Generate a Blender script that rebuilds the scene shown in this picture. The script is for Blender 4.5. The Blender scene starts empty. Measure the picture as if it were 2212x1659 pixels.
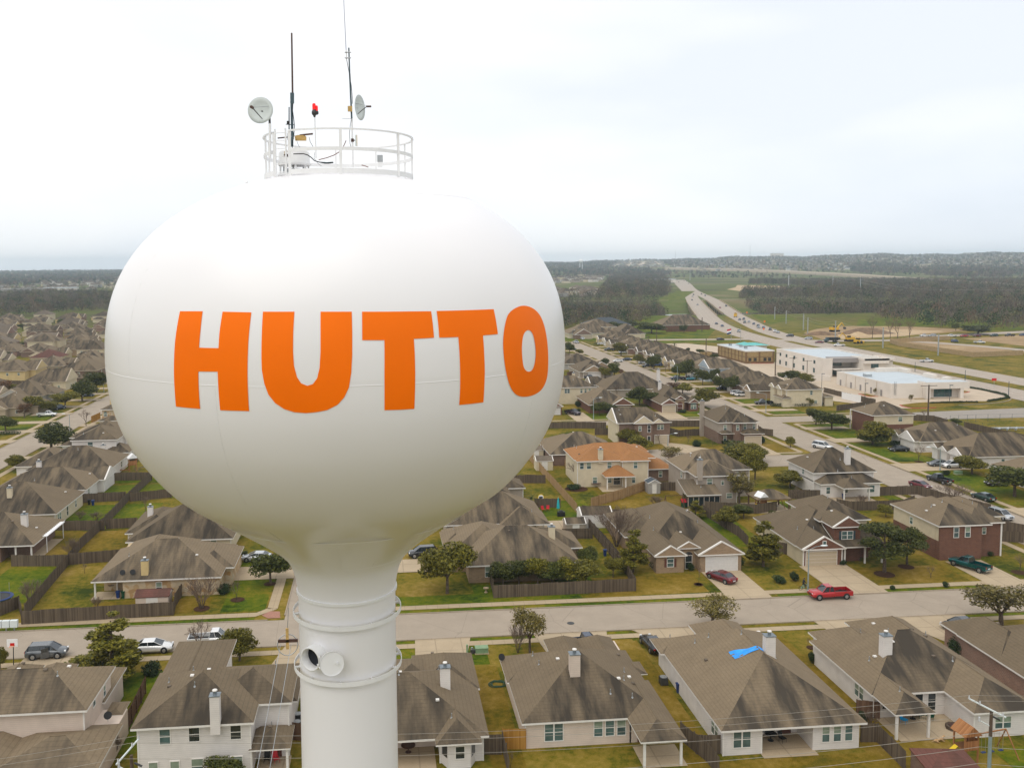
import bpy, bmesh, math, random
import numpy as np
from mathutils import Vector, Matrix
R = math.radians
rnd = random.Random(7)
S = bpy.context.scene
C = S.collection
# camera
F, PX, PY, H = 1940.0, 1000.0, 723.0, 47.0
PIT, ROLL, YAW = R(4.55), R(.45), R(5.4)
cp, sp, cr, sr, cy_, sy_ = math.cos(PIT), math.sin(PIT), math.cos(ROLL), math.sin(ROLL), math.cos(YAW), math.sin(YAW)
def yawv(x, y, z): return Vector((x*cy_ + y*sy_, -x*sy_ + y*cy_, z))
cam = bpy.data.cameras.new('camera'); camo = bpy.data.objects.new('camera', cam); C.objects.link(camo)
fw = yawv(0, cp, -sp); r0 = yawv(1, 0, 0); u0 = yawv(0, sp, cp)
rt = r0*cr - u0*sr; up = r0*sr + u0*cr
m = Matrix((rt, up, -fw)).transposed().to_4x4(); m.translation = (0, 0, H)
camo.matrix_world = m
cam.sensor_width = 36; cam.lens = 36*F/2212
cam.shift_x = (1106-PX)/2212; cam.shift_y = (PY-829.5)/2212
cam.clip_start = .5; cam.clip_end = 60000
S.camera = camo
# world, sun, exposure
S.view_settings.view_transform = 'Standard'; S.view_settings.look = 'None'
S.view_settings.exposure = 0.43; S.view_settings.gamma = 1
W = bpy.data.worlds.new('World'); S.world = W; W.use_nodes = True
SUN_EL, SUN_AZ = R(58), R(-140)
def build_world():
 nt = W.node_tree; N = nt.nodes; Lk = nt.links; N.clear()
 out = N.new('ShaderNodeOutputWorld')
 sky = N.new('ShaderNodeTexSky'); sky.sky_type = 'NISHITA'; sky.sun_disc = False
 sky.sun_elevation = SUN_EL; sky.sun_rotation = SUN_AZ
 b1 = N.new('ShaderNodeBackground'); b1.inputs[1].default_value = .12
 Lk.new(sky.outputs[0], b1.inputs[0])
 tc = N.new('ShaderNodeTexCoord'); mp = N.new('ShaderNodeMapping'); mp.inputs['Scale'].default_value = (1.0, 1.0, 3.6)
 mp.inputs['Location'].default_value = (.35, .1, .25)
 Lk.new(tc.outputs['Generated'], mp.inputs[0])
 n = N.new('ShaderNodeTexNoise'); n.inputs['Scale'].default_value = 1.7; n.inputs['Detail'].default_value = 4; n.inputs['Roughness'].default_value = .45
 Lk.new(mp.outputs[0], n.inputs['Vector'])
 ra = N.new('ShaderNodeValToRGB')
 e = ra.color_ramp.elements
 e[0].position = .34; e[0].color = (.72, .755, .81, 1)
 e[1].position = .56; e[1].color = (.885, .88, .875, 1)
 x = e.new(.44); x.color = (.795, .815, .845, 1)
 Lk.new(n.outputs[0], ra.inputs[0])
 sx = N.new('ShaderNodeSeparateXYZ'); Lk.new(tc.outputs['Generated'], sx.inputs[0])
 hr = N.new('ShaderNodeValToRGB'); he = hr.color_ramp.elements
 he[0].position = 0.0; he[0].color = (.88, .915, .955, 1); he[1].position = .13; he[1].color = (1, 1, 1, 1)
 Lk.new(sx.outputs[2], hr.inputs[0])
 mx = N.new('ShaderNodeMix'); mx.data_type = 'RGBA'; mx.blend_type = 'MULTIPLY'; mx.inputs[0].default_value = 1
 Lk.new(ra.outputs[0], mx.inputs[6]); Lk.new(hr.outputs[0], mx.inputs[7])
 b2 = N.new('ShaderNodeBackground'); b2.inputs[1].default_value = SKYK
 Lk.new(mx.outputs[2], b2.inputs[0])
 ms = N.new('ShaderNodeMixShader'); ms.inputs[0].default_value = .93
 Lk.new(b1.outputs[0], ms.inputs[1]); Lk.new(b2.outputs[0], ms.inputs[2]); Lk.new(ms.outputs[0], out.inputs[0])
SKYK = .97
build_world()
sl = bpy.data.lights.new('sun', 'SUN'); sl.energy = 1.0; sl.angle = R(55); sl.color = (1, .945, .86)
so = bpy.data.objects.new('sun', sl); C.objects.link(so)
_sd = Vector((math.sin(SUN_AZ)*math.cos(SUN_EL), math.cos(SUN_AZ)*math.cos(SUN_EL), math.sin(SUN_EL)))
so.rotation_euler = _sd.to_track_quat('Z', 'Y').to_euler(); so.location = (0, 0, 120)
# where things stand (survey of the site)
Z = {0:(0,0,1),1:(0,1184.8,.3101),2:(810.7,1247.2,.3242),3:(1496.6,1247.2,.3233),4:(873,935.4,.3101),5:(1496.6,935.4,.3233),6:(0,873,.3101),7:(1153.6,686,.2396),8:(1652.5,686,.2529),9:(1122.5,530,.2537),10:(1621.3,530,.267),11:(0,548.8,.2331),12:(498.9,0,.2443),13:(218.3,374.2,.4888),14:(1184.8,686,.1128),15:(1403.1,748.3,.1128),16:(1901.9,1465.4,.1401),17:(0,686,.13156),18:(1403.1,548.8,.1551)}
def ray(k, X, Y):
 o = Z[k]; u = o[0]+X*o[2]; v = o[1]+Y*o[2]
 x = (u-PX)/F; y = -(v-PY)/F
 x, y = cr*x+sr*y, -sr*x+cr*y
 return yawv(x, cp+y*sp, -sp+y*cp)
def P(k, X, Y, h=0.0):
 r = ray(k, X, Y); t = (h-H)/r.z
 return (r.x*t, r.y*t)
def PD(k, X, Y, b):
 r = ray(k, X, Y); t = b/r.y
 return (r.x*t, b, H+r.z*t)
def topz(k, X, Y, xy):
 r = ray(k, X, Y); t = math.hypot(*xy)/math.hypot(r.x, r.y)
 return H + r.z*t
# materials
MATS = {}
def nodes(name):
 mt = bpy.data.materials.new(name); mt.use_nodes = True; nt = mt.node_tree
 b = nt.nodes['Principled BSDF']; MATS[name] = mt
 return mt, nt, b
def col4(c): return (c[0], c[1], c[2], 1)
def mat(name, c, rough=.75, metal=0, var=0.0, scale=3.0, spec=.3, bump=0.0, emis=None, alt=None):
 """plain surface with procedural mottling between c and alt"""
 mt, nt, b = nodes(name)
 b.inputs['Roughness'].default_value = rough; b.inputs['Metallic'].default_value = metal
 b.inputs['Specular IOR Level'].default_value = spec
 if var or alt:
  g = nt.nodes.new('ShaderNodeNewGeometry'); n = nt.nodes.new('ShaderNodeTexNoise')
  n.inputs['Scale'].default_value = scale; n.inputs['Detail'].default_value = 5
  nt.links.new(g.outputs['Position'], n.inputs['Vector'])
  r = nt.nodes.new('ShaderNodeValToRGB'); e = r.color_ramp.elements
  e[0].position = .32; e[1].position = .68
  a = alt if alt else tuple(x*(1-var) for x in c)
  d = c if alt else tuple(min(1, x*(1+var)) for x in c)
  e[0].color = col4(a); e[1].color = col4(d)
  nt.links.new(n.outputs[0], r.inputs[0]); nt.links.new(r.outputs[0], b.inputs['Base Color'])
  if bump:
   bp = nt.nodes.new('ShaderNodeBump'); bp.inputs['Strength'].default_value = bump; bp.inputs['Distance'].default_value = .05
   nt.links.new(n.outputs[0], bp.inputs['Height']); nt.links.new(bp.outputs[0], b.inputs['Normal'])
 else: b.inputs['Base Color'].default_value = col4(c)
 if emis:
  b.inputs['Emission Color'].default_value = col4(emis[0]); b.inputs['Emission Strength'].default_value = emis[1]
 return mt
def math_(nt, op, a, bb=None):
 n = nt.nodes.new('ShaderNodeMath'); n.operation = op
 for i, v in enumerate((a, bb)):
  if v is None: continue
  if isinstance(v, (int, float)): n.inputs[i].default_value = v
  else: nt.links.new(v, n.inputs[i])
 return n.outputs[0]
def mixc(nt, f, a, bb, mode='MIX'):
 n = nt.nodes.new('ShaderNodeMix'); n.data_type = 'RGBA'; n.blend_type = mode
 for i, v in ((0, f), (6, a), (7, bb)):
  if isinstance(v, (int, float)): n.inputs[i].default_value = v
  elif isinstance(v, tuple): n.inputs[i].default_value = col4(v)
  else: nt.links.new(v, n.inputs[i])
 return n.outputs[2]
def noise(nt, vec, scale, det=4, rough=.5):
 n = nt.nodes.new('ShaderNodeTexNoise'); n.inputs['Scale'].default_value = scale; n.inputs['Detail'].default_value = det; n.inputs['Roughness'].default_value = rough
 nt.links.new(vec, n.inputs['Vector']); return n.outputs[0]
def ramp(nt, f, stops):
 r = nt.nodes.new('ShaderNodeValToRGB'); e = r.color_ramp.elements
 e[0].position, e[0].color = stops[0][0], col4(stops[0][1]); e[1].position, e[1].color = stops[-1][0], col4(stops[-1][1])
 for p, c in stops[1:-1]:
  x = e.new(p); x.color = col4(c)
 nt.links.new(f, r.inputs[0]); return r.outputs[0]
def slope_coords(nt):
 """t = distance along the eave, z = height, world units"""
 g = nt.nodes.new('ShaderNodeNewGeometry')
 cr_ = nt.nodes.new('ShaderNodeVectorMath'); cr_.operation = 'CROSS_PRODUCT'; cr_.inputs[1].default_value = (0, 0, 1)
 nt.links.new(g.outputs['True Normal'], cr_.inputs[0])
 nm = nt.nodes.new('ShaderNodeVectorMath'); nm.operation = 'NORMALIZE'; nt.links.new(cr_.outputs[0], nm.inputs[0])
 d = nt.nodes.new('ShaderNodeVectorMath'); d.operation = 'DOT_PRODUCT'
 nt.links.new(nm.outputs[0], d.inputs[0]); nt.links.new(g.outputs['Position'], d.inputs[1])
 s = nt.nodes.new('ShaderNodeSeparateXYZ'); nt.links.new(g.outputs['Position'], s.inputs[0])
 return g, d.outputs['Value'], s.outputs[2]
def comb(nt, x, y, z=0.0):
 c = nt.nodes.new('ShaderNodeCombineXYZ')
 for i, v in enumerate((x, y, z)):
  if isinstance(v, (int, float)): c.inputs[i].default_value = v
  else: nt.links.new(v, c.inputs[i])
 return c.outputs[0]
def shingle(name, c, stain=.5):
 mt, nt, b = nodes(name)
 g, t, z = slope_coords(nt)
 oi = nt.nodes.new('ShaderNodeObjectInfo')
 pos = g.outputs['Position']
 big = noise(nt, pos, .5, 3); fine = noise(nt, pos, 5.0, 5, .7)
 tab = noise(nt, comb(nt, math_(nt, 'MULTIPLY', t, 2.6), math_(nt, 'SNAP', math_(nt, 'MULTIPLY', z, 9), 1.0)), 1.0, 0)
 base = ramp(nt, tab, [(.3, tuple(x*.8 for x in c)), (.7, tuple(x*1.22 for x in c))])
 base = mixc(nt, .5, base, ramp(nt, fine, [(.3, tuple(x*.72 for x in c)), (.7, tuple(x*1.3 for x in c))]))
 base = mixc(nt, .4, base, ramp(nt, big, [(.3, tuple(x*.85 for x in c)), (.7, tuple(x*1.15 for x in c))]))
 cl = math_(nt, 'FRACT', math_(nt, 'MULTIPLY', z, 5.5))
 cl = math_(nt, 'LESS_THAN', cl, .16)
 base = mixc(nt, math_(nt, 'MULTIPLY', cl, .28), base, tuple(x*.35 for x in c))
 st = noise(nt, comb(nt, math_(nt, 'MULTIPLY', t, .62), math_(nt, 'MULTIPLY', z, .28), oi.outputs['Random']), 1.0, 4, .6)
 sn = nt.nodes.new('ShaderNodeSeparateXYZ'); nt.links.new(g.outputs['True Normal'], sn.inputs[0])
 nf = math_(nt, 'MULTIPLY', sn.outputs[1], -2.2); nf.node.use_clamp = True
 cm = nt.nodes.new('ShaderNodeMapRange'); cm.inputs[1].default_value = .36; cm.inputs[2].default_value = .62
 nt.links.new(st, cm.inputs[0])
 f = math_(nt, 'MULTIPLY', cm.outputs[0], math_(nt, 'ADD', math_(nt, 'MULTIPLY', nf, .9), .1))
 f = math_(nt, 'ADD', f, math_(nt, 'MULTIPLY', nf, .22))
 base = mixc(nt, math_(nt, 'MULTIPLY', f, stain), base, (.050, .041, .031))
 ob = math_(nt, 'ADD', math_(nt, 'MULTIPLY', oi.outputs['Random'], .42), .74)
 base = mixc(nt, 1.0, base, comb(nt, ob, ob, ob), 'MULTIPLY')
 nt.links.new(base, b.inputs['Base Color']); b.inputs['Roughness'].default_value = .9; b.inputs['Specular IOR Level'].default_value = .15
 return mt
def siding(name, c, pitch=.19, dirt=.12):
 mt, nt, b = nodes(name)
 g, t, z = slope_coords(nt)
 fr = math_(nt, 'FRACT', math_(nt, 'MULTIPLY', z, 1/pitch))
 ln = math_(nt, 'LESS_THAN', fr, .16)
 n = noise(nt, g.outputs['Position'], .9, 5)
 base = ramp(nt, n, [(.3, tuple(x*(1-dirt) for x in c)), (.65, c)])
 base = mixc(nt, math_(nt, 'MULTIPLY', ln, .30), base, tuple(x*.5 for x in c))
 nt.links.new(base, b.inputs['Base Color']); b.inputs['Roughness'].default_value = .7
 return mt
def masonry(name, c1, c2, mortar, bw=.5, bh=.16, msz=.02, irregular=False):
 mt, nt, b = nodes(name)
 g, t, z = slope_coords(nt)
 if irregular:
  v = nt.nodes.new('ShaderNodeTexVoronoi'); v.inputs['Scale'].default_value = 1.7
  nt.links.new(g.outputs['Position'], v.inputs['Vector'])
  w = nt.nodes.new('ShaderNodeSeparateColor'); nt.links.new(v.outputs['Color'], w.inputs[0])
  base = ramp(nt, w.outputs[0], [(0, c1), (.55, mortar), (.8, c2), (1, c1)])
 else:
  br = nt.nodes.new('ShaderNodeTexBrick'); br.inputs['Scale'].default_value = 1
  br.inputs['Color1'].default_value = col4(c1); br.inputs['Color2'].default_value = col4(c2); br.inputs['Mortar'].default_value = col4(mortar)
  br.inputs['Mortar Size'].default_value = msz; br.inputs['Brick Width'].default_value = bw; br.inputs['Row Height'].default_value = bh
  nt.links.new(comb(nt, t, z), br.inputs['Vector'])
  base = br.outputs[0]
 n = noise(nt, g.outputs['Position'], 1.3, 5)
 base = mixc(nt, .35, base, ramp(nt, n, [(.3, tuple(x*.55 for x in c1)), (.7, tuple(min(1, x*1.4) for x in c2))]))
 nt.links.new(base, b.inputs['Base Color']); b.inputs['Roughness'].default_value = .85; b.inputs['Specular IOR Level'].default_value = .2
 return mt
def grass(name, stops, s1=.12, s2=1.1):
 mt, nt, b = nodes(name)
 g = nt.nodes.new('ShaderNodeNewGeometry'); pos = g.outputs['Position']
 a = noise(nt, pos, s1, 4, .55); bb = noise(nt, pos, s2, 6, .7)
 f = math_(nt, 'ADD', math_(nt, 'MULTIPLY', a, .55), math_(nt, 'MULTIPLY', bb, .45))
 base = ramp(nt, f, stops)
 fine = noise(nt, pos, 9, 3, .8)
 base = mixc(nt, .6, base, ramp(nt, fine, [(.3, (.5, .5, .5)), (.7, (1.35, 1.35, 1.35))]), 'MULTIPLY')
 nt.links.new(base, b.inputs['Base Color']); b.inputs['Roughness'].default_value = .95; b.inputs['Specular IOR Level'].default_value = .1
 bp = nt.nodes.new('ShaderNodeBump'); bp.inputs['Strength'].default_value = .5; bp.inputs['Distance'].default_value = .12
 nt.links.new(bb, bp.inputs['Height']); nt.links.new(bp.outputs[0], b.inputs['Normal'])
 return mt
def leafmat(name, dark, light, gloss=.25):
 mt, nt, b = nodes(name)
 g = nt.nodes.new('ShaderNodeNewGeometry'); oi = nt.nodes.new('ShaderNodeObjectInfo')
 n = noise(nt, g.outputs['Position'], 1.1, 3)
 f = math_(nt, 'ADD', math_(nt, 'MULTIPLY', g.outputs['Random Per Island'], .55), math_(nt, 'MULTIPLY', n, .55))
 base = ramp(nt, f, [(.2, dark), (.8, light)])
 ob = math_(nt, 'ADD', math_(nt, 'MULTIPLY', oi.outputs['Random'], .4), .8)
 base = mixc(nt, 1.0, base, comb(nt, ob, ob, math_(nt, 'MULTIPLY', ob, .9)), 'MULTIPLY')
 nt.links.new(base, b.inputs['Base Color']); b.inputs['Roughness'].default_value = .6; b.inputs['Specular IOR Level'].default_value = gloss
 return mt
def paint(name, metal=.3):
 mt, nt, b = nodes(name)
 oi = nt.nodes.new('ShaderNodeObjectInfo'); nt.links.new(oi.outputs['Color'], b.inputs['Base Color'])
 g = nt.nodes.new('ShaderNodeNewGeometry'); n = noise(nt, g.outputs['Position'], 3, 4)
 nt.links.new(math_(nt, 'ADD', math_(nt, 'MULTIPLY', n, .2), .12), b.inputs['Roughness'])
 b.inputs['Metallic'].default_value = metal; b.inputs['Coat Weight'].default_value = .5; b.inputs['Coat Roughness'].default_value = .08
 return mt
def tinted(name, rough=.8):
 mt, nt, b = nodes(name)
 oi = nt.nodes.new('ShaderNodeObjectInfo'); g = nt.nodes.new('ShaderNodeNewGeometry')
 n = noise(nt, g.outputs['Position'], 1.5, 4)
 nt.links.new(mixc(nt, 1.0, oi.outputs['Color'], ramp(nt, n, [(.3, (.8, .8, .8)), (.7, (1.1, 1.1, 1.1))]), 'MULTIPLY'), b.inputs['Base Color'])
 b.inputs['Roughness'].default_value = rough
 return mt
def concrete(name, c, joint=None, crack=.3):
 mt, nt, b = nodes(name)
 g = nt.nodes.new('ShaderNodeNewGeometry'); pos = g.outputs['Position']
 base = ramp(nt, noise(nt, pos, .35, 5, .6), [(.3, tuple(x*.86 for x in c)), (.7, tuple(x*1.08 for x in c))])
 base = mixc(nt, .35, base, ramp(nt, noise(nt, pos, 12, 3, .8), [(.3, tuple(x*.7 for x in c)), (.7, tuple(min(1, x*1.3) for x in c))]))
 w = nt.nodes.new('ShaderNodeTexVoronoi'); w.feature = 'DISTANCE_TO_EDGE'; w.inputs['Scale'].default_value = .14
 nt.links.new(mixc(nt, .06, pos, comb(nt, noise(nt, pos, .6, 4), noise(nt, pos, .5, 4))), w.inputs['Vector'])
 ck = math_(nt, 'LESS_THAN', w.outputs[0], .004)
 base = mixc(nt, math_(nt, 'MULTIPLY', ck, crack), base, tuple(x*.4 for x in c))
 if joint:
  s = nt.nodes.new('ShaderNodeSeparateXYZ'); nt.links.new(pos, s.inputs[0])
  j = math_(nt, 'MAXIMUM', math_(nt, 'LESS_THAN', math_(nt, 'FRACT', math_(nt, 'MULTIPLY', s.outputs[0], 1/joint)), .045),
                  math_(nt, 'LESS_THAN', math_(nt, 'FRACT', math_(nt, 'MULTIPLY', s.outputs[1], 1/joint)), .045))
  base = mixc(nt, math_(nt, 'MULTIPLY', j, .35), base, tuple(x*.35 for x in c))
 nt.links.new(base, b.inputs['Base Color']); b.inputs['Roughness'].default_value = .85; b.inputs['Specular IOR Level'].default_value = .2
 return mt
def boards(name, c1, c2, w=.14):
 mt, nt, b = nodes(name)
 g, t, z = slope_coords(nt)
 i = math_(nt, 'SNAP', math_(nt, 'MULTIPLY', t, 1/w), 1.0)
 wn = nt.nodes.new('ShaderNodeTexWhiteNoise'); wn.noise_dimensions = '1D'; nt.links.new(i, wn.inputs['W'])
 n = noise(nt, comb(nt, math_(nt, 'MULTIPLY', t, 3), math_(nt, 'MULTIPLY', z, .5)), 1, 5)
 f = math_(nt, 'ADD', math_(nt, 'MULTIPLY', wn.outputs[0], .5), math_(nt, 'MULTIPLY', n, .5))
 base = ramp(nt, f, [(.2, c1), (.8, c2)])
 gp = math_(nt, 'LESS_THAN', math_(nt, 'FRACT', math_(nt, 'MULTIPLY', t, 1/w)), .1)
 base = mixc(nt, math_(nt, 'MULTIPLY', gp, .6), base, tuple(x*.25 for x in c1))
 nt.links.new(base, b.inputs['Base Color']); b.inputs['Roughness'].default_value = .9; b.inputs['Specular IOR Level'].default_value = .15
 return mt
RG = (.182, .138, .088)
M = dict(
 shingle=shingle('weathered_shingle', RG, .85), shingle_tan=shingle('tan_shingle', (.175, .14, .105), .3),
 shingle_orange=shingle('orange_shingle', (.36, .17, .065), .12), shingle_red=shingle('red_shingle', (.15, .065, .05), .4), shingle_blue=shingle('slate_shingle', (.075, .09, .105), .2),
 white_sid=siding('white_siding', (.70, .655, .61)), pink_sid=siding('pinkish_siding', (.64, .53, .44)), cream_sid=siding('cream_siding', (.62, .53, .37)), tan_sid=siding('tan_siding', (.42, .34, .235)), yellow_sid=siding('yellow_siding', (.62, .47, .22)),
 grey_sid=siding('grey_siding', (.36, .34, .31)), taupe_sid=siding('taupe_siding', (.37, .31, .25)), blue_sid=siding('blue_grey_siding', (.40, .47, .52)),
 brick_red=masonry('red_brick', (.185, .078, .044), (.115, .048, .030), (.22, .15, .12)), brick_tan=masonry('tan_brick', (.34, .235, .14), (.25, .165, .10), (.34, .28, .2)),
 brick_brown=masonry('brown_brick', (.22, .135, .095), (.15, .095, .072), (.26, .20, .15)), brick_rose=masonry('rose_brick', (.30, .17, .125), (.22, .13, .10), (.36, .29, .24)),
 stone=masonry('limestone', (.52, .42, .28), (.36, .20, .07), (.60, .52, .38), irregular=True),
 stucco=mat('stucco', (.60, .50, .40), .85, var=.06, scale=.6), stucco_w=mat('tilt_wall', (.68, .62, .55), .8, var=.05, scale=.25), tan_block=masonry('tan_block', (.38, .27, .12), (.30, .21, .095), (.25, .18, .09), 1.2, .5),
 dark_block=masonry('brown_block', (.21, .13, .06), (.17, .10, .05), (.15, .1, .06), 1.2, .5),
 trim=mat('white_trim', (.72, .69, .64), .5, var=.04), trim_tan=mat('tan_trim', (.50, .42, .32), .6, var=.04), gdoor=mat('white_garage_door', (.62, .60, .57), .5, var=.04), gdoor_tan=mat('tan_garage_door', (.46, .38, .27), .55, var=.04),
 glass=mat('window_glass', (.045, .075, .08), .08, spec=.9, alt=(.10, .17, .16), scale=.8), blind=mat('window_blind', (.22, .27, .20), .35, var=.15, scale=2, spec=.6), glass_dark=mat('dark_glass', (.02, .028, .03), .1, spec=.8, var=.2, scale=1),
 metal=mat('galvanised', (.42, .44, .45), .4, .7, var=.15), chim_cap=mat('chimney_metal', (.22, .25, .27), .45, .6, var=.2), dark_metal=mat('dark_metal', (.07, .07, .07), .5, .5, var=.2),
 door=mat('entry_door', (.12, .045, .03), .5, var=.2), shadow_void=mat('patio_wall', (.40, .35, .29), .9, var=.1),
 road=concrete('street_surface', (.345, .285, .22), None, .35), hwy=concrete('highway_surface', (.38, .32, .26), None, .2), walk=concrete('pavement', (.40, .31, .20), 1.5, .1), drive=concrete('driveway_concrete', (.42, .33, .22), 3.2, .12), kerb=concrete('kerb_concrete', (.33, .27, .2), 3, 0), lot=concrete('parking_concrete', (.50, .405, .30), 6, .2), asphalt=concrete('arterial_surface', (.30, .265, .225), None, .3),
 redkerb=mat('red_kerb_paint', (.45, .08, .06), .7, var=.15),
 grass=grass('lawn', [(.37, (.026, .044, .003)), (.44, (.084, .088, .005)), (.50, (.158, .124, .012)), (.56, (.215, .15, .024)), (.64, (.28, .195, .05))]),
 green=grass('green_lawn', [(.37, (.022, .044, .002)), (.45, (.062, .098, .003)), (.54, (.12, .132, .005)), (.64, (.21, .16, .018))]),
 dry=grass('dormant_lawn', [(.38, (.078, .074, .005)), (.47, (.155, .108, .009)), (.55, (.215, .142, .020)), (.64, (.28, .19, .05))]),
 dirt=grass('bare_dirt', [(.3, (.20, .135, .075)), (.5, (.33, .225, .12)), (.7, (.46, .34, .20))], .05, .5),
 sand=grass('caliche', [(.3, (.36, .25, .14)), (.7, (.56, .42, .26))], .1, .8), mulch=grass('mulch', [(.3, (.035, .018, .010)), (.7, (.09, .045, .025))], .5, 3),
 wood_grey=boards('grey_fence_boards', (.075, .056, .040), (.155, .118, .080)), wood_tan=boards('tan_fence_boards', (.27, .165, .075), (.42, .28, .14)), wood_gold=boards('gold_fence_boards', (.30, .145, .025), (.44, .23, .05)), wood_brown=boards('brown_fence_boards', (.10, .055, .035), (.17, .10, .06)),
 bark=mat('bark', (.10, .072, .05), .95, var=.35, scale=4), twig=mat('twig', (.165, .118, .085), .95, var=.25, scale=2), twig_red=mat('reddish_twig', (.20, .10, .055), .95, var=.25, scale=2),
 oak=leafmat('live_oak_leaves', (.014, .026, .005), (.105, .112, .018)), olive=leafmat('olive_leaves', (.034, .042, .005), (.21, .18, .018)), sage=leafmat('sage_leaves', (.055, .050, .012), (.21, .165, .045)), yel=leafmat('yellow_green_leaves', (.045, .055, .006), (.19, .165, .015)),
 shrub=leafmat('shrub_leaves', (.010, .024, .008), (.04, .066, .018)), rust=leafmat('rusty_leaves', (.06, .03, .015), (.16, .08, .035)), palm=leafmat('palm_fronds', (.02, .04, .01), (.08, .10, .02)),
 paint=paint('car_paint'), carglass=mat('car_glass', (.02, .026, .03), .06, spec=.9, var=.2, scale=1), tyre=mat('tyre_rubber', (.016, .016, .016), .8, var=.2), rim=mat('wheel_rim', (.35, .36, .37), .3, .8, var=.1),
 lamp_w=mat('headlamp', (.75, .77, .78), .15, var=.05), lamp_r=mat('tail_lamp', (.35, .012, .01), .2, var=.05), chrome=mat('chrome', (.55, .56, .57), .2, .9, var=.1), black=mat('black_plastic', (.018, .018, .018), .5, var=.2),
 tint=tinted('coloured_surface'), pole_w=mat('pole_wood', (.10, .070, .048), .9, var=.25, scale=3), galv=mat('pole_galvanised', (.30, .37, .38), .45, .4, var=.1), wire=mat('wire', (.34, .31, .26), .5, .3, var=.1), porcelain=mat('porcelain', (.5, .51, .52), .2, var=.05),
 orange=mat('orange_tank_paint', (.97, .175, .0), .5, var=.03, scale=.5, spec=.15), red_glass=mat('red_beacon_lens', (.75, .008, .01), .15, emis=((1, .02, .02), .35), var=.03), brownpipe=mat('brown_fibreglass', (.085, .045, .035), .5, var=.2), bluepipe=mat('blue_grey_steel', (.07, .105, .12), .45, .4, var=.2), dish=mat('dish_paint', (.62, .67, .66), .5, var=.03), ochre=mat('ochre_box', (.55, .36, .13), .6, var=.15), cable=mat('black_cable', (.012, .012, .014), .6, var=.2), cable_r=mat('brown_cable', (.16, .045, .025), .6, var=.2),
 skin=mat('skin', (.42, .26, .18), .6, var=.05), cloth_d=mat('dark_cloth', (.02, .022, .03), .9, var=.2), fur=mat('dog_fur', (.42, .24, .10), .9, alt=(.60, .42, .24), scale=5), tarp=mat('blue_tarp', (.02, .30, .82), .4, var=.2, scale=1.2, bump=.4), water=mat('creek_water', (.05, .06, .04), .1, var=.1),
)
def tank_paint():
 mt, nt, b = nodes('tank_paint')
 g = nt.nodes.new('ShaderNodeNewGeometry'); pos = g.outputs['Position']
 n = noise(nt, pos, .35, 4); s = nt.nodes.new('ShaderNodeSeparateXYZ'); nt.links.new(pos, s.inputs[0])
 base = ramp(nt, n, [(.3, (.80, .79, .80)), (.7, (.815, .805, .815))])
 st = noise(nt, comb(nt, math_(nt, 'MULTIPLY', s.outputs[0], 1.6), math_(nt, 'MULTIPLY', s.outputs[1], 1.6), math_(nt, 'MULTIPLY', s.outputs[2], .12)), 1.5, 5)
 base = mixc(nt, ramp(nt, st, [(.6, (0, 0, 0)), (.9, (.03, .03, .03))]), base, (.55, .50, .42))
 nt.links.new(base, b.inputs['Base Color'])
 nt.links.new(ramp(nt, noise(nt, pos, 1.2, 5), [(.3, (.29, .29, .29)), (.7, (.30, .30, .30))]), b.inputs['Roughness'])
 b.inputs['Specular IOR Level'].default_value = .45
 return mt
M['tank'] = tank_paint()
M['whip'] = mat('whip_fibreglass', (.42, .45, .56), .4, var=.05)
M['white'] = mat('white_steel', (.80, .80, .80), .4, var=.03)
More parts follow.
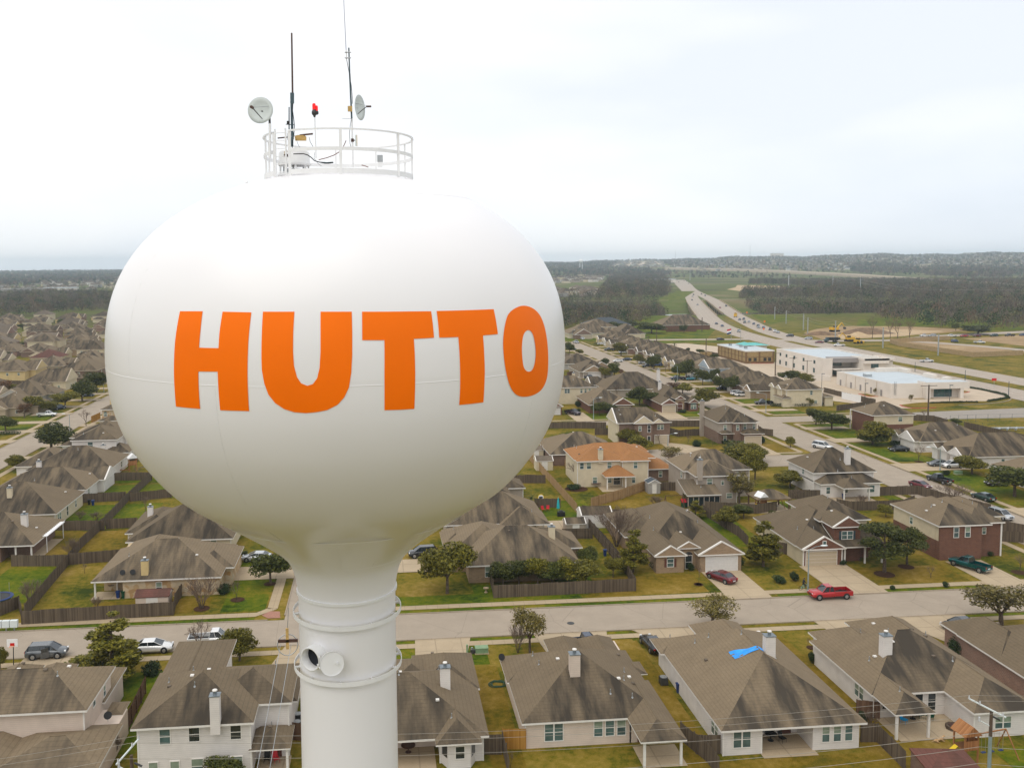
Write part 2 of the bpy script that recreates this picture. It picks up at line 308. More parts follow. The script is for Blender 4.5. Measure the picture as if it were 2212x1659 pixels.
# mesh builder
class MB:
 def __init__(s): s.v = []; s.f = []; s.m = []; s.mats = []; s.smooth = []
 def mi(s, mt):
  if isinstance(mt, str): mt = M[mt]
  if mt not in s.mats: s.mats.append(mt)
  return s.mats.index(mt)
 def add(s, vs, fs, mt, smooth=False):
  o = len(s.v); s.v += [tuple(x) for x in vs]; k = s.mi(mt)
  for f in fs: s.f.append(tuple(i+o for i in f)); s.m.append(k); s.smooth.append(smooth)
  return s
 def box(s, x0, x1, y0, y1, z0, z1, mt='trim', rot=0, piv=None):
  vs = [(x, y, z) for z in (z0, z1) for y in (y0, y1) for x in (x0, x1)]
  if rot:
   px, py = piv if piv else ((x0+x1)/2, (y0+y1)/2); c, q = math.cos(rot), math.sin(rot)
   vs = [(px+(x-px)*c-(y-py)*q, py+(x-px)*q+(y-py)*c, z) for x, y, z in vs]
  return s.add(vs, [(0,2,3,1),(4,5,7,6),(0,1,5,4),(1,3,7,5),(3,2,6,7),(2,0,4,6)], mt)
 def tube(s, p, q, r0, r1=None, n=8, mt='trim', cap=True, smooth=True):
  p = Vector(p); q = Vector(q); r1 = r0 if r1 is None else r1; d = q-p
  if d.length < 1e-6: return s
  a = d.orthogonal().normalized(); b = d.cross(a).normalized(); vs = []
  for c, r in ((p, r0), (q, r1)):
   for i in range(n):
    t = 2*math.pi*i/n; vs.append(c + a*(r*math.cos(t)) + b*(r*math.sin(t)))
  fs = [(i, (i+1) % n, n+(i+1) % n, n+i) for i in range(n)]
  s.add(vs, fs, mt, smooth)
  if cap: s.add(vs[:n], [tuple(range(n-1, -1, -1))], mt); s.add(vs[n:], [tuple(range(n))], mt)
  return s
 def path(s, pts, r, n=6, mt='wire'):
  for a, b in zip(pts[:-1], pts[1:]): s.tube(a, b, r, r, n, mt, False)
  return s
 def lathe(s, prof, n=32, mt='trim', c=(0, 0), smooth=True, wob=None):
  vs = []
  for z, r in prof:
   for i in range(n):
    t = 2*math.pi*i/n; rr = r*(wob(z, t) if wob else 1)
    vs.append((c[0]+rr*math.cos(t), c[1]+rr*math.sin(t), z))
  fs = [(j*n+i, j*n+(i+1) % n, (j+1)*n+(i+1) % n, (j+1)*n+i) for j in range(len(prof)-1) for i in range(n)]
  return s.add(vs, fs, mt, smooth)
 def prism(s, poly, z0, z1, mt='trim'):
  n = len(poly); a = sum(poly[i][0]*poly[(i+1) % n][1]-poly[(i+1) % n][0]*poly[i][1] for i in range(n))
  if a < 0: poly = poly[::-1]
  vs = [(x, y, z0) for x, y in poly] + [(x, y, z1) for x, y in poly]
  return s.add(vs, [tuple(range(n-1, -1, -1)), tuple(range(n, 2*n))] + [(i, (i+1) % n, n+(i+1) % n, n+i) for i in range(n)], mt)
 def extr(s, prof, axis, a0, a1, mt='trim', smooth=False):
  """profile (u,z) extruded along 'x' or 'y'"""
  n = len(prof)
  f = (lambda a, u, z: (a, u, z)) if axis == 'x' else (lambda a, u, z: (u, a, z))
  vs = [f(a0, u, z) for u, z in prof] + [f(a1, u, z) for u, z in prof]
  return s.add(vs, [tuple(range(n-1, -1, -1)), tuple(range(n, 2*n))] + [(i, (i+1) % n, n+(i+1) % n, n+i) for i in range(n)], mt, smooth)
 def ball(s, c, rx, ry, rz, n=10, m_=6, mt='trim', jit=0, rg=None):
  vs = []; rg = rg or rnd
  for j in range(m_+1):
   ph = math.pi*j/m_
   for i in range(n):
    t = 2*math.pi*i/n; k = 1+(rg.uniform(-jit, jit) if jit else 0)
    vs.append((c[0]+rx*k*math.sin(ph)*math.cos(t), c[1]+ry*k*math.sin(ph)*math.sin(t), c[2]+rz*k*math.cos(ph)))
  fs = [(j*n+i, (j+1)*n+i, (j+1)*n+(i+1) % n, j*n+(i+1) % n) for j in range(m_) for i in range(n)]
  return s.add(vs, fs, mt, True)
 def mesh(s, name):
  me = bpy.data.meshes.new(name); me.from_pydata(s.v, [], s.f)
  for mt in s.mats: me.materials.append(mt)
  me.polygons.foreach_set('material_index', s.m); me.polygons.foreach_set('use_smooth', s.smooth); me.update()
  return me
 def build(s, name, parent=None, loc=None, rot=0):
  o = bpy.data.objects.new(name, s.mesh(name)); C.objects.link(o)
  if parent: o.parent = parent
  if loc: o.location = loc
  if rot: o.rotation_euler = (0, 0, rot)
  return o
def tag(o, label=None, cat=None, group=None, kind=None):
 if label: o['label'] = label
 if cat: o['category'] = cat
 if group: o['group'] = group
 if kind: o['kind'] = kind
 return o
def thing(name, label, cat, loc=(0, 0, 0), rot=0, group=None):
 o = bpy.data.objects.new(name, None); C.objects.link(o); o.empty_display_size = .3
 o.location = loc if len(loc) == 3 else (loc[0], loc[1], 0); o.rotation_euler = (0, 0, rot)
 return tag(o, label, cat, group)
def setting(mb, name): return tag(mb.build(name), kind='structure')
def dup(root, label=None, group=None, loc=None, rot=None, scale=None, color=None):
 def cpy(o, par):
  c = o.copy(); C.objects.link(c); c.parent = par
  if color and o.type == 'MESH': c.color = col4(color)
  for ch in list(o.children): cpy(ch, c)
  return c
 r = cpy(root, None)
 if label: r['label'] = label
 if group: r['group'] = group
 if loc is not None: r.location = loc if len(loc) == 3 else (loc[0], loc[1], 0)
 if rot is not None: r.rotation_euler = (0, 0, rot)
 if scale is not None: r.scale = (scale,)*3 if isinstance(scale, (int, float)) else scale
 return r
def setcolor(o, c):
 if o.type == 'MESH': o.color = col4(c)
 for ch in o.children: setcolor(ch, c)
# ground and roads
def sm(t): t = max(0.0, min(1.0, t)); return t*t*(3-2*t)
def HG(a, b):
 """terrain height: creek valley in the middle distance, low hills far out"""
 z = 0.0
 if 740 < b < 1080 and 140 < a < 620:
  z = -7.5*sm((1-abs(b-910)/150)*2.2)*sm((a-140)/80)*sm((620-a)/90)
 d = math.hypot(a, b)
 if d > 2300 and b > 0:
  az = math.degrees(math.atan2(a, b)); k = sm((az+8)/40)
  z += sm((d-2300)/3800)*(12+ 58*k) * (1+.06*math.sin(az*.9)+.04*math.sin(az*2.3+1))
 return z
def build_ground():
 rr = [3.0]
 while rr[-1] < 7200: rr.append(rr[-1]*1.02 + .6 if rr[-1] < 6000 else rr[-1]*1.05)
 azs = [-180+i*6 for i in range(23)] + [-42+i*.6 for i in range(150)] + [48+i*6 for i in range(23)]
 vs = [(0, 0, 0)]; n = len(azs)
 for r in rr:
  for t in azs:
   a, b = r*math.sin(R(t)), r*math.cos(R(t)); vs.append((a, b, HG(a, b)))
 fs = [(0, 1+(i+1) % n, 1+i) for i in range(n)]
 for j in range(len(rr)-1):
  for i in range(n):
   i2 = (i+1) % n; fs.append((1+j*n+i, 1+j*n+i2, 1+(j+1)*n+i2, 1+(j+1)*n+i))
 mt, nt, b_ = nodes('ground_sheet')
 g = nt.nodes.new('ShaderNodeNewGeometry'); pos = g.outputs['Position']
 s = nt.nodes.new('ShaderNodeSeparateXYZ'); nt.links.new(pos, s.inputs[0])
 a = noise(nt, pos, .11, 4); c = noise(nt, pos, 1.1, 6, .7)
 f = math_(nt, 'ADD', math_(nt, 'MULTIPLY', a, .55), math_(nt, 'MULTIPLY', c, .45))
 near = ramp(nt, f, [(.37, (.030, .046, .003)), (.44, (.085, .088, .005)), (.50, (.158, .124, .012)), (.57, (.22, .155, .024)), (.65, (.29, .20, .055))])
 far = ramp(nt, noise(nt, pos, .006, 6, .6), [(.36, (.045, .050, .015)), (.45, (.095, .095, .022)), (.52, (.085, .115, .012)), (.60, (.17, .14, .06)), (.70, (.22, .18, .10))])
 mr = nt.nodes.new('ShaderNodeMapRange'); mr.inputs[1].default_value = 500; mr.inputs[2].default_value = 800; nt.links.new(s.outputs[1], mr.inputs[0])
 base = mixc(nt, mr.outputs[0], near, far)
 base = mixc(nt, .6, base, ramp(nt, noise(nt, pos, 8, 3, .8), [(.3, (.55, .55, .55)), (.7, (1.3, 1.3, 1.3))]), 'MULTIPLY')
 nt.links.new(base, b_.inputs['Base Color']); b_.inputs['Roughness'].default_value = .95; b_.inputs['Specular IOR Level'].default_value = .1
 M['ground'] = mt
 mb = MB(); mb.add(vs, fs, 'ground', True); setting(mb, 'ground')
build_ground()
ZL = {'grass': .010, 'walk': .03, 'road': .02, 'drive': .036}
def sheet(name, polys, mt, z, conform=False):
 mb = MB()
 for i, p in enumerate(polys):
  n = len(p); a = sum(p[j][0]*p[(j+1) % n][1]-p[(j+1) % n][0]*p[j][1] for j in range(n))
  if a < 0: p = p[::-1]
  zz = z+(.0012 if len(polys) > 10 else .004)*i
  mb.add([(x, y, zz + (HG(x, y) if conform else 0)) for x, y in p], [tuple(range(n))], mt)
 return setting(mb, name)
def off(pts, d):
 out = []
 for i, p in enumerate(pts):
  a = pts[max(0, i-1)]; b = pts[min(len(pts)-1, i+1)]
  dx, dy = b[0]-a[0], b[1]-a[1]; l = math.hypot(dx, dy) or 1
  out.append((p[0]-dy/l*d, p[1]+dx/l*d))
 return out
def smoothline(pts, it=2):
 for _ in range(it):
  q = [pts[0]]
  for a, b in zip(pts[:-1], pts[1:]):
   q += [(a[0]*.75+b[0]*.25, a[1]*.75+b[1]*.25), (a[0]*.25+b[0]*.75, a[1]*.25+b[1]*.75)]
  pts = q + [pts[-1]]
 return pts
def strip(mb, pts, d0, d1, z, mt):
 A, B = off(pts, d0), off(pts, d1); n = len(pts)
 mb.add([(x, y, z) for x, y in A] + [(x, y, z) for x, y in B], [(i, i+1, n+i+1, n+i) for i in range(n-1)] if d0 > d1 else [(n+i, n+i+1, i+1, i) for i in range(n-1)], mt)
def kerb(mb, pts, d0, d1, z0, z1, mt='kerb'):
 A, B = off(pts, d0), off(pts, d1); n = len(pts)
 vs = [(x, y, z1) for x, y in A] + [(x, y, z1) for x, y in B] + [(x, y, z0) for x, y in A] + [(x, y, z0) for x, y in B]
 fs = []
 for i in range(n-1):
  fs += [(i, i+1, n+i+1, n+i), (2*n+i, 2*n+i+1, i+1, i), (n+i, n+i+1, 3*n+i+1, 3*n+i)]
 mb.add(vs, fs, mt)
def rect(x0, x1, y0, y1): return [(x0, y0), (x1, y0), (x1, y1), (x0, y1)]
roads = MB()
for z, r_ in ((.020, rect(-240, 170, 109.3, 117.6)), (.024, rect(105.5, 116.5, 60, 521)), (.028, rect(116.0, 190, 249, 258.5)), (.030, rect(69, 106, 195, 206.3)), (.026, rect(38, 106, 251.5, 258)), (.022, rect(-98, -88, 60, 520)), (.028, rect(-13, -3.5, 117.4, 262)), (.032, rect(60, 106, 512, 521))):
 roads.add([(x, y, z) for x, y in r_], [(0, 1, 2, 3)], 'road')
roads.add([(70+12*math.cos(t), 205+12*math.sin(t), .034) for t in [i*math.pi/14 for i in range(28)]], [tuple(range(28))], 'road')
roads.add([(-20+12*math.cos(t), 255+12*math.sin(t), .036) for t in [i*math.pi/14 for i in range(28)]], [tuple(range(28))], 'road')
setting(roads, 'road')
art = MB()
art.add([(x, y, .040) for x, y in [(150, 247.5), (420, 243), (420, 267), (230, 265), (190, 262), (150, 258.8)]], [(0, 1, 2, 3, 4, 5)], 'asphalt')
setting(art, 'arterial_road')
wk = MB(); kb = MB()
def seg(axis, c0, c1, a0, a1, z=.05):
 if axis == 'x': wk.add([(a0, c0, z), (a1, c0, z), (a1, c1, z), (a0, c1, z)], [(0, 1, 2, 3)], 'walk')
 else: wk.add([(c0, a0, z), (c1, a0, z), (c1, a1, z), (c0, a1, z)], [(0, 1, 2, 3)], 'walk')
seg('x', 119.1, 120.5, -240, -17); seg('x', 119.1, 120.5, -2.0, 103); seg('x', 106.8, 108.1, -240, 103)
wk.add([(-17, 119.1, .05), (-14.3, 121.5, .05), (-15.6, 122.0, .05), (-17, 120.5, .05)], [(0, 1, 2, 3)], 'walk')
seg('y', -15.7, -14.3, 121.7, 240); seg('y', -2.1, -0.9, 120.4, 240)
seg('y', 102.4, 103.7, 120, 193); seg('y', 102.4, 103.7, 209, 249); seg('y', 102.4, 103.7, 262, 510)
seg('y', 118.6, 119.9, 60, 246); seg('y', 118.6, 119.9, 262, 520); seg('x', 260.6, 261.9, 119.5, 150, .054); seg('x', 245.4, 246.7, 119.5, 150, .054)
seg('x', 208.2, 209.3, 82, 103); seg('x', 260.0, 261.2, 40, 103); seg('x', 523.5, 524.8, 60, 112, .054)
seg('y', -86.2, -84.8, 60, 520); seg('y', -101.2, -99.8, 60, 520)
wk.add([(-15.2, 118.3, .054), (-13.6, 118.3, .054), (-13.9, 120.6, .054), (-15.2, 120.8, .054), (-16.2, 119.5, .054)], [(0, 1, 2, 3, 4)], M['redkerb'])
wk.m[-1] = wk.mi(mat('brick_ramp', (.34, .17, .12), .9, var=.15, scale=5))
setting(wk, 'pavement')
for l, d in (([(-240, 117.6), (-15.2, 117.6)], .16), ([(-1.5, 117.6), (103, 117.6)], .16), ([(-240, 109.3), (103, 109.3)], -.16),
             ([(105.5, 120), (105.5, 193.5)], .16), ([(105.5, 208), (105.5, 250)], .16), ([(105.5, 260), (105.5, 511)], .16), ([(116.5, 60), (116.5, 247)], -.16), ([(116.5, 261), (116.5, 521)], -.16),
             ([(-88, 60), (-88, 520)], -.16), ([(-98, 60), (-98, 520)], .16), ([(-13, 119), (-13, 245)], .16), ([(-3.5, 119), (-3.5, 245)], -.16), ([(40, 258), (104, 258)], .16), ([(82, 206.3), (104, 206.3)], .16), ([(84, 195), (104, 195)], -.16), ([(40, 251.5), (104, 251.5)], -.16)):
 kerb(kb, l, 0, d, 0, .13)
for (x, y, a0, r_) in ((103, 120.1, 270, 2.5), (103, 106.8, 0, 2.5)):
 pts = [(x+r_*math.cos(R(a0+i*9)), y+r_*math.sin(R(a0+i*9))) for i in range(11)]; kerb(kb, pts, 0, .16, 0, .13)
setting(kb, 'kerb')
G = [rect(-240, -17, 117.9, 119.0), rect(-1, 47, 117.9, 119.0), rect(55.5, 62, 117.9, 119.0), rect(70, 86, 117.9, 119.0), rect(94.5, 104, 117.9, 119),
     rect(-3, 19, 108.2, 109.0), rect(27, 31, 108.2, 109), rect(62, 66, 108.2, 109.0), rect(74, 104, 108.2, 109.0),
     rect(-3, 12.5, 101.5, 106.7), rect(-30, -24, 86, 104), rect(0, 28, 118.6+2, 124), rect(13, 28, 123.5, 127.5), rect(25.5, 31, 127, 141), rect(-22, -16, 121.2, 142),
     rect(74, 85, 142, 166), rect(58, 64, 140, 160), rect(99.5, 102.3, 140, 190), rect(120, 130, 196, 218), rect(120, 130, 158, 186), rect(121, 131, 262.5, 271), rect(120.4, 132, 224, 245),
     rect(62, 80, 259.5, 272), rect(133, 150, 150, 182), rect(30, 40, 150, 172), rect(-60, -43, 163, 180), rect(-58, -40, 184, 196), rect(-57.5, -47, 198, 206), rect(-58, -50, 128, 144),
     rect(58, 80, 60, 78), rect(15, 24, 66, 78), rect(120.3, 129, 282, 296), rect(120.3, 129, 318, 328), rect(120.3, 127, 352, 362), rect(-84.5, -74, 215, 245), rect(-84.6, -76, 260, 275), rect(-112, -102, 262, 300), rect(92, 102, 258.8+3, 271)]
sheet('green_lawn', G, 'green', .003)
D = [rect(29, 46.5, 121, 128.5), rect(46, 55, 60, 100), rect(70, 86, 121, 128), rect(42, 50, 96, 106.6), rect(17, 31, 96, 106.6), rect(10, 13.2, 78, 101), rect(28, 31.5, 62, 106), rect(52, 84, 208.5+1, 222), rect(44, 66, 142, 182), rect(118.7+1.5, 127, 300, 312),
     rect(28, 50, 60, 78.6), rect(-56, -42, 147, 162), rect(-40, -24, 121.5, 127), rect(86, 100, 262, 270), rect(84, 102, 210, 220), rect(120.3, 127, 372, 382), rect(120.3, 127, 402, 412), rect(120.3, 127, 432, 440), rect(-2, 2, 120, 140), rect(60, 68, 121, 128.8)]
sheet('dormant_lawn', D, 'dry', .0025)
DR = [rect(48.2, 54.4, 117.5, 129.6), rect(64, 71.5, 117.5, 129.8), rect(87.5, 93.4, 117.5, 129.2), rect(-22.3, -13, 133.5, 139.5), [(19, 109.4), (28.5, 109.4), (26.6, 101), (20, 101)], [(31.5, 109.4), (44, 109.4), (42.5, 102), (36.5, 102)],
      [(56, 109.4), (64.5, 109.4), (63, 101.5), (57, 101.5)], [(66, 109.4), (77, 109.4), (74, 100), (69.5, 100)], [(-12, 109.4), (-4.5, 109.4), (-6, 95.5), (-15, 95.5)], [(-43, 109.4), (-34, 109.4), (-33, 98), (-43, 98)], [(4, 109.4), (11, 109.4), (9, 98), (3.6, 98)],
      rect(91.6, 97, 206, 221.4), [(72.5, 226), (78, 222), (84, 213), (80, 208), (72, 214)], rect(85.5, 92, 258, 272), rect(58, 63.5, 258, 274), rect(118, 131, 236.8, 240.5), rect(117, 131, 219, 224), rect(117, 132, 186.5, 194), rect(117, 131, 148, 156),
      rect(116.6, 131, 268, 272), rect(83, 89, 343, 356), rect(85, 105.6, 342, 347), [(80, 356), (88, 356), (106, 346), (106, 341)], rect(-3.6, 8, 134, 140), rect(-3.6, 8, 160, 165)]
DR += [rect(116.4, 128, 279+i*14.6, 283.2+i*14.6) for i in range(15)] + [rect(-110, -97.8, 232+i*15, 236.5+i*15) for i in range(12)] + [rect(-88.2, -79, 225+i*15, 229+i*15) for i in range(9)] + [rect(95, 105.6, 385+i*16, 389.5+i*16) for i in range(8)]
sheet('driveway', DR, 'drive', .060)
sheet('patio_slab', [rect(50.3, 58.3, 80.0, 84.7), rect(35.8, 41.2, 78.6, 82.8), rect(24, 28.2, 78.2, 82), rect(-4.5, 4.8, 78.3, 84.2), rect(-12, -8.9, 80.6, 84), rect(-41, -37, 127.8, 131), rect(27.3, 33.3, 151.5, 158.5), rect(45.3, 53.5, 177.5, 184), rect(-58, -54.8, 147.5, 158), rect(87, 96.5, 164, 169), rect(69, 77, 158.5, 166)], 'drive', .05)
HWL = smoothline([(1238, 3709), (793, 2340), (632, 1845), (466, 1310), (380, 1056), (285, 761), (248, 640), (233, 560), (227, 500), (224, 440), (222, 380), (221, 300), (221, 120)], 3)
HWR = smoothline([(1247, 3705), (804, 2336), (651, 1845), (512, 1430), (441, 1183), (403, 1050), (319, 790), (283, 665), (262, 590), (250, 530), (246, 470), (245, 420), (245.5, 350), (246, 120)], 3)
hw = MB(); strip(hw, HWL, 8.5, -8.5, .045, 'hwy'); strip(hw, HWR, 7.5, -7.5, .049, 'hwy')
strip(hw, [(150, 528), (185, 524), (226, 519)], 4.5, -4.5, .034, 'hwy'); strip(hw, [(232, 512), (262, 500), (300, 497), (345, 520), (430, 545)], 5.5, -5.5, .054, 'hwy')
strip(hw, smoothline([(300, 497), (318, 470), (330, 440), (335, 400), (335, 250)]), 4.5, -4.5, .058, 'hwy')
strip(hw, [(120, 1078), (229, 1072), (352, 1062)], 3.2, -3.2, .05, 'walk'); strip(hw, [(390, 1064), (470, 1075), (560, 1120)], 3, -3, .05, 'hwy')
strip(hw, [(640, 1950), (900, 1720)], 5, -5, .06, 'hwy'); strip(hw, [(100, 2300), (450, 2260), (640, 2010)], 6, -6, .06, 'hwy')
setting(hw, 'highway')
mk = MB()
for L_, ds in ((HWL, (3.6, -3.6, 0.0)), (HWR, (3.4, -3.4))):
 pts = [p for p in L_ if p[1] < 1100]
 for d in ds:
  q = off(pts, d); acc = 0
  for a, b in zip(q[:-1], q[1:]):
   l = math.hypot(b[0]-a[0], b[1]-a[1]); k = 0
   while k < l:
    t0, t1 = k/l, min(1, (k+3)/l);
    strip(mk, [(a[0]+(b[0]-a[0])*t0, a[1]+(b[1]-a[1])*t0), (a[0]+(b[0]-a[0])*t1, a[1]+(b[1]-a[1])*t1)], .07, -.07, .066, 'trim'); k += 12
setting(mk, 'road_marking')
def PG(X, Y, k=9, dz=0.0):
 r = ray(k, X, Y); l = math.hypot(r.x, r.y); t = 1200.0
 while t < 6400 and H+r.z/l*t > HG(r.x/l*t, r.y/l*t)+dz: t += 12
 return (r.x/l*t, r.y/l*t)
wide = MB(); TW = smoothline([PG(1440, 579, 0, 7), PG(1560, 581.5, 0, 7), PG(1690, 585, 0, 7), PG(1860, 593.5, 0, 7), PG(2000, 602, 0, 7), PG(2150, 612, 0, 7), PG(2300, 622, 0, 7)], 2)
for pts, w, dz in ((TW, 9, 7), ([(x+18, y+48) for x, y in TW], 8, 7.5), ([PG(905, 188), PG(925, 165), PG(945, 145)], 12, 1.5), ([PG(1030, 182), PG(1043, 160), PG(1055, 143)], 12, 1.5), ([PG(800, 192), PG(838, 160), PG(872, 134)], 6, 1.5), ([PG(1155, 143), PG(1185, 165), PG(1270, 182)], 6, 1.5), ([PG(800, 196), PG(1050, 205), PG(1290, 214)], 7, 1.5), ([PG(390, 262), PG(640, 258), PG(1000, 250)], 5, 3)):
 A, B = off(pts, w), off(pts, -w); k = len(pts); o = list(A)+list(B)
 wide.add([(x, y, HG(x, y)+dz) for x, y in o]+[(x, y, HG(x, y)-3) for x, y in o], [(k+i, k+i+1, i+1, i) for i in range(k-1)]+[(3*k+i, 3*k+i+1, k+i+1, k+i) for i in range(k-1)], 'lot')
setting(wide, 'distant_tollway')
FARF = [PG(770, 200), PG(1295, 216), PG(1290, 178), PG(1190, 140), PG(1090, 134), PG(870, 132)]
sheet('far_field', [FARF], 'green', 1.0, True)
sheet('parking_lot', [[(150, 320), (150, 287), (163, 268), (171, 266.5), (185, 272), (212, 282), (216, 300), (212, 318), (203, 330), (203, 395), (180, 400), (176, 430), (150, 432)],
                      [(141, 500), (158, 432), (186, 430), (190, 470), (176, 500)]], 'lot', .056)
sheet('parking_island', [[(168, 266.4), (176, 267), (190, 272), (204, 277), (190, 279), (176, 277.5), (168, 274)], rect(180, 187, 284.6, 286.2), [(203, 296), (209, 298), (209, 302), (203, 301)], rect(168, 171, 292, 299)], 'dry', .066)
km = MB()
for p in ([(168, 274), (166.6, 270), (168, 266.6), (176, 266.9)], [(203, 296), (206, 295.5), (209, 298)], [(168, 299.2), (167.2, 292), (171, 291.8)], [(178.5, 330), (181, 329), (184, 330)], [(180, 394.4), (168, 395.4), (168, 400)]): kerb(km, smoothline(p), 0, .35, .05, .2, 'redkerb')
kerb(km, smoothline([(186, 270.5), (200, 272), (213, 280), (217.5, 296), (214, 312), (208, 325)]), 0, .3, .05, .2, 'kerb')
setting(km, 'kerb')
sheet('construction_ground', [[(262, 505), (290, 520), (345, 535), (395, 560), (372, 600), (330, 612), (300, 590), (276, 560)], [(292, 484), (292, 440), (300, 412), (325, 420), (322, 470), (318, 492)], [(345, 500), (400, 520), (470, 540), (470, 440), (350, 400)]], 'dirt', .026)
sheet('caliche_ground', [[(275, 510), (320, 522), (370, 556), (352, 575), (300, 566)], [(700, 1700), (745, 1620), (720, 1420), (640, 1330), (560, 1320), (575, 1440), (640, 1560)], [(300, 1290), (360, 1270), (420, 1400), (360, 1440)], [(-560, 1400), (-440, 1360), (-500, 1560), (-640, 1560)]], 'sand', .05)
sheet('meadow', [[(60, 528), (110, 526), (200, 530), (232, 600), (226, 640), (150, 650), (110, 560)], [(150, 502), (176, 504), (216, 505), (212, 516), (140, 519)], [(148, 446), (186, 500), (140, 500), (133, 470)], [(340, 610), (380, 680), (420, 700), (520, 640), (480, 600), (400, 590)], [(290, 640), (340, 700), (330, 770), (305, 700)], [(395, 546), (480, 566), (480, 590), (398, 580)], [(222, 660), (262, 740), (240, 770), (190, 700)], [(340, 1070), (372, 1075), (500, 1380), (470, 1380)]], 'green', .022)
sheet('verge', [[(228.6, 130), (240, 130), (240, 420), (244, 530), (256, 590), (277, 650), (300, 740), (291, 740), (270, 660), (245, 570), (235, 480), (231, 420)], [(253, 120), (290, 120), (290, 398), (276, 404), (262, 470), (256, 470)], [(190, 265), (212, 262), (212.5, 240), (212.5, 420), (205, 420), (206, 330), (219, 300), (216, 282)]], 'grass', .03)
# water tower
TD, TAZ = 34.2, R(-2.27)
TX, TY = TD*math.sin(TAZ), TD*math.cos(TAZ)
CZ = 43.65
def tank_r(z):
 if z >= CZ:
  t = (z-CZ)/6.72; return 8.38*max(0.0, 1-abs(t)**2.5)**.5
 lo = [(0,2.05),(.8,1.93),(33.6,1.86),(34.4,1.865),(34.8,1.89),(35.1,1.95),(35.4,2.03),(35.7,2.14),(36.0,2.34),(36.4,2.79),(36.9,3.45),(37.5,4.32),(38.1,5.25),(38.7,6.12),(39.3,6.70),(39.9,7.17),(40.5,7.56),(41.1,7.87),(41.7,8.09),(42.3,8.25),(43.0,8.35),(43.65,8.38)]
 for (a, ra), (b, rb) in zip(lo[:-1], lo[1:]):
  if z <= b: return ra+(rb-ra)*(z-a)/(b-a)
 return 8.38
def wob(z, t):
 if 36.1 < z < 38.6:
  w = math.sin(math.pi*(z-36.1)/2.5); n = 8; ph = (t+.30) % (2*math.pi/n) - math.pi/n
  return 1 - w*.085*(1-abs(ph)/(math.pi/n))**1.3 + w*.014
 return 1
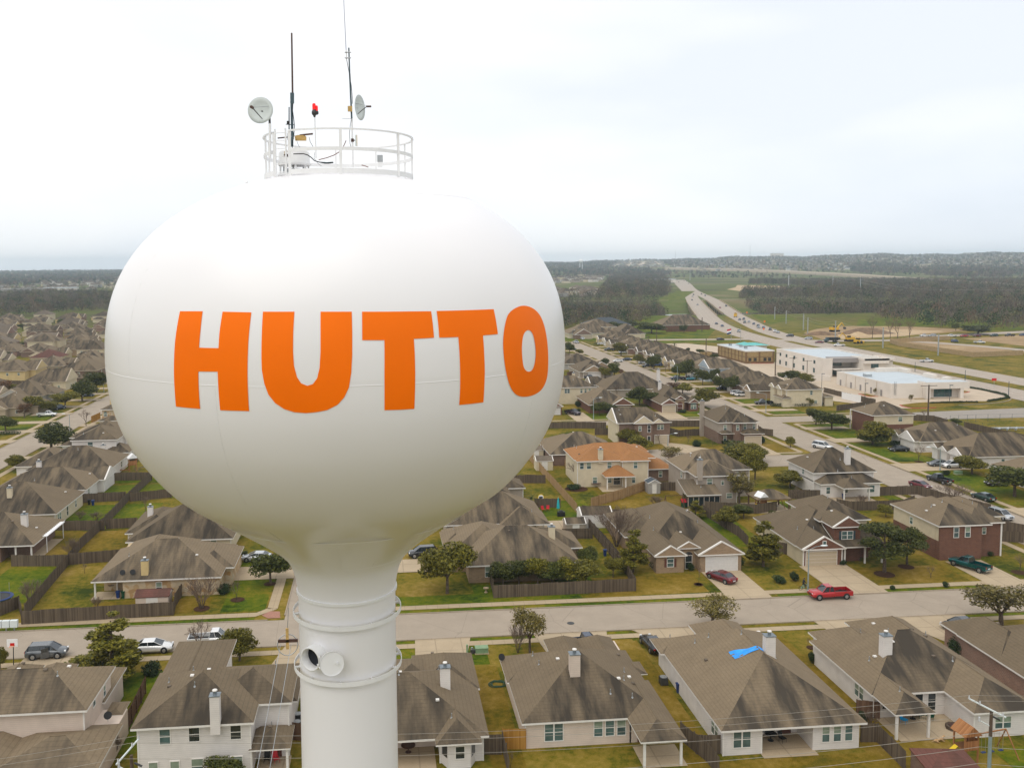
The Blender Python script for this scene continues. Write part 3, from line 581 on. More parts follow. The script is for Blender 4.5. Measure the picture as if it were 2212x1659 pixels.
def build_tower():
 T = thing('water_tower', 'tall white spheroid water tower with big orange lettering on its tank', 'water tower', (TX, TY, 0))
 prof = [(0, 2.6), (.25, 2.6), (.5, 2.2)] + [(z, tank_r(z)) for z in (.8, 4, 8, 12, 16, 20, 24, 28, 31, 33.6, 34.4)]
 sh = MB(); sh.lathe(prof, 72, 'tank'); sh.build('shaft', T)
 zs = [34.4];
 while zs[-1] < CZ-.05: zs.append(zs[-1]+.13)
 zs += [CZ + 6.72*math.sin(i*math.pi/2/46) for i in range(46)]
 cat_r = lambda z: tank_r(z)
 rs = [cat_r(z) for z in zs]
 for _ in range(6):
  rs = [rs[0]] + [(rs[i-1]+2*rs[i]+rs[i+1])/4 if zs[i] < CZ-.3 else rs[i] for i in range(1, len(rs)-1)] + [rs[-1]]
 tk = MB(); tk.lathe(list(zip(zs, rs)), 160, 'tank', wob=wob); tk.build('tank', T)
 def rz(z):
  for i in range(len(zs)-1):
   if zs[i] <= z <= zs[i+1]: return rs[i]+(rs[i+1]-rs[i])*(z-zs[i])/(zs[i+1]-zs[i])
  return rs[-1]
 for z in (43.5, 49.3, 37.72, 36.05):
  w = MB(); r = rz(z); w.lathe([(z-.03, rz(z-.03)-.01), (z-.008, r+.006), (z+.008, r+.006), (z+.03, rz(z+.03)-.01)], 160, 'tank'); w.build('weld_seam', T)
 for i, az_ in enumerate((-92, -66, -114, -40, -140)):
  w = MB(); pts = []
  z0, z1 = ((36.1, 37.7), (36.1, 37.7), (37.8, 43.4), (37.8, 43.4), (43.6, 49.2))[i]
  for j in range(13):
   z = z0+(z1-z0)*j/12; r = rz(z)+.002; pts.append((r*math.cos(R(az_)), r*math.sin(R(az_)), z))
  w.path(pts, .007, 4, 'tank'); w.build('weld_seam', T)
 for z, r, hh in ((34.55, 1.93, .05),):
  w = MB(); w.lathe([(z-hh, 1.86), (z-hh, r), (z+hh, r), (z+hh, 1.86)], 72, 'white', smooth=False); w.build('stiffener_ring', T)
 for z in (33.72, 31.62):
  w = MB(); w.lathe([(z-.085, 2.06), (z-.085, 2.08), (z+.085, 2.08), (z+.085, 2.06), (z-.085, 2.06)], 72, 'white', smooth=False)
  for k in range(10):
   t = R(11+36*k); ca, sa = math.cos(t), math.sin(t)
   w.tube((1.82*ca, 1.82*sa, z), (2.06*ca, 2.06*sa, z), .035, .035, 4, 'white')
   w.add([(1.83*ca, 1.83*sa, z+.06), (2.06*ca, 2.06*sa, z+.06), (2.06*ca, 2.06*sa, z-.06), (1.83*ca, 1.83*sa, z-.06)], [(0,1,2,3)], 'white')
  w.build('handling_ring', T)
 mh = MB(); mc = PD(0, 673, 1422, TY-1.8); a = math.atan2(mc[1]-TY, mc[0]-TX); zc = mc[2]
 d = Vector((math.cos(a), math.sin(a), 0)); c0 = d*1.70 + Vector((0, 0, zc)); c1 = d*2.30 + Vector((0, 0, zc))
 s_ = Vector((-d.y, d.x, 0)); u_ = Vector((0, 0, 1)); vs = []; n = 32
 for cc, r in ((c0, .44), (c1, .44), (c1, .395), (c0+d*.22, .395)):
  for i in range(n): t = 2*math.pi*i/n; vs.append(cc+s_*(r*math.cos(t))+u_*(r*math.sin(t)))
 mh.add(vs, [(j*n+i, j*n+(i+1) % n, (j+1)*n+(i+1) % n, (j+1)*n+i) for j in range(3) for i in range(n)], 'white', True)
 mh.build('manhole_neck', T)
 ho = MB(); ho.add([c0+d*.221+s_*(.395*math.cos(2*math.pi*i/n))+u_*(.395*math.sin(2*math.pi*i/n)) for i in range(n)], [tuple(range(n))], 'cloth_d'); ho.build('manhole_opening', T)
 cv = MB(); cc = PD(0, 717, 1432, TY-2.25); ctr = Vector((cc[0]-TX, cc[1]-TY, cc[2])); nd = Vector((.10, -1, .12)).normalized()
 cv.tube(ctr, ctr+nd*.05, .44, .44, 36, 'white'); cv.tube(ctr+nd*.05, ctr+nd*.085, .44, .435, 36, 'white', False)
 cv.tube(ctr+Vector((.18, 0, 0))+nd*.05, ctr+Vector((.18, 0, 0))+nd*.11, .05, .05, 10, 'white'); cvo = cv.build('manhole_cover', T)
 for dz in (-.2, .2): hg = MB(); hg.tube(c1+Vector((.28, 0, dz)), ctr+Vector((-.42, 0, dz)), .035, .035, 6, 'white'); hg.build('hinge', T)
 def wrap(k, X, Y):
  r = ray(k, X, Y); lo, hi = 20.0, TD
  g = lambda t: math.hypot(r.x*t-TX, r.y*t-TY) - rz(H+r.z*t)
  for _ in range(50):
   md = (lo+hi)/2
   if g(md) > 0: lo = md
   else: hi = md
  return (math.atan2(r.y*hi-TY, r.x*hi-TX), H+r.z*hi)
 def crv(pts, it=2):
  for _ in range(it): pts = [q for a, b in zip(pts, pts[1:]+pts[:1]) for q in ((a[0]*.75+b[0]*.25, a[1]*.75+b[1]*.25), (a[0]*.25+b[0]*.75, a[1]*.25+b[1]*.75))]
  return pts
 Lt = [[[(350,610),(450,610),(441,690),(434,771),(520,773),(524,705),(538,612),(665,615),(652,740),(648,870),(650,965),(655,1051),(527,1047),(520,960),(516,877),(431,876),(433,960),(439,1041),(332,1031),(326,950),(323,870),(328,745)]],
          [[(716,612),(855,612),(850,700),(849,790),(853,850),(866,900),(884,928),(912,939),(936,932),(955,906),(966,860),(970,790),(970,700),(970,612),(1108,612),(1110,700),(1110,800),(1106,880),(1096,945),(1075,990),(1045,1023),(1000,1046),(950,1056),(905,1060),(855,1056),(810,1042),(770,1016),(740,978),(722,930),(711,870),(709,800),(710,740)]],
          [[(1153,612),(1250,612),(1350,611),(1458,610),(1466,670),(1471,727),(1425,730),(1382,732),(1386,800),(1388,880),(1387,960),(1384,1041),(1318,1045),(1252,1047),(1252,900),(1252,738),(1200,738),(1154,738)]],
          [[(1482,609),(1600,606),(1734,601),(1744,650),(1753,711),(1687,717),(1692,790),(1695,870),(1693,940),(1689,1012),(1635,1019),(1582,1024),(1586,950),(1586,870),(1583,790),(1578,724),(1535,726),(1494,727),(1489,665)]],
          [crv([(1850,584),(1895,588),(1935,618),(1958,670),(1972,745),(1976,830),(1972,905),(1950,955),(1915,980),(1870,990),(1833,982),(1806,945),(1788,880),(1777,800),(1775,730),(1785,660),(1800,615)]),
           crv([(1884,690),(1905,702),(1916,745),(1921,800),(1914,852),(1900,876),(1882,878),(1866,860),(1860,815),(1858,765),(1864,712)])]]
 for loops in Lt:
  bm = bmesh.new()
  for lp in loops:
   vs = [bm.verts.new((*wrap(13, *p), 0)) for p in lp]
   for i in range(len(vs)): bm.edges.new((vs[i], vs[(i+1) % len(vs)]))
  bmesh.ops.triangle_fill(bm, edges=bm.edges[:], use_beauty=True)
  xs = [v.co.x for v in bm.verts]; ys = [v.co.y for v in bm.verts]
  k = min(xs)
  while k < max(xs):
   k += .02; bmesh.ops.bisect_plane(bm, geom=bm.verts[:]+bm.edges[:]+bm.faces[:], plane_co=(k, 0, 0), plane_no=(1, 0, 0))
  k = min(ys)
  while k < max(ys):
   k += .16; bmesh.ops.bisect_plane(bm, geom=bm.verts[:]+bm.edges[:]+bm.faces[:], plane_co=(0, k, 0), plane_no=(0, 1, 0))
  for v in bm.verts:
   t, z = v.co.x, v.co.y; r = rz(z)+.012; v.co = (r*math.cos(t), r*math.sin(t), z)
  for f in bm.faces:
   f.smooth = True
   c = f.calc_center_median(); f.normal_update()
   if f.normal.dot(Vector((c.x, c.y, 0))) < 0: f.normal_flip()
  me = bpy.data.meshes.new('letter'); bm.to_mesh(me); bm.free(); me.materials.append(M['orange'])
  o = bpy.data.objects.new('letter', me); C.objects.link(o); o.parent = T
 RR = 2.74
 ztop, zmid, zlow = 51.62, 50.95, 50.2
 def ring(name, z, w, hh, a0, a1):
  rb = MB(); n = 64; vs = []
  for i in range(n+1):
   t = R(a0+(a1-a0)*i/n); ca, sa = math.cos(t), math.sin(t)
   for r, zz in ((RR-w, z-hh), (RR+w, z-hh), (RR+w, z+hh), (RR-w, z+hh)): vs.append((r*ca, r*sa, zz))
  rb.add(vs, [(4*i+j, 4*i+(j+1) % 4, 4*i+4+(j+1) % 4, 4*i+4+j) for i in range(n) for j in range(4)], 'white'); rb.build(name, T)
 ring('top_rail', ztop, .035, .026, -126, 216); ring('mid_rail', zmid, .015, .06, -126, 216); ring('toe_board', zlow, .012, .09, -126, 216)
 for dg in (-126, -86.5, -38, -10, 25, 60, 95, 130, 165, 200, 216):
  rb = MB(); t = R(dg); ca, sa = math.cos(t), math.sin(t); w = .05 if dg in (-126, -86.5, -38) else .032
  rb.box(RR*ca-w, RR*ca+w, RR*sa-.03, RR*sa+.03, 49.9, ztop, 'white'); rb.build('railing_post', T)
 lg = MB(); t = R(-133); x, y = (RR+.05)*math.cos(t), (RR+.05)*math.sin(t)
 lg.tube((x-.22, y+.1, 49.2), (x-.22, y+.1, 51.7), .035, .035, 6, 'white'); lg.tube((x+.16, y-.1, 49.2), (x+.16, y-.1, 51.7), .035, .035, 6, 'white')
 for k in range(9): lg.tube((x-.22, y+.1, 49.4+.27*k), (x+.16, y-.1, 49.4+.27*k), .014, .014, 5, 'white')
 lg.build('ladder', T)
 vx, vy = PD(12, 560, 1400, TY-.9)[:2]; vx -= TX; vy -= TY
 vb = MB(); vb.lathe([(50.0, .42), (50.42, .42)], 24, 'metal', (vx, vy)); vb.lathe([(50.55, .0), (50.55, .58), (50.62, .60), (50.66, .56), (51.0, .55), (51.06, .50), (51.1, 0)], 36, 'white', (vx, vy)); vb.build('crown_vent', T)
 vb = MB()
 for k in range(8): t = R(45*k+10); vb.box(vx+.5*math.cos(t)-.03, vx+.5*math.cos(t)+.03, vy+.5*math.sin(t)-.03, vy+.5*math.sin(t)+.03, 50.2, 50.58, 'white')
 vb.lathe([(50.12, .0), (50.12, .62), (50.25, .62), (50.25, .40)], 36, 'white', (vx, vy)); vb.build('vent_collar', T)
 hx, hy = PD(12, 985, 1430, TY-.6)[:2]; hx -= TX; hy -= TY
 hb = MB(); hb.lathe([(49.95, .50), (50.36, .50), (50.37, .60), (50.43, .60), (50.47, .45), (50.5, 0)], 36, 'white', (hx, hy)); hb.build('roof_hatch', T)
 hb = MB(); hb.path([(hx-.12, hy-.55, 50.2), (hx-.12, hy-.62, 50.2), (hx-.12, hy-.62, 50.33), (hx+.06, hy-.62, 50.33), (hx+.06, hy-.62, 50.2), (hx+.06, hy-.55, 50.2)], .014, 5, 'white'); hb.build('hatch_handle', T)
 bv = MB(); p = PD(12, 140, 1620, TY-1.0); bv.ball((p[0]-TX, p[1]-TY, p[2]), .05, .05, .07, 8, 5, 'white'); bv.build('crown_vent', T)
 return T
build_tower()
def q12(X, Y, dy=0.0):
 return Vector(PD(12, X, Y, TY+dy))
def crown_gear():
 c = q12(260, 977, -1.6); b = q12(345, 1400, -1.6)
 T = thing('dish_antenna', 'round white dish antenna facing the camera on a post left of the railing', 'antenna', (b.x, b.y, b.z), 0, 'antennas on the tower crown')
 L = lambda v: v-b
 d = Vector((-.22, -1, .05)).normalized(); a = d.orthogonal().normalized(); e = d.cross(a)
 def dish(mb, c, d, r, mt='dish', depth=.12):
  a = d.orthogonal().normalized(); e = d.cross(a).normalized(); n = 36; vs = []
  rows = [(.0, 0), (.35, .12), (.7, .5), (1, 1), (1.0, 1.12), (.68, .55), (.34, .12), (0, -.05)]
  for rr, dd in rows:
   for i in range(n):
    t = 2*math.pi*i/n; off_ = -.02 if rows.index((rr, dd)) >= 4 else 0
    vs.append(c + a*(r*rr*math.cos(t)) + e*(r*rr*math.sin(t)) + d*(depth*dd-depth+off_))
  mb.add(vs, [(j*n+i, j*n+(i+1) % n, (j+1)*n+(i+1) % n, (j+1)*n+i) for j in range(len(rows)-1) for i in range(n)], mt, True)
 r_ = .215*2*.98
 mb = MB(); dish(mb, L(c), d, .46); mb.build('dish', T)
 mb = MB(); f = L(c)+d*.30+Vector((-.18, 0, .03)); mb.tube(f-d*.05, f+d*.09, .055, .055, 10, 'brownpipe'); mb.build('feed_horn', T)
 mb = MB(); mb.tube(f, L(c)+Vector((.28, .0, .13)), .01, .01, 5, 'metal'); mb.tube(f, L(c)+Vector((.06, 0, -.30)), .022, .015, 6, 'dark_metal'); mb.build('feed_strut', T)
 mb = MB(); mb.tube((0, 0, 0), L(q12(345, 1095, -1.6)), .045, .045, 10, 'white'); mb.build('post', T)
 mb = MB(); mb.tube(L(q12(343, 1100, -1.6)), L(q12(340, 1010, -1.45)), .04, .04, 10, 'dark_metal'); mb.tube(L(q12(340, 1020, -1.45)), L(c)-d*.12, .03, .03, 6, 'dark_metal'); mb.build('mount', T)
 b = q12(541, 1300, -.9)
 T = thing('mast_antenna', 'thick brown fibreglass antenna on a blue grey mast rising behind the railing', 'antenna', tuple(b), 0, 'antennas on the tower crown'); L = lambda v: v-b
 mb = MB(); mb.tube(L(q12(541, 1130, -.9)), L(q12(533, 830, -.9)), .045, .04, 8, 'bluepipe'); mb.tube((0, 0, 0), L(q12(541, 1130, -.9)), .045, .045, 8, 'bluepipe'); mb.build('mast', T)
 mb = MB(); mb.tube(L(q12(545, 850, -.9)), L(q12(537, 295, -.9)), .034, .030, 10, 'brownpipe'); mb.build('radome', T)
 mb = MB();
 for yy in (830, 870, 905): mb.tube(L(q12(524, yy, -.9)), L(q12(556, yy, -.9)), .035, .035, 6, 'bluepipe')
 mb.tube(L(q12(545, 825, -.9)), L(q12(545, 918, -.9)), .055, .055, 8, 'bluepipe'); mb.build('clamp', T)
 mb = MB(); mb.path([L(q12(*p, -.95)) for p in ((548, 918), (545, 980), (556, 1060), (562, 1120), (556, 1200), (545, 1260), (540, 1330))], .014, 6, 'cable'); mb.build('cable', T)
 b = q12(515, 1300, -.85); T = thing('side_antenna', 'short blue grey pipe antenna standing left of the brown antenna', 'antenna', tuple(b), 0, 'antennas on the tower crown'); L = lambda v: v-b
 mb = MB(); mb.tube(L(q12(514, 1150, -.85)), L(q12(514, 950, -.85)), .022, .02, 8, 'bluepipe'); mb.build('pipe', T)
 mb = MB(); mb.tube((0, 0, 0), L(q12(515, 1150, -.85)), .03, .03, 8, 'white'); mb.build('post', T)
 mb = MB(); p = L(q12(507, 1088, -.9)); mb.box(p.x-.05, p.x+.05, p.y-.04, p.y+.04, p.z-.06, p.z+.06, 'black'); mb.tube(L(q12(484, 1102, -.9)), L(q12(558, 1106, -.9)), .014, .014, 5, 'bluepipe'); mb.build('bracket', T)
 b = q12(560, 1215, -1.5); T = thing('tube_antenna', 'horizontal dark tube antenna clamped behind the left railing', 'antenna', tuple(b), 0, 'antennas on the tower crown'); L = lambda v: v-b
 mb = MB(); mb.tube(L(q12(413, 1224, -1.4)), L(q12(512, 1214, -1.4)), .024, .024, 8, 'brownpipe'); mb.tube(L(q12(610, 1198, -1.5)), L(q12(722, 1186, -1.7)), .033, .033, 10, 'brownpipe'); mb.tube(L(q12(500, 1215, -1.4)), L(q12(620, 1196, -1.5)), .016, .016, 6, 'metal'); mb.build('tube', T)
 mb = MB(); mb.tube(L(q12(503, 1180, -1.45)), L(q12(503, 1240, -1.45)), .018, .018, 6, 'bluepipe'); mb.tube(L(q12(545, 1175, -1.45)), L(q12(545, 1235, -1.45)), .045, .045, 6, 'bluepipe'); mb.build('clamp', T)
 b = q12(617, 1240, -1.5); T = thing('junction_box', 'ochre box with a curved top under the horizontal tube antenna', 'box', tuple(b));
 mb = MB(); mb.extr([(-.19, -.02), (.19, -.02), (.20, .11), (.12, .16), (-.12, .16), (-.20, .11)], 'y', -.08, .08, 'ochre'); mb.build('housing', T); mb = MB(); mb.box(-.16, .16, -.09, -.081, .02, .10, 'ochre'); mb.build('cover', T)
 b = q12(490, 1388, -2.0); T = thing('sensor_box', 'small brown sensor box low behind the left railing', 'box', tuple(b)); mb = MB(); mb.extr([(-.10, 0), (.11, 0), (.12, .06), (.0, .10), (-.08, .07)], 'y', -.05, .05, 'brownpipe'); mb.build('housing', T); mb = MB(); mb.path([(-.06, 0, .07), (-.06, 0, .18), (.10, 0, .19)], .01, 5, 'ochre'); mb.build('bracket', T)
 b = q12(752, 1400, -.6); T = thing('beacon_light', 'red obstruction beacon on a thin white post above the railing', 'light', tuple(b)); L = lambda v: v-b
 mb = MB(); mb.tube((0, 0, 0), L(q12(742, 1040, -.6)), .022, .02, 8, 'white'); mb.build('post', T)
 p = L(q12(738, 1005, -.6)); hb = MB(); hb.lathe([(p.z-.14, .03), (p.z-.08, .05), (p.z-.03, .095), (p.z+.06, .10), (p.z+.10, .075), (p.z+.14, .06)], 16, 'dark_metal', (p.x, p.y)); hb.lathe([(p.z-.05, .03), (p.z-.02, .07), (p.z+.05, .07), (p.z+.09, .05)], 12, 'dark_metal', (p.x+.08, p.y)); hb.build('lamp_base', T)
 for dx, z0, z1, r in ((-.01, .13, .37, .062), (.085, .09, .29, .045)):
  lb = MB(); lb.lathe([(p.z+z0, r), (p.z+z1-.06, r*1.03), (p.z+z1-.02, r*.8), (p.z+z1, 0)], 16, 'red_glass', (p.x+dx, p.y)); lb.build('lamp_lens', T)
 dm = .2
 b = q12(1080, 1480, dm); T = thing('leaning_mast', 'slightly leaning blue grey mast with a thin white whip clamped to its top', 'antenna', tuple(b), 0, 'antennas on the tower crown'); L = lambda v: v-b
 mb = MB(); mb.tube((0, 0, 0), L(q12(1069, 1050, dm)), .032, .03, 8, 'white'); mb.build('post', T)
 mb = MB(); mb.tube(L(q12(1068, 1052, dm)), L(q12(1050, 655, dm)), .032, .03, 8, 'bluepipe'); mb.tube(L(q12(1050, 660, dm)), L(q12(1042, 426, dm)), .026, .026, 8, 'bluepipe'); mb.build('mast', T)
 mb = MB(); mb.tube(L(q12(1023, 530, dm)), L(q12(1018, 445, dm)), .022, .018, 8, 'white'); mb.tube(L(q12(1018, 445, dm)), L(q12(994, -60, dm)), .017, .012, 6, 'whip'); mb.build('whip', T)
 for yy in (466, 516):
  mb = MB(); mb.tube(L(q12(1006, yy, dm)), L(q12(1062, yy, dm)), .014, .014, 6, 'brownpipe'); mb.tube(L(q12(1016, yy, dm)), L(q12(1026, yy, dm)), .035, .035, 6, 'metal'); mb.tube(L(q12(1038, yy, dm)), L(q12(1050, yy, dm)), .035, .035, 6, 'metal'); mb.build('clamp', T)
 mb = MB(); mb.path([L(q12(*p_, dm-.05)) for p_ in ((1023, 530), (1040, 620), (1050, 680), (1064, 760), (1073, 860), (1074, 920))], .011, 5, 'cable'); mb.path([L(q12(*p_, dm-.05)) for p_ in ((1065, 1052), (1055, 1110), (1048, 1180), (1052, 1270), (1066, 1320))], .009, 5, 'cable') if False else None; mb.build('cable', T); mb = MB(); mb.path([L(q12(*p_, dm-.05)) for p_ in ((1065, 1052), (1055, 1110), (1048, 1180), (1052, 1270), (1066, 1320))], .009, 5, 'cable'); mb.build('cable', T); mb = MB(); mb.tube(L(q12(984, 1051, dm)), L(q12(1062, 1053, dm)), .006, .006, 4, 'cable'); mb.build('cable', T)
 mb = MB(); p = L(q12(1053, 965, dm-.1)); mb.box(p.x-.085, p.x+.085, p.y-.03, p.y+.03, p.z-.10, p.z+.10, 'ochre'); mb.build('mounting_plate', T)
 c = q12(1128, 955, dm); b2 = q12(1100, 960, dm)
 T = thing('dish_antenna', 'narrow side-on white dish antenna fixed to the leaning mast', 'antenna', tuple(b2), 0, 'antennas on the tower crown'); L = lambda v: v-b2
 d = Vector((1, -.42, .02)).normalized(); mb = MB(); dish(mb, L(c)+d*.06, d, .47); mb.build('dish', T)
 f = L(q12(1200, 944, dm-.25)); mb = MB(); mb.tube(f, L(q12(1237, 944, dm-.35)), .036, .036, 8, 'brownpipe'); mb.build('feed_horn', T)
 mb = MB(); mb.tube(L(q12(1092, 915, dm-.1)), f+Vector((0, 0, .03)), .008, .008, 5, 'metal'); mb.tube(f, L(q12(1112, 1018, dm)), .016, .012, 6, 'dark_metal'); mb.build('feed_strut', T)
 mb = MB(); mb.tube((0, 0, 0), L(c)-d*.06, .03, .03, 6, 'metal'); mb.build('mount', T)
 b = q12(1074, 1243, dm); T = thing('panel_antenna', 'thin flat panel antenna clamped low on the right mast', 'antenna', tuple(b), 0, 'antennas on the tower crown'); L = lambda v: v-b
 mb = MB(); mb.tube((-.04, 0, 0), (.14, 0, 0), .02, .02, 6, 'brownpipe'); mb.tube((0, 0, -.06), (0, 0, .06), .055, .055, 8, 'brownpipe'); mb.build('clamp', T)
 p = L(q12(1105, 1245, dm)); mb = MB(); mb.box(p.x-.03, p.x+.035, p.y-.12, p.y+.1, p.z-.19, p.z+.19, 'dish'); mb.box(p.x+.035, p.x+.05, p.y-.13, p.y+.11, p.z-.2, p.z+.2, 'ochre'); mb.build('panel', T)
 b = q12(1318, 1450, .3); T = thing('grey_box', 'square grey control box on a white bracket inside the railing', 'box', tuple(b));
 mb = MB(); mb.box(-.10, .11, -.06, .06, .07, .32, 'metal'); mb.build('housing', T); mb = MB(); mb.box(-.09, .09, -.07, .07, -.12, .06, 'white'); mb.build('bracket', T)
 b = q12(775, 1430, -1.7); T = thing('cable_bundle', 'dark and brown cables running across the crown behind the railing', 'cable', tuple(b)); L = lambda v: v-b
 for i_, (pts, mt, r) in enumerate(((((552, 1364), (640, 1362), (680, 1374), (710, 1395), (740, 1424), (775, 1435), (830, 1446), (870, 1446), (905, 1440)), 'cable', .018), (((775, 1416), (850, 1397), (910, 1375), (955, 1348), (985, 1315), (1003, 1280), (1018, 1245)), 'cable_r', .015), (((775, 1435), (850, 1440), (905, 1436)), 'bluepipe', .016), (((1155, 1462), (1185, 1470), (1215, 1482)), 'cable_r', .014), (((690, 1215), (702, 1260), (720, 1290), (735, 1318)), 'cable', .008), (((570, 1215), (590, 1270), (615, 1325)), 'cable', .006), (((740, 1350), (735, 1400), (770, 1450), (800, 1470)), 'cable', .006))):
  mb = MB(); mb.path([L(q12(*p_, -1.7)) for p_ in pts], r, 6, mt); mb.build('cable', T)
crown_gear()
# houses
def roof_mesh(mb, w, i, shin, trim, gw):
 x0, x1, y0, y1, e, p = w[:6]; kk = min(1, max(.25, min(x1-x0, y1-y0)/6)); ends = w[6] if len(w) > 6 else ''
 e = e+.013*i
 Wd, D = x1-x0, y1-y0
 gx = 'W' in ends or 'E' in ends; gy = 'S' in ends or 'N' in ends
 alongx = (Wd >= D and not gy) or gx
 if ends == 'L':
  z1 = e+p*D
  mb.add([(x0,y0,e),(x1,y0,e),(x1,y1,z1),(x0,y1,z1)], [(0,1,2,3)], shin)
  mb.add([(x0,y0,e-.18),(x1,y0,e-.18),(x1,y1,z1-.18),(x0,y1,z1-.18),(x0,y0,e),(x1,y0,e),(x1,y1,z1),(x0,y1,z1)], [(0,3,2,1),(0,1,5,4),(1,2,6,5),(3,0,4,7),(2,3,7,6)], trim)
  return z1
 fh = .2*kk
 B = [(x0,y0),(x1,y0),(x1,y1),(x0,y1)]
 if alongx:
  h = p*D/2; cy = (y0+y1)/2; ra = x0+(0 if 'W' in ends else min(D/2, Wd/2)); rb = x1-(0 if 'E' in ends else min(D/2, Wd/2))
  if ra > rb: ra = rb = (x0+x1)/2
  a, b = (ra, cy, e+h), (rb, cy, e+h)
  vs = [(x, y, e) for x, y in B]+[a, b]
  fs = [(0,1,5,4), (2,3,4,5)]; gf = []
  (gf if 'E' in ends else fs).append((1,2,5)); (gf if 'W' in ends else fs).append((3,0,4))
 else:
  h = p*Wd/2; cx = (x0+x1)/2; ra = y0+(0 if 'S' in ends else min(Wd/2, D/2)); rb = y1-(0 if 'N' in ends else min(Wd/2, D/2))
  if ra > rb: ra = rb = (y0+y1)/2
  vs = [(x, y, e) for x, y in B]+[(cx, ra, e+h), (cx, rb, e+h)]
  fs = [(1,2,5,4), (3,0,4,5)]; gf = []
  (gf if 'S' in ends else fs).append((0,1,4)); (gf if 'N' in ends else fs).append((2,3,5))
 mb.add(vs, fs, shin)
 mb.tube(vs[4], vs[5], .05, .05, 4, shin, False, False) if vs[4] != vs[5] else None
 if gf:
  mb.add(vs, gf, gw)
  for f in gf:
   A, Bq, Cq = Vector(vs[f[0]]), Vector(vs[f[1]]), Vector(vs[f[2]])
   nn = (Bq-A).cross(Vector((0, 0, 1))).normalized()
   if nn.dot(Vector(((x0+x1)/2, (y0+y1)/2, 0))-Vector((A.x, A.y, 0))) > 0: nn = -nn
   for q in (A, Bq):
    d = Vector((0, 0, .2*kk)); o = nn*.04
    vs4 = [q-d+o, Cq-d+o, Cq+Vector((0, 0, .03))+o, q+Vector((0, 0, .03))+o]; vs8 = vs4+[v-nn*.3*kk for v in vs4]
    mb.add(vs8, [(0,1,2,3),(7,6,5,4),(3,2,6,7),(4,5,1,0)], trim)
 vs = [(x, y, e-fh) for x, y in B]+[(x, y, e) for x, y in B]
 mb.add(vs, [(0,3,2,1)]+[(j, (j+1) % 4, 4+(j+1) % 4, 4+j) for j in range(4)], trim)
 return e+h
def roof_z(ws, x, y):
 best = -1
 for w in ws:
  x0, x1, y0, y1, e, p = w[:6]; ends = w[6] if len(w) > 6 else ''
  if x0 <= x <= x1 and y0 <= y <= y1:
   if ends == 'L': best = max(best, e+p*(y-y0)); continue
   c = []
   Wd, D = x1-x0, y1-y0; gx = 'W' in ends or 'E' in ends; gy = 'S' in ends or 'N' in ends
   ax = (Wd >= D and not gy) or gx
   if ax: c = [y-y0, y1-y] + ([] if 'W' in ends else [x-x0]) + ([] if 'E' in ends else [x1-x])
   else: c = [x-x0, x1-x] + ([] if 'S' in ends else [y-y0]) + ([] if 'N' in ends else [y1-y])
   best = max(best, e+p*min(c))
 return best
def window(par, side, p, c, z, w, h, ox, oy, mt='glass', trim='trim', n=1, arch=False, shut=None):
 """side S/W/E: wall at y=p / x=p / x=p, centre c, sill z; n panes wide"""
 d = {'S': (0, -1), 'N': (0, 1), 'W': (-1, 0), 'E': (1, 0)}[side]
 def pt(s, o, zz): return (s-ox, p+d[1]*o-oy, zz) if side in 'SN' else (p+d[0]*o-ox, s-oy, zz)
 def bx(mb, s0, s1, o0, o1, z0, z1, m_):
  vs = [pt(s, o, zz) for zz in (z0, z1) for o in (o0, o1) for s in (s0, s1)]
  fs = [(0,2,3,1),(4,5,7,6),(0,1,5,4),(1,3,7,5),(3,2,6,7),(2,0,4,6)]
  mb.add(vs, fs, m_)
 fr = MB(); t = .07
 for i in range(n):
  a = c-w*n/2+w*i; b_ = a+w
  bx(fr, a, a+t, -.05, .06, z, z+h, trim); bx(fr, b_-t, b_, -.05, .06, z, z+h, trim)
  bx(fr, a+t, b_-t, -.05, .06, z, z+t, trim); bx(fr, a+t, b_-t, -.05, .06, z+h-t, z+h, trim)
  if h > .9: bx(fr, a+t, b_-t, -.03, .045, z+h/2-.03, z+h/2+.03, trim)
 if arch:
  for k in range(6):
   t0, t1 = math.pi*k/6, math.pi*(k+1)/6; r = w*n/2
   fr.add([pt(c+r*math.cos(t0), .05, z+h+r*math.sin(t0)*.9), pt(c+r*math.cos(t1), .05, z+h+r*math.sin(t1)*.9), pt(c, .05, z+h)], [(0,1,2)], mt)
 f = fr.build('window', par)
 pn = MB(); bx(pn, c-w*n/2+.02, c+w*n/2-.02, -.02, .02, z+.03, z+h/2, mt)
 bx(pn, c-w*n/2+.02, c+w*n/2-.02, -.02, .021, z+h/2+.001, z+h-.03, 'blind' if (mt == 'glass' and shut is None and (int(c*7) % 3)) else mt); pn.build('pane', f)
 if shut:
  for sgn in (-1, 1):
   sh = MB(); bx(sh, c+sgn*(w*n/2+.2)-.17, c+sgn*(w*n/2+.2)+.17, 0, .05, z, z+h, shut); sh.build('shutter', f)
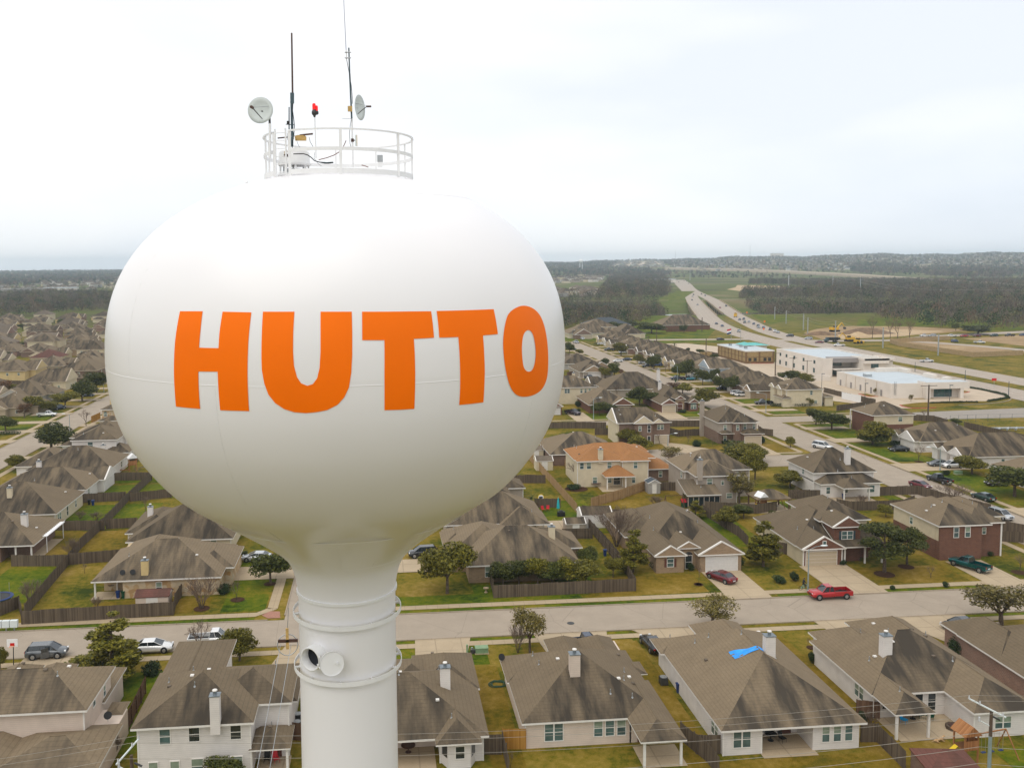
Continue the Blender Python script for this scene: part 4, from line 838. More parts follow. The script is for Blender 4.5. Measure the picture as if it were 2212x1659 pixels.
def house(label, ws, wall='white_sid', lower=None, shin='shingle', trim='trim', gable=None, walls=None, win=(), garage=(), chim=(), vents=0, posts=(), group=None, doors=(), seed=1, simple=False, name='house', extra=None):
 ox, oy = (ws[0][0]+ws[0][1])/2, (ws[0][2]+ws[0][3])/2
 T = thing(name, label, 'house', (ox, oy, 0), 0, group)
 rg = random.Random(seed*13+int(ox*3))
 gable = gable or wall
 wl = walls if walls is not None else [(w[0]+.45, w[1]-.45, w[2]+.45, w[3]-.45, w[4]-.1) for w in ws if not (len(w) > 6 and 'P' in w[6])]
 mb = MB()
 for i, q in enumerate(wl):
  x0, x1, y0, y1, h = q[:5]; k = .009*i; m_ = q[5] if len(q) > 5 else wall
  if lower and h > 4:
   mb.box(x0-ox+k, x1-ox-k, y0-oy+k, y1-oy-k, -.05, 2.95, lower); mb.box(x0-ox+k+.03, x1-ox-k-.03, y0-oy+k+.03, y1-oy-k-.03, 2.951, h+k, m_)
  else: mb.box(x0-ox+k, x1-ox-k, y0-oy+k, y1-oy-k, -.05, h+k, lower if (lower and h < 4) else m_)
 if not simple and rg.random() < 2:
  for q in wl[:2]:
   x0, x1, y0, y1, h = q[:5]
   if (q[5] if len(q) > 5 else wall) not in ('stone',) and not str(wall).startswith('brick') and not lower:
    for x in (x0, x1): mb.box(x-ox-.06, x-ox+.06, y0-oy-.03, y0-oy+.06, 0, h, trim)
 mb.build('wall', T)
 rws = [(w[0], w[1], w[2], w[3], w[4], w[5], (w[6] if len(w) > 6 else '').replace('P', '')) for w in ws]
 rb = MB()
 for i, w in enumerate(rws): roof_mesh(rb, tuple([w[0]-ox, w[1]-ox, w[2]-oy, w[3]-oy]+list(w[4:])), i, shin, trim, gable)
 ro = rb.build('roof', T)
 for (x, y, z1, m_, *sz) in chim:
  cw, cd = sz if sz else (1.2, .8); zb = roof_z(rws, x, y); cw *= .86; cd *= .86; zb = (zb-.9) if zb > 0 else 0
  c = MB(); X, Y = x-ox, y-oy
  c.box(X-cw/2, X+cw/2, Y-cd/2, Y+cd/2, zb, z1, m_); c.box(X-cw/2-.06, X+cw/2+.06, Y-cd/2-.06, Y+cd/2+.06, z1, z1+.07, 'chim_cap')
  c.tube((X, Y, z1+.07), (X, Y, z1+.42), .17, .17, 10, 'chim_cap'); c.tube((X, Y, z1+.42), (X, Y, z1+.5), .24, .22, 10, 'trim')
  c.build('chimney', ro)
 for k in range(vents):
  for _ in range(20):
   w = rws[0] if k % 3 else rg.choice(rws); x, y = rg.uniform(w[0]+1.5, w[1]-1.5), rg.uniform(w[2]+2, w[3]-1.5); z = roof_z(rws, x, y)
   if z > 0: break
  v = MB(); X, Y = x-ox, y-oy
  if k % 2: v.box(X-.17, X+.17, Y-.17, Y+.17, z+.02, z+.16, trim if k % 4 == 1 else 'shingle_tan'); v.box(X-.12, X+.12, Y-.12, Y+.12, z-.15, z+.03, 'shingle_tan')
  else: v.tube((X, Y, z-.1), (X, Y, z+.45), .05, .05, 6, 'metal'); v.tube((X, Y, z-.08), (X, Y, z+.06), .14, .08, 8, 'metal')
  v.build('roof_vent', ro)
 for (side, p, c, z, w, h, *r_) in win:
  kw = r_[0] if r_ else {}
  window(T, side, p, c, z, w, h, ox, oy, trim=trim if trim != 'trim_tan' else 'trim', **kw)
 for (side, p, c, w, h, m_) in garage:
  g = MB(); X, Y = (c-ox, p-oy) if side in 'SN' else (p-ox, c-oy)
  s_ = -1 if side in 'SW' else 1
  for k in range(4):
   z0, z1 = .02+h*k/4, h*(k+1)/4-.02
   if side in 'SN': g.box(X-w/2, X+w/2, min(Y, Y+s_*.06), max(Y, Y+s_*.06), z0, z1, m_)
   else: g.box(min(X, X+s_*.06), max(X, X+s_*.06), Y-w/2, Y+w/2, z0, z1, m_)
  if side in 'SN': g.box(X-w/2-.1, X+w/2+.1, Y+s_*.02-.02, Y+s_*.02+.02, 0, h+.12, trim)
  else: g.box(X+s_*.02-.02, X+s_*.02+.02, Y-w/2-.1, Y+w/2+.1, 0, h+.12, trim)
  g.build('garage_door', T)
 for (side, p, c) in doors:
  g = MB(); X, Y = (c-ox, p-oy) if side in 'SN' else (p-ox, c-oy)
  if side in 'SN': g.box(X-.48, X+.48, Y-.05, Y+.01, .05, 2.1, 'door')
  else: g.box(X-.05, X+.05, Y-.48, Y+.48, .05, 2.1, 'door')
  g.build('door', T)
 for (x, y, h) in posts:
  g = MB(); g.box(x-ox-.11, x-ox+.11, y-oy-.11, y-oy+.11, 0, h, trim); g.build('porch_post', T)
 if extra: extra(T, ox, oy)
 return T
def bay_pane(T, ox, oy, a, b, z0=.95, z1=2.2):
 mb = MB(); d = Vector((b[0]-a[0], b[1]-a[1], 0)).normalized(); n = Vector((d.y, -d.x, 0))
 A = Vector((a[0]-ox, a[1]-oy, 0))+n*.02+d*.12; B = Vector((b[0]-ox, b[1]-oy, 0))+n*.02-d*.12
 mb.add([A+Vector((0,0,z0)), B+Vector((0,0,z0)), B+Vector((0,0,z1)), A+Vector((0,0,z1)), A-n*.03+Vector((0,0,z0)), B-n*.03+Vector((0,0,z0)), B-n*.03+Vector((0,0,z1)), A-n*.03+Vector((0,0,z1))], [(0,1,2,3),(7,6,5,4),(0,4,5,1),(1,5,6,2),(2,6,7,3),(3,7,4,0)], 'glass_dark'); mb.build('window', T)
def bay(T, ox, oy):
 mb = MB(); mb.prism([(5.3-ox, 81.3-oy), (5.9-ox, 80.13-oy), (8.0-ox, 80.13-oy), (8.6-ox, 81.3-oy)], 0, 2.55, 'white_sid'); mb.build('bay_wall', T)
 for a, b in (((5.34, 81.22), (5.87, 80.2)), ((8.03, 80.2), (8.56, 81.22))): bay_pane(T, ox, oy, a, b)
def screen_porch(T, ox, oy):
 mb = MB(); x0, x1, y = 58.2-ox, 64.4-ox, 163.0-oy
 for k in range(7): x = x0+(x1-x0)*k/6; mb.box(x-.07, x+.07, y-.05, y+.05, 0, 2.6, 'taupe_sid')
 mb.box(x0, x1, y-.04, y+.04, 0, .45, 'taupe_sid'); mb.box(x0, x1, y-.045, y+.045, 2.3, 2.6, 'taupe_sid'); mb.build('porch_frame', T)
 mb = MB(); mb.box(x0+.08, x1-.08, y-.01, y+.01, .46, 2.29, 'glass_dark'); mb.box(x0-.01, x0+.01, y+.1, y+3.1, .1, 2.4, 'glass_dark'); mb.build('screen', T)
def brick_front(T, ox, oy):
 mb = MB(); mb.box(86.97-ox, 93.92-ox, 129.86-oy, 130.2-oy, 0, 5.48, 'brick_red'); mb.box(93.92-ox, 97.86-ox, 130.93-oy, 131.3-oy, 0, 5.48, 'brick_red'); mb.build('brick_facing', T)
def brick_corner(T, ox, oy):
 mb = MB(); mb.box(131.38-ox, 131.7-ox, 226.4-oy, 236.9-oy, 0, 5.48, 'brick_red'); mb.build('brick_facing', T)
AW = {'trim': 'trim'}
house('two-storey grey house at the bottom left with a broad lower roof in front', [(-44, -27.7, 84, 93.4, 5.6, .47), (-34.6, -25.2, 78.6, 86.6, 2.8, .30), (-44, -33.4, 78.2, 86.5, 2.9, .42), (-36.6, -33.2, 91, 98.8, 3.6, .6), (-40.6, -36.8, 91, 98.9, 3.6, .6), (-33, -27.9, 90, 98, 3.3, .5), (-27.6, -25.8, 88.6, 91.4, 2.6, .3)],
      'pink_sid', vents=8, win=[('E', -28.15, 87.5, 4.2, .9, .9), ('E', -28.15, 90.8, 3.6, .8, 1.2), ('S', 84.45, -29.4, 3.9, .0001, .0001)][:2], walls=[(-43.6, -28.15, 84.45, 93, 5.5), (-34, -25.7, 79.1, 90, 2.6), (-43.6, -34, 78.6, 87, 2.7), (-40.2, -28.4, 90, 98.2, 2.8)])
house('two-storey white house with a tall white chimney standing against its back wall', [(-22.7, -11.8, 80.0, 91.2, 5.6, .47), (-17, -8.7, 83.5, 92.0, 5.55, .42), (-22.5, -16.2, 85, 99.0, 5.5, .40), (-15.2, -8.6, 88, 96.2, 3.4, .5), (-12.4, -8.6, 80.3, 84.6, 2.75, .55, 'P')],
      'white_sid', vents=9, walls=[(-22.2, -12.2, 80.45, 91, 5.5), (-16.6, -9.1, 83.95, 91.7, 5.45), (-22.0, -16.7, 86, 98.5, 5.4), (-14.8, -9.1, 88, 95.7, 3.3)], posts=[(-8.95, 80.7, 2.6), (-12.2, 80.6, 2.6)],
      chim=[(-15.2, 80.15, 8.3, 'white_sid', 1.0, .9)],
      win=[('S', 80.45, -19.8, 3.75, 1.05, 1.5), ('S', 80.45, -17.2, 3.85, 1.05, 1.45, {'mt': 'glass_dark'}), ('S', 80.45, -13.5, 3.85, 1.05, 1.45, {'mt': 'glass_dark'}), ('S', 80.42, -20.9, .7, .9, 1.5), ('S', 80.42, -19.0, .7, .9, 1.5), ('S', 80.42, -17.0, .8, 1.15, 1.5), ('S', 80.42, -13.5, .8, 1.15, 1.5)], doors=[('S', 83.95, -10.3)])
house('single-storey white house with a small bay room, half hidden behind the tower shaft', [(-6.2, 9.8, 80.6, 95, 2.75, .44), (4.7, 9.0, 79.5, 87.5, 2.7, .62), (3.2, 10.0, 90, 98.7, 2.75, .5), (-6, 2.4, 90, 97, 2.7, .5), (0, 6, 91, 98, 2.7, .42)],
      'white_sid', vents=10, walls=[(5.2, 9.3, 81.2, 98.2, 2.6), (-5.8, 5.3, 84.2, 96, 2.6, 'pink_sid'), (3.7, 9.6, 90, 98.2, 2.6)], chim=[(6.2, 87.6, 6.4, 'white_sid', 1.15, .9)],
      win=[('S', 80.12, 7.0, .9, .95, 1.3, {'mt': 'glass_dark'})],
      extra=bay)
house('single-storey pink-sided house with a white chimney and a gold gate beside it', [(13.2, 27.6, 82.4, 97.4, 2.75, .52), (23.6, 28.0, 77.9, 90, 2.72, .46, ''), (18.8, 22.8, 93, 101.3, 2.75, .62), (22.5, 26.8, 92, 101.0, 2.75, .62), (13.0, 18.0, 91, 96.8, 2.7, .45), (26, 28.4, 91.5, 94.6, 2.6, .35)],
      'pink_sid', vents=12, walls=[(13.6, 24.0, 82.8, 97, 2.65), (24.0, 27.1, 82.8, 100.4, 2.6), (22.9, 26.4, 95, 100.6, 2.65)], posts=[(24.1, 78.4, 2.6), (27.6, 78.4, 2.6), (19.3, 100.9, 2.6)], chim=[(19.4, 87.2, 7.3, 'pink_sid', 1.2, 1.0)],
      win=[('S', 82.8, 16.4, .6, .95, 1.85, {'n': 2}), ('S', 82.8, 20.8, .8, .95, 1.75), ('S', 82.8, 21.95, .8, .95, 1.75), ('S', 82.8, 23.1, .8, .95, 1.75)], doors=[('S', 82.8, 25.2)])
house('single-storey white house with a bright blue tarp on its big brown roof', [(31.7, 46.2, 79.0, 99.8, 2.75, .56), (37.2, 43.4, 93, 103.6, 2.75, .6), (31.3, 36, 96, 100.3, 2.7, .4)],
      'white_sid', vents=9, walls=[(32.1, 35.9, 79.5, 99.2, 2.65), (35.9, 45.7, 82.8, 99.2, 2.65), (41.0, 45.7, 79.5, 84, 2.65), (37.7, 42.9, 97, 103.1, 2.65)], chim=[(39.9, 87.0, 8.3, 'white_sid', 1.2, 1.0)],
      win=[('S', 79.5, 33.95, .7, .9, 1.7, {'n': 2}), ('S', 79.5, 42.3, .75, .85, 1.65), ('S', 79.5, 43.45, .75, .85, 1.65), ('S', 79.5, 44.6, .75, .85, 1.65), ('W', 32.1, 81.6, .8, .9, 1.6, {'n': 2}), ('S', 82.8, 37.8, .3, 1.0, 1.9, {'n': 2, 'mt': 'glass_dark'})], doors=[('S', 82.8, 39.9)])
house('white house wrapped round a bare concrete patio with a covered corner', [(49.6, 64.4, 84.2, 97.6, 2.75, .56), (49.7, 53.9, 80.1, 91, 2.72, .58), (57.4, 64.5, 79.5, 92, 2.74, .52), (50.6, 57.4, 91, 99.9, 2.75, .56), (56.4, 64.0, 91, 102.2, 2.75, .55)],
      'white_sid', vents=12, walls=[(50.1, 64.0, 84.65, 97.2, 2.65), (57.8, 64.1, 79.95, 92, 2.65), (51, 57, 95, 99.4, 2.65), (56.9, 63.6, 95, 101.8, 2.65)], posts=[(50.1, 80.5, 2.6), (53.4, 80.5, 2.6)], chim=[(53.6, 88.6, 7.0, 'white_sid', 1.2, 1.0)],
      win=[('S', 84.65, 51.4, .9, .9, 1.1, {'mt': 'glass_dark'}), ('S', 84.65, 55.0, .5, .95, 1.9, {'mt': 'glass_dark'}), ('S', 84.65, 56.4, .5, .95, 1.9, {'mt': 'glass_dark'}), ('W', 50.1, 87.4, .8, .9, 1.5, {'n': 2}), ('S', 79.95, 60.8, .8, .9, 1.3, {'n': 2})], doors=[('S', 84.65, 53.2)])
house('rose brick house cut off by the right edge with a round bush at its wall', [(67.7, 82, 79, 97.4, 2.75, .5), (67.8, 74.6, 90, 100.8, 2.75, .58), (74, 81, 92, 99, 2.7, .5)],
      'brick_rose', vents=6, win=[('W', 68.15, 85.6, .9, .9, 1.4), ('W', 68.15, 81.6, .9, .9, 1.4)])
house('limestone house with a yellow chimney and a brown-roofed shed behind it', [(-40.8, -22.8, 127.6, 142.5, 2.75, .48), (-39.7, -29, 132, 146, 2.74, .5), (-28.6, -21.6, 131.5, 141.5, 2.75, .45)],
      'stone', vents=4, walls=[(-36.6, -23.2, 128.1, 142, 2.65), (-40.2, -29, 131.5, 145.6, 2.65), (-28.2, -22, 132, 141, 2.65)], posts=[(-40.4, 128.1, 2.65), (-38.2, 131.0, 2.65)], chim=[(-33.6, 128.7, 5.2, 'yellow_sid', 1.1, .8)],
      win=[('S', 128.1, -31.6, .7, .9, 1.5)])
house('brown-roofed house with a white chimney right behind the limestone one', [(-41, -24, 145.8, 161, 2.75, .52), (-42.4, -34, 150.6, 164, 2.74, .46)], 'cream_sid', vents=4, chim=[(-39.6, 156.5, 5.6, 'white_sid', 1.0, .8)], win=[('S', 146.25, -27.2, 1.7, 1.0, .8)])
house('low brown-roofed house with a white metal awning on its east side', [(-72, -55.2, 146, 160.5, 2.75, .5)], 'brick_brown', vents=4, walls=[(-71.5, -60.5, 146.4, 160, 2.65), (-60.5, -56.8, 149.5, 160, 2.65)], chim=[(-58.6, 151.6, 6.3, 'white_sid', 1.1, .9)], posts=[(-55.8, 146.5, 2.6), (-58.2, 146.5, 2.6)], win=[('S', 146.4, -62.5, .8, .9, 1.3)])
house('cream-walled house with a dark streaky roof and a cream chimney at the left edge', [(-77, -58, 164.4, 180.5, 2.75, .52)], 'cream_sid', vents=5, chim=[(-67.6, 168.8, 6.7, 'cream_sid', 1.0, .8)], win=[('E', -58.45, 167, .8, .9, 1.4, {'n': 2}), ('E', -58.45, 171.3, .5, .9, 1.8, {'mt': 'glass_dark'}), ('E', -58.45, 176, .8, .9, 1.4)])
house('white-walled hipped house, second up the back gardens left of the tank', [(-77, -58.2, 181.8, 195, 2.75, .5), (-72, -57, 190, 198.5, 2.74, .45, 'E')], 'white_sid', vents=5, chim=[(-70.3, 190.6, 6.8, 'white_sid', 1.0, .8)], win=[('E', -58.65, 184.5, .9, .9, 1.4)])
house('white house with a wide dark roof beside the wooden play tower', [(-77, -58.8, 200.8, 215.4, 2.75, .52), (-81, -70, 205, 219, 2.74, .48)], 'white_sid', vents=6, chim=[(-63.6, 211.6, 5.8, 'white_sid', 1.1, .8)], win=[('E', -59.25, 203, .9, .9, 1.4), ('E', -59.25, 210, .9, .9, 1.4)])
house('two-storey white house with a dark lean-to, against the tank at upper left', [(-73.5, -62.6, 219.2, 232, 5.6, .45), (-66, -59.4, 217.5, 225, 2.75, .5), (-79, -68, 228, 240, 2.75, .45), (-76, -62, 226, 240, 5.0, .42)], 'white_sid', vents=4, win=[('S', 219.65, -69, 3.6, 1.3, 1.5), ('E', -59.85, 221, .8, .8, 1.3)])
house('two-storey limestone house with arched windows beside the left-hand street', [(-80.5, -68, 266, 277, 5.6, .42), (-80.3, -74, 262.8, 268, 2.8, .4)], 'stone', vents=2, chim=[(-78.8, 272.5, 8.8, 'yellow_sid', 1.3, .9)], win=[('S', 266.45, -79.1, 3.5, 1.0, 1.0, {'arch': True}), ('S', 266.45, -76.0, 3.5, 1.0, 1.0, {'arch': True}), ('S', 263.25, -76.4, .6, 1.2, 1.5)])
house('tan brick house behind a hedge of shrubs inside a grey fence', [(12.3, 29.3, 128.0, 141.5, 2.75, .56), (10.0, 22, 133, 146.5, 2.74, .5), (20, 31.2, 134.5, 142.8, 2.74, .5), (9.6, 14, 138.5, 145.5, 2.7, .5)],
      'brick_tan', vents=8, chim=[(26.3, 134.6, 6.2, 'cream_sid', 1.1, .9)], win=[('S', 128.45, 15.6, .8, .95, 1.6)])
house('dark streaked-roof house nearest the tank skirt on the right', [(10.6, 28.4, 148.8, 162.5, 2.75, .56), (17, 26.9, 152, 165, 2.74, .5), (20, 28.6, 147.6, 156, 2.7, .5)], 'taupe_sid', vents=6, walls=[(11, 26.5, 149.3, 162, 2.65)], win=[('S', 149.3, 15.2, .9, 1.0, 1.1), ('S', 149.3, 22.6, .9, 1.0, 1.1)], posts=[(27.8, 149.6, 2.6)])
house('small gabled end of a house peeping out under the tank on the right', [(12, 25, 167, 181, 2.75, .5), (20, 28.5, 172.5, 180, 2.7, .45)], 'taupe_sid', vents=2)
house('two-storey cream house with a bright orange roof', [(40.6, 58.2, 183.2, 194.4, 5.6, .42), (40.8, 51.6, 181.6, 193, 5.58, .40), (50.0, 56.4, 180.9, 190, 5.55, .42), (46.2, 52.6, 178.8, 184.5, 2.75, .62, 'P'), (55, 62.6, 184.4, 194, 2.8, .45), (54.8, 58.8, 190, 196.4, 5.5, .4)],
      'cream_sid', shin='shingle_orange', vents=8, walls=[(41.1, 51.2, 182.1, 194, 5.5), (50.5, 56, 181.4, 194, 5.5), (55.4, 62.1, 184.9, 193.6, 2.7, 'brick_brown')], chim=[(46.0, 182.2, 7.9, 'cream_sid', 1.1, .9)], posts=[(50.6, 179.2, 2.6), (46.7, 179.2, 2.6)],
      win=[('S', 182.1, 47.9, 3.8, 1.0, 1.4), ('S', 181.4, 53.3, 3.8, .9, 1.4), ('S', 182.1, 43.5, 3.8, 1.0, 1.4), ('S', 182.1, 42.0, 3.8, .9, 1.4), ('S', 182.1, 44.8, .7, 1.0, 1.4), ('S', 181.4, 52.9, .7, .8, 1.5), ('S', 182.1, 47.9, .7, 1.0, 1.4), ('S', 184.9, 59.8, .9, .8, 1.4), ('S', 182.1, 49.5, .3, 1.5, 1.9, {'mt': 'glass_dark'})])
house('dark-roofed single-storey brick house just past the tank, next to the orange roof', [(39, 56, 201.8, 217, 2.75, .5), (40, 50, 208, 220, 2.74, .46)], 'brick_brown', vents=3, win=[('S', 202.25, 44.0, .8, .9, 1.3)])
house('two-storey taupe house with a dark screened porch along its back', [(59.8, 74.0, 170.4, 181.5, 5.6, .55), (60.6, 69.6, 165.8, 175, 5.58, .5), (57.8, 64.6, 162.6, 168.4, 2.75, .30, 'L')],
      'taupe_sid', vents=8, walls=[(60.3, 73.5, 170.9, 181, 5.5), (61.1, 69.1, 166.3, 175, 5.5)], chim=[(61.5, 166.0, 8.8, 'taupe_sid', 1.1, .9)],
      win=[('S', 166.3, 63.6, 3.6, 1.1, 1.4), ('S', 166.3, 66.2, 3.6, .6, .9), ('S', 170.9, 71, 3.7, .9, 1.3), ('S', 166.3, 67.6, .9, 1.2, 1.1), ('W', 60.3, 173, 3.6, .9, 1.3)], doors=[('S', 166.3, 65.4)],
      extra=screen_porch)
house('pale two-storey house with a steep grey roof and a patio on stone pillars', [(86.2, 99.6, 169.5, 181.6, 4.6, .62), (86.6, 99.6, 167.2, 176, 2.85, .50), (89.6, 95.6, 164.0, 170, 2.75, .45, 'P')], 'white_sid', vents=8, walls=[(86.6, 99.1, 170, 181.2, 4.5), (87, 99.1, 167.6, 176, 2.75)], chim=[(94.4, 171.6, 8.9, 'white_sid', 1.2, .9)], posts=[(90.0, 164.4, 2.6), (95.1, 164.4, 2.6)],
      win=[('S', 167.6, 88.4, .8, .9, 1.4), ('W', 86.6, 174.5, 3.2, .9, 1.2), ('S', 167.6, 97.3, .8, 1.6, 1.5), ('S', 167.6, 92.2, .9, .7, 1.0)])
house('tan brick house with a white garage door, arched window and red shutters', [(40.9, 54.9, 133, 152.4, 2.75, .56), (39.1, 47, 139, 152.6, 2.74, .5), (40.9, 46.0, 128.9, 140, 2.75, .62, 'S'), (47.6, 54.9, 128.6, 140, 2.75, .56, 'S'), (44.8, 48.6, 130.2, 138, 3.35, .55, 'S')],
      'brick_tan', vents=8, walls=[(41.3, 45.6, 129.3, 150, 2.65), (48.0, 54.5, 129.0, 150, 2.65), (45.2, 48.3, 133.0, 150, 2.65), (39.6, 46, 140, 152, 2.6), (45.2, 48.2, 130.6, 131.2, 3.2)], garage=[('S', 129.0, 51.4, 4.9, 2.25, 'gdoor')],
      win=[('S', 129.3, 43.5, .9, 1.1, 1.3, {'arch': True, 'shut': 'door'}), ('S', 130.6, 46.8, .02, 1.15, 2.2, {'mt': 'glass_dark', 'arch': True})])
house('brick two-storey house with a dormer window and the street lamp before its garage', [(64.2, 77.5, 131.5, 147.4, 2.75, .56), (64.3, 71.4, 129.3, 139, 2.76, .56, 'S'), (69.6, 78.3, 134.5, 146.5, 5.55, .5), (69.9, 75.1, 130.8, 138, 5.6, .62, 'S'), (70.2, 78.0, 129.6, 134.6, 2.75, .42, 'L')],
      'cream_sid', vents=8, gable='brick_red', walls=[(64.7, 71, 129.8, 147, 2.65, 'cream_sid'), (64.75, 70.9, 129.72, 130.2, 2.66, 'brick_red'), (71, 77.6, 132.5, 146.8, 2.65, 'brick_red'), (70.3, 77.8, 134.9, 146, 5.45, 'cream_sid'), (70.4, 74.7, 131.2, 137, 5.55, 'brick_red')], garage=[('S', 129.72, 67.6, 4.9, 2.25, 'gdoor_tan')],
      win=[('S', 131.2, 72.5, 3.5, .95, 1.35, {'n': 2, 'shut': 'bluepipe'}), ('S', 129.25, 67.8, 3.25, .6, .8), ('S', 132.5, 73.6, .6, .9, 1.4)], posts=[(74.8, 130.0, 2.7), (71.5, 130.0, 2.7), (77.6, 130.0, 2.7)], doors=[('S', 132.5, 71.9)])
house('two-storey house with brick front and pale upper side wall behind the teal pickup', [(86.5, 95.4, 129.5, 143, 5.6, .52), (92, 98.2, 130.4, 143.6, 5.58, .52), (95, 100.6, 133.6, 144, 5.56, .5)], 'cream_sid', lower='brick_red', vents=8, walls=[(86.95, 97.8, 131, 142.6, 5.5), (87.0, 93.9, 129.95, 132, 5.5), (95.4, 100.2, 134, 143.6, 5.5)],
      garage=[('S', 129.95, 90.4, 4.9, 2.25, 'gdoor')], win=[('S', 129.8, 89.6, 3.55, .9, 1.7), ('S', 129.8, 91.5, 3.55, .9, 1.7), ('S', 130.9, 95.0, 3.6, .7, 1.1), ('W', 86.95, 137.4, 3.6, .9, 1.2)], doors=[('S', 131, 96.6)], posts=[(97.9, 130.9, 5.4)], extra=brick_front)
house('two-storey brick house with cream side wall, twin gables and an arched porch', [(60.6, 75.2, 223.4, 233.8, 5.7, .62, 'W'), (64.8, 70.2, 222.4, 230, 5.72, .7, 'S'), (69.9, 73.0, 222.6, 228, 5.68, .7, 'S')], 'brick_brown', vents=5, gable='cream_sid', walls=[(61.0, 74.8, 223.9, 233.4, 5.6), (65.2, 69.9, 222.9, 226, 5.6), (60.96, 61.4, 223.86, 233.44, 5.62, 'cream_sid')],
      win=[('S', 222.9, 66.6, 3.6, .8, 1.3), ('S', 223.9, 72.3, 3.7, .9, 1.3, {'n': 2}), ('S', 222.9, 69.0, 3.2, .9, 1.9, {'arch': True, 'mt': 'glass_dark'}), ('S', 222.9, 69.0, .1, .9, 2.2, {'mt': 'glass_dark'})], garage=[('S', 223.9, 72.6, 3.6, 2.2, 'gdoor_tan')])
house('two-storey taupe and brick house with a chimney on its left end', [(86.6, 97.6, 221.3, 236, 5.6, .55), (90.3, 96.6, 220.2, 230, 5.62, .6), (87, 90.5, 219.6, 223, 3.0, .4), (92.4, 98.0, 218.6, 223, 2.95, .42)], 'taupe_sid', lower='brick_brown', vents=7, walls=[(87, 97.2, 221.8, 235.6, 5.5), (90.6, 92.8, 220.9, 226, 5.52, 'brick_brown'), (92.8, 97.5, 219.3, 224, 2.75, 'taupe_sid')], chim=[(86.5, 232.4, 9.6, 'taupe_sid', 1.2, 1.0)],
      win=[('S', 221.65, 88.7, 3.5, .9, 1.4), ('S', 220.8, 91.7, 3.5, .8, 1.5), ('S', 221.65, 94.0, 3.6, .8, 1.5), ('S', 221.65, 96.4, 3.6, .7, 1.4), ('S', 221.65, 88.7, .8, .9, 1.3)], garage=[('S', 219.3, 95.2, 4.4, 2.2, 'gdoor_tan')])
house('small brick house by the tank with a dark pickup on its drive', [(44, 56.4, 272.0, 287, 2.75, .52), (50, 56.6, 270.6, 280, 2.74, .5, 'S')], 'brick_red', vents=2, garage=[('S', 271.1, 53.6, 4.4, 2.2, 'gdoor')], gable='brick_red')
house('big hipped-roof brick house with a gabled garage, two round trees in front', [(64.8, 78, 271.8, 290, 2.75, .62), (71.8, 79.0, 270.4, 282, 2.76, .6, 'S')], 'brick_red', vents=4, garage=[('S', 270.9, 75.5, 4.9, 2.2, 'gdoor_tan')], gable='brick_red')
house('brick house with an arched maroon porch and a cream four-pane garage', [(87.4, 100, 273.6, 292, 2.8, .62), (87.2, 92.6, 269.6, 282, 2.76, .6, 'S'), (96.8, 100.4, 271.6, 282, 2.75, .65, 'S'), (92.2, 95.6, 271.0, 282, 4.0, .6, 'S')], 'brick_red', vents=4, gable='brick_red', walls=[(87.8, 99.8, 274.2, 291, 2.7), (87.6, 92.2, 270.1, 280, 2.65), (97.1, 100, 272.1, 280, 2.65), (92.5, 95.3, 271.4, 272.0, 3.9, 'brick_tan')],
      garage=[('S', 270.1, 89.9, 4.2, 2.25, 'gdoor_tan')], win=[('S', 272.1, 98.5, .7, .9, 1.3, {'n': 2, 'arch': True}), ('S', 271.4, 93.9, .05, 1.6, 2.4, {'mt': 'door', 'arch': True})], chim=[(91.5, 284.5, 7.8, 'white_sid', 1.1, .9)])
house('two-storey cream house with four windows right beside the tank', [(55, 72.2, 291, 304, 5.6, .5)], 'cream_sid', vents=3, chim=[(66.0, 299, 9.4, 'cream_sid', 1.1, .9)], win=[('S', 291.45, 62.2, 3.6, .9, 1.5, {'n': 2}), ('S', 291.45, 67.0, 3.6, .85, 1.5), ('S', 291.45, 68.4, 3.6, .85, 1.5), ('S', 291.45, 69.8, 3.6, .85, 1.5)])
house('wide grey-roofed house with a tall white chimney close to the long street', [(78, 102, 303, 322, 2.8, .52), (76, 84, 316, 326, 2.75, .5, 'W')], 'taupe_sid', vents=5, chim=[(99.8, 312, 8.4, 'white_sid', 1.2, .9)])
house('tan gabled house with a blue-grey garage door and a dark pickup outside', [(80.6, 95, 356, 376, 2.8, .5), (82.0, 91.4, 354.6, 366, 2.76, .55, 'S'), (86, 97, 361, 370, 3.0, .55, 'S')], 'taupe_sid', vents=3, gable='brick_tan', garage=[('S', 355.1, 87, 5.2, 2.4, 'gdoor')])
house('dark-roofed low house behind the tan gabled one', [(80, 97, 385, 403, 2.75, .45)], 'grey_sid', vents=2)
house('dark-roofed low house half hidden by the tank, farther up the street', [(74, 92, 410, 428, 2.75, .48)], 'taupe_sid', vents=2)
house('cream two-storey house with twin front gables near the parking lot', [(130.2, 143, 275.2, 287.5, 5.6, .52), (129.2, 133.6, 277, 281, 5.62, .6, 'W'), (129.2, 133.4, 282, 286, 5.6, .6, 'W'), (128.8, 132, 274.6, 282, 2.9, .5), (143, 146.6, 274.8, 286, 3.1, .25)], 'cream_sid', vents=3, chim=[(134.8, 285.4, 8.4, 'cream_sid', .9, .9)], win=[('S', 275.65, 138.9, 3.7, .9, 1.4), ('S', 275.65, 140.4, .9, 1.1, 1.1), ('W', 130.65, 279, 3.5, .9, 1.3), ('W', 130.65, 283.9, 3.5, .9, 1.3)], garage=[('W', 130.65, 284, 3.6, 2.2, 'gdoor_tan')])
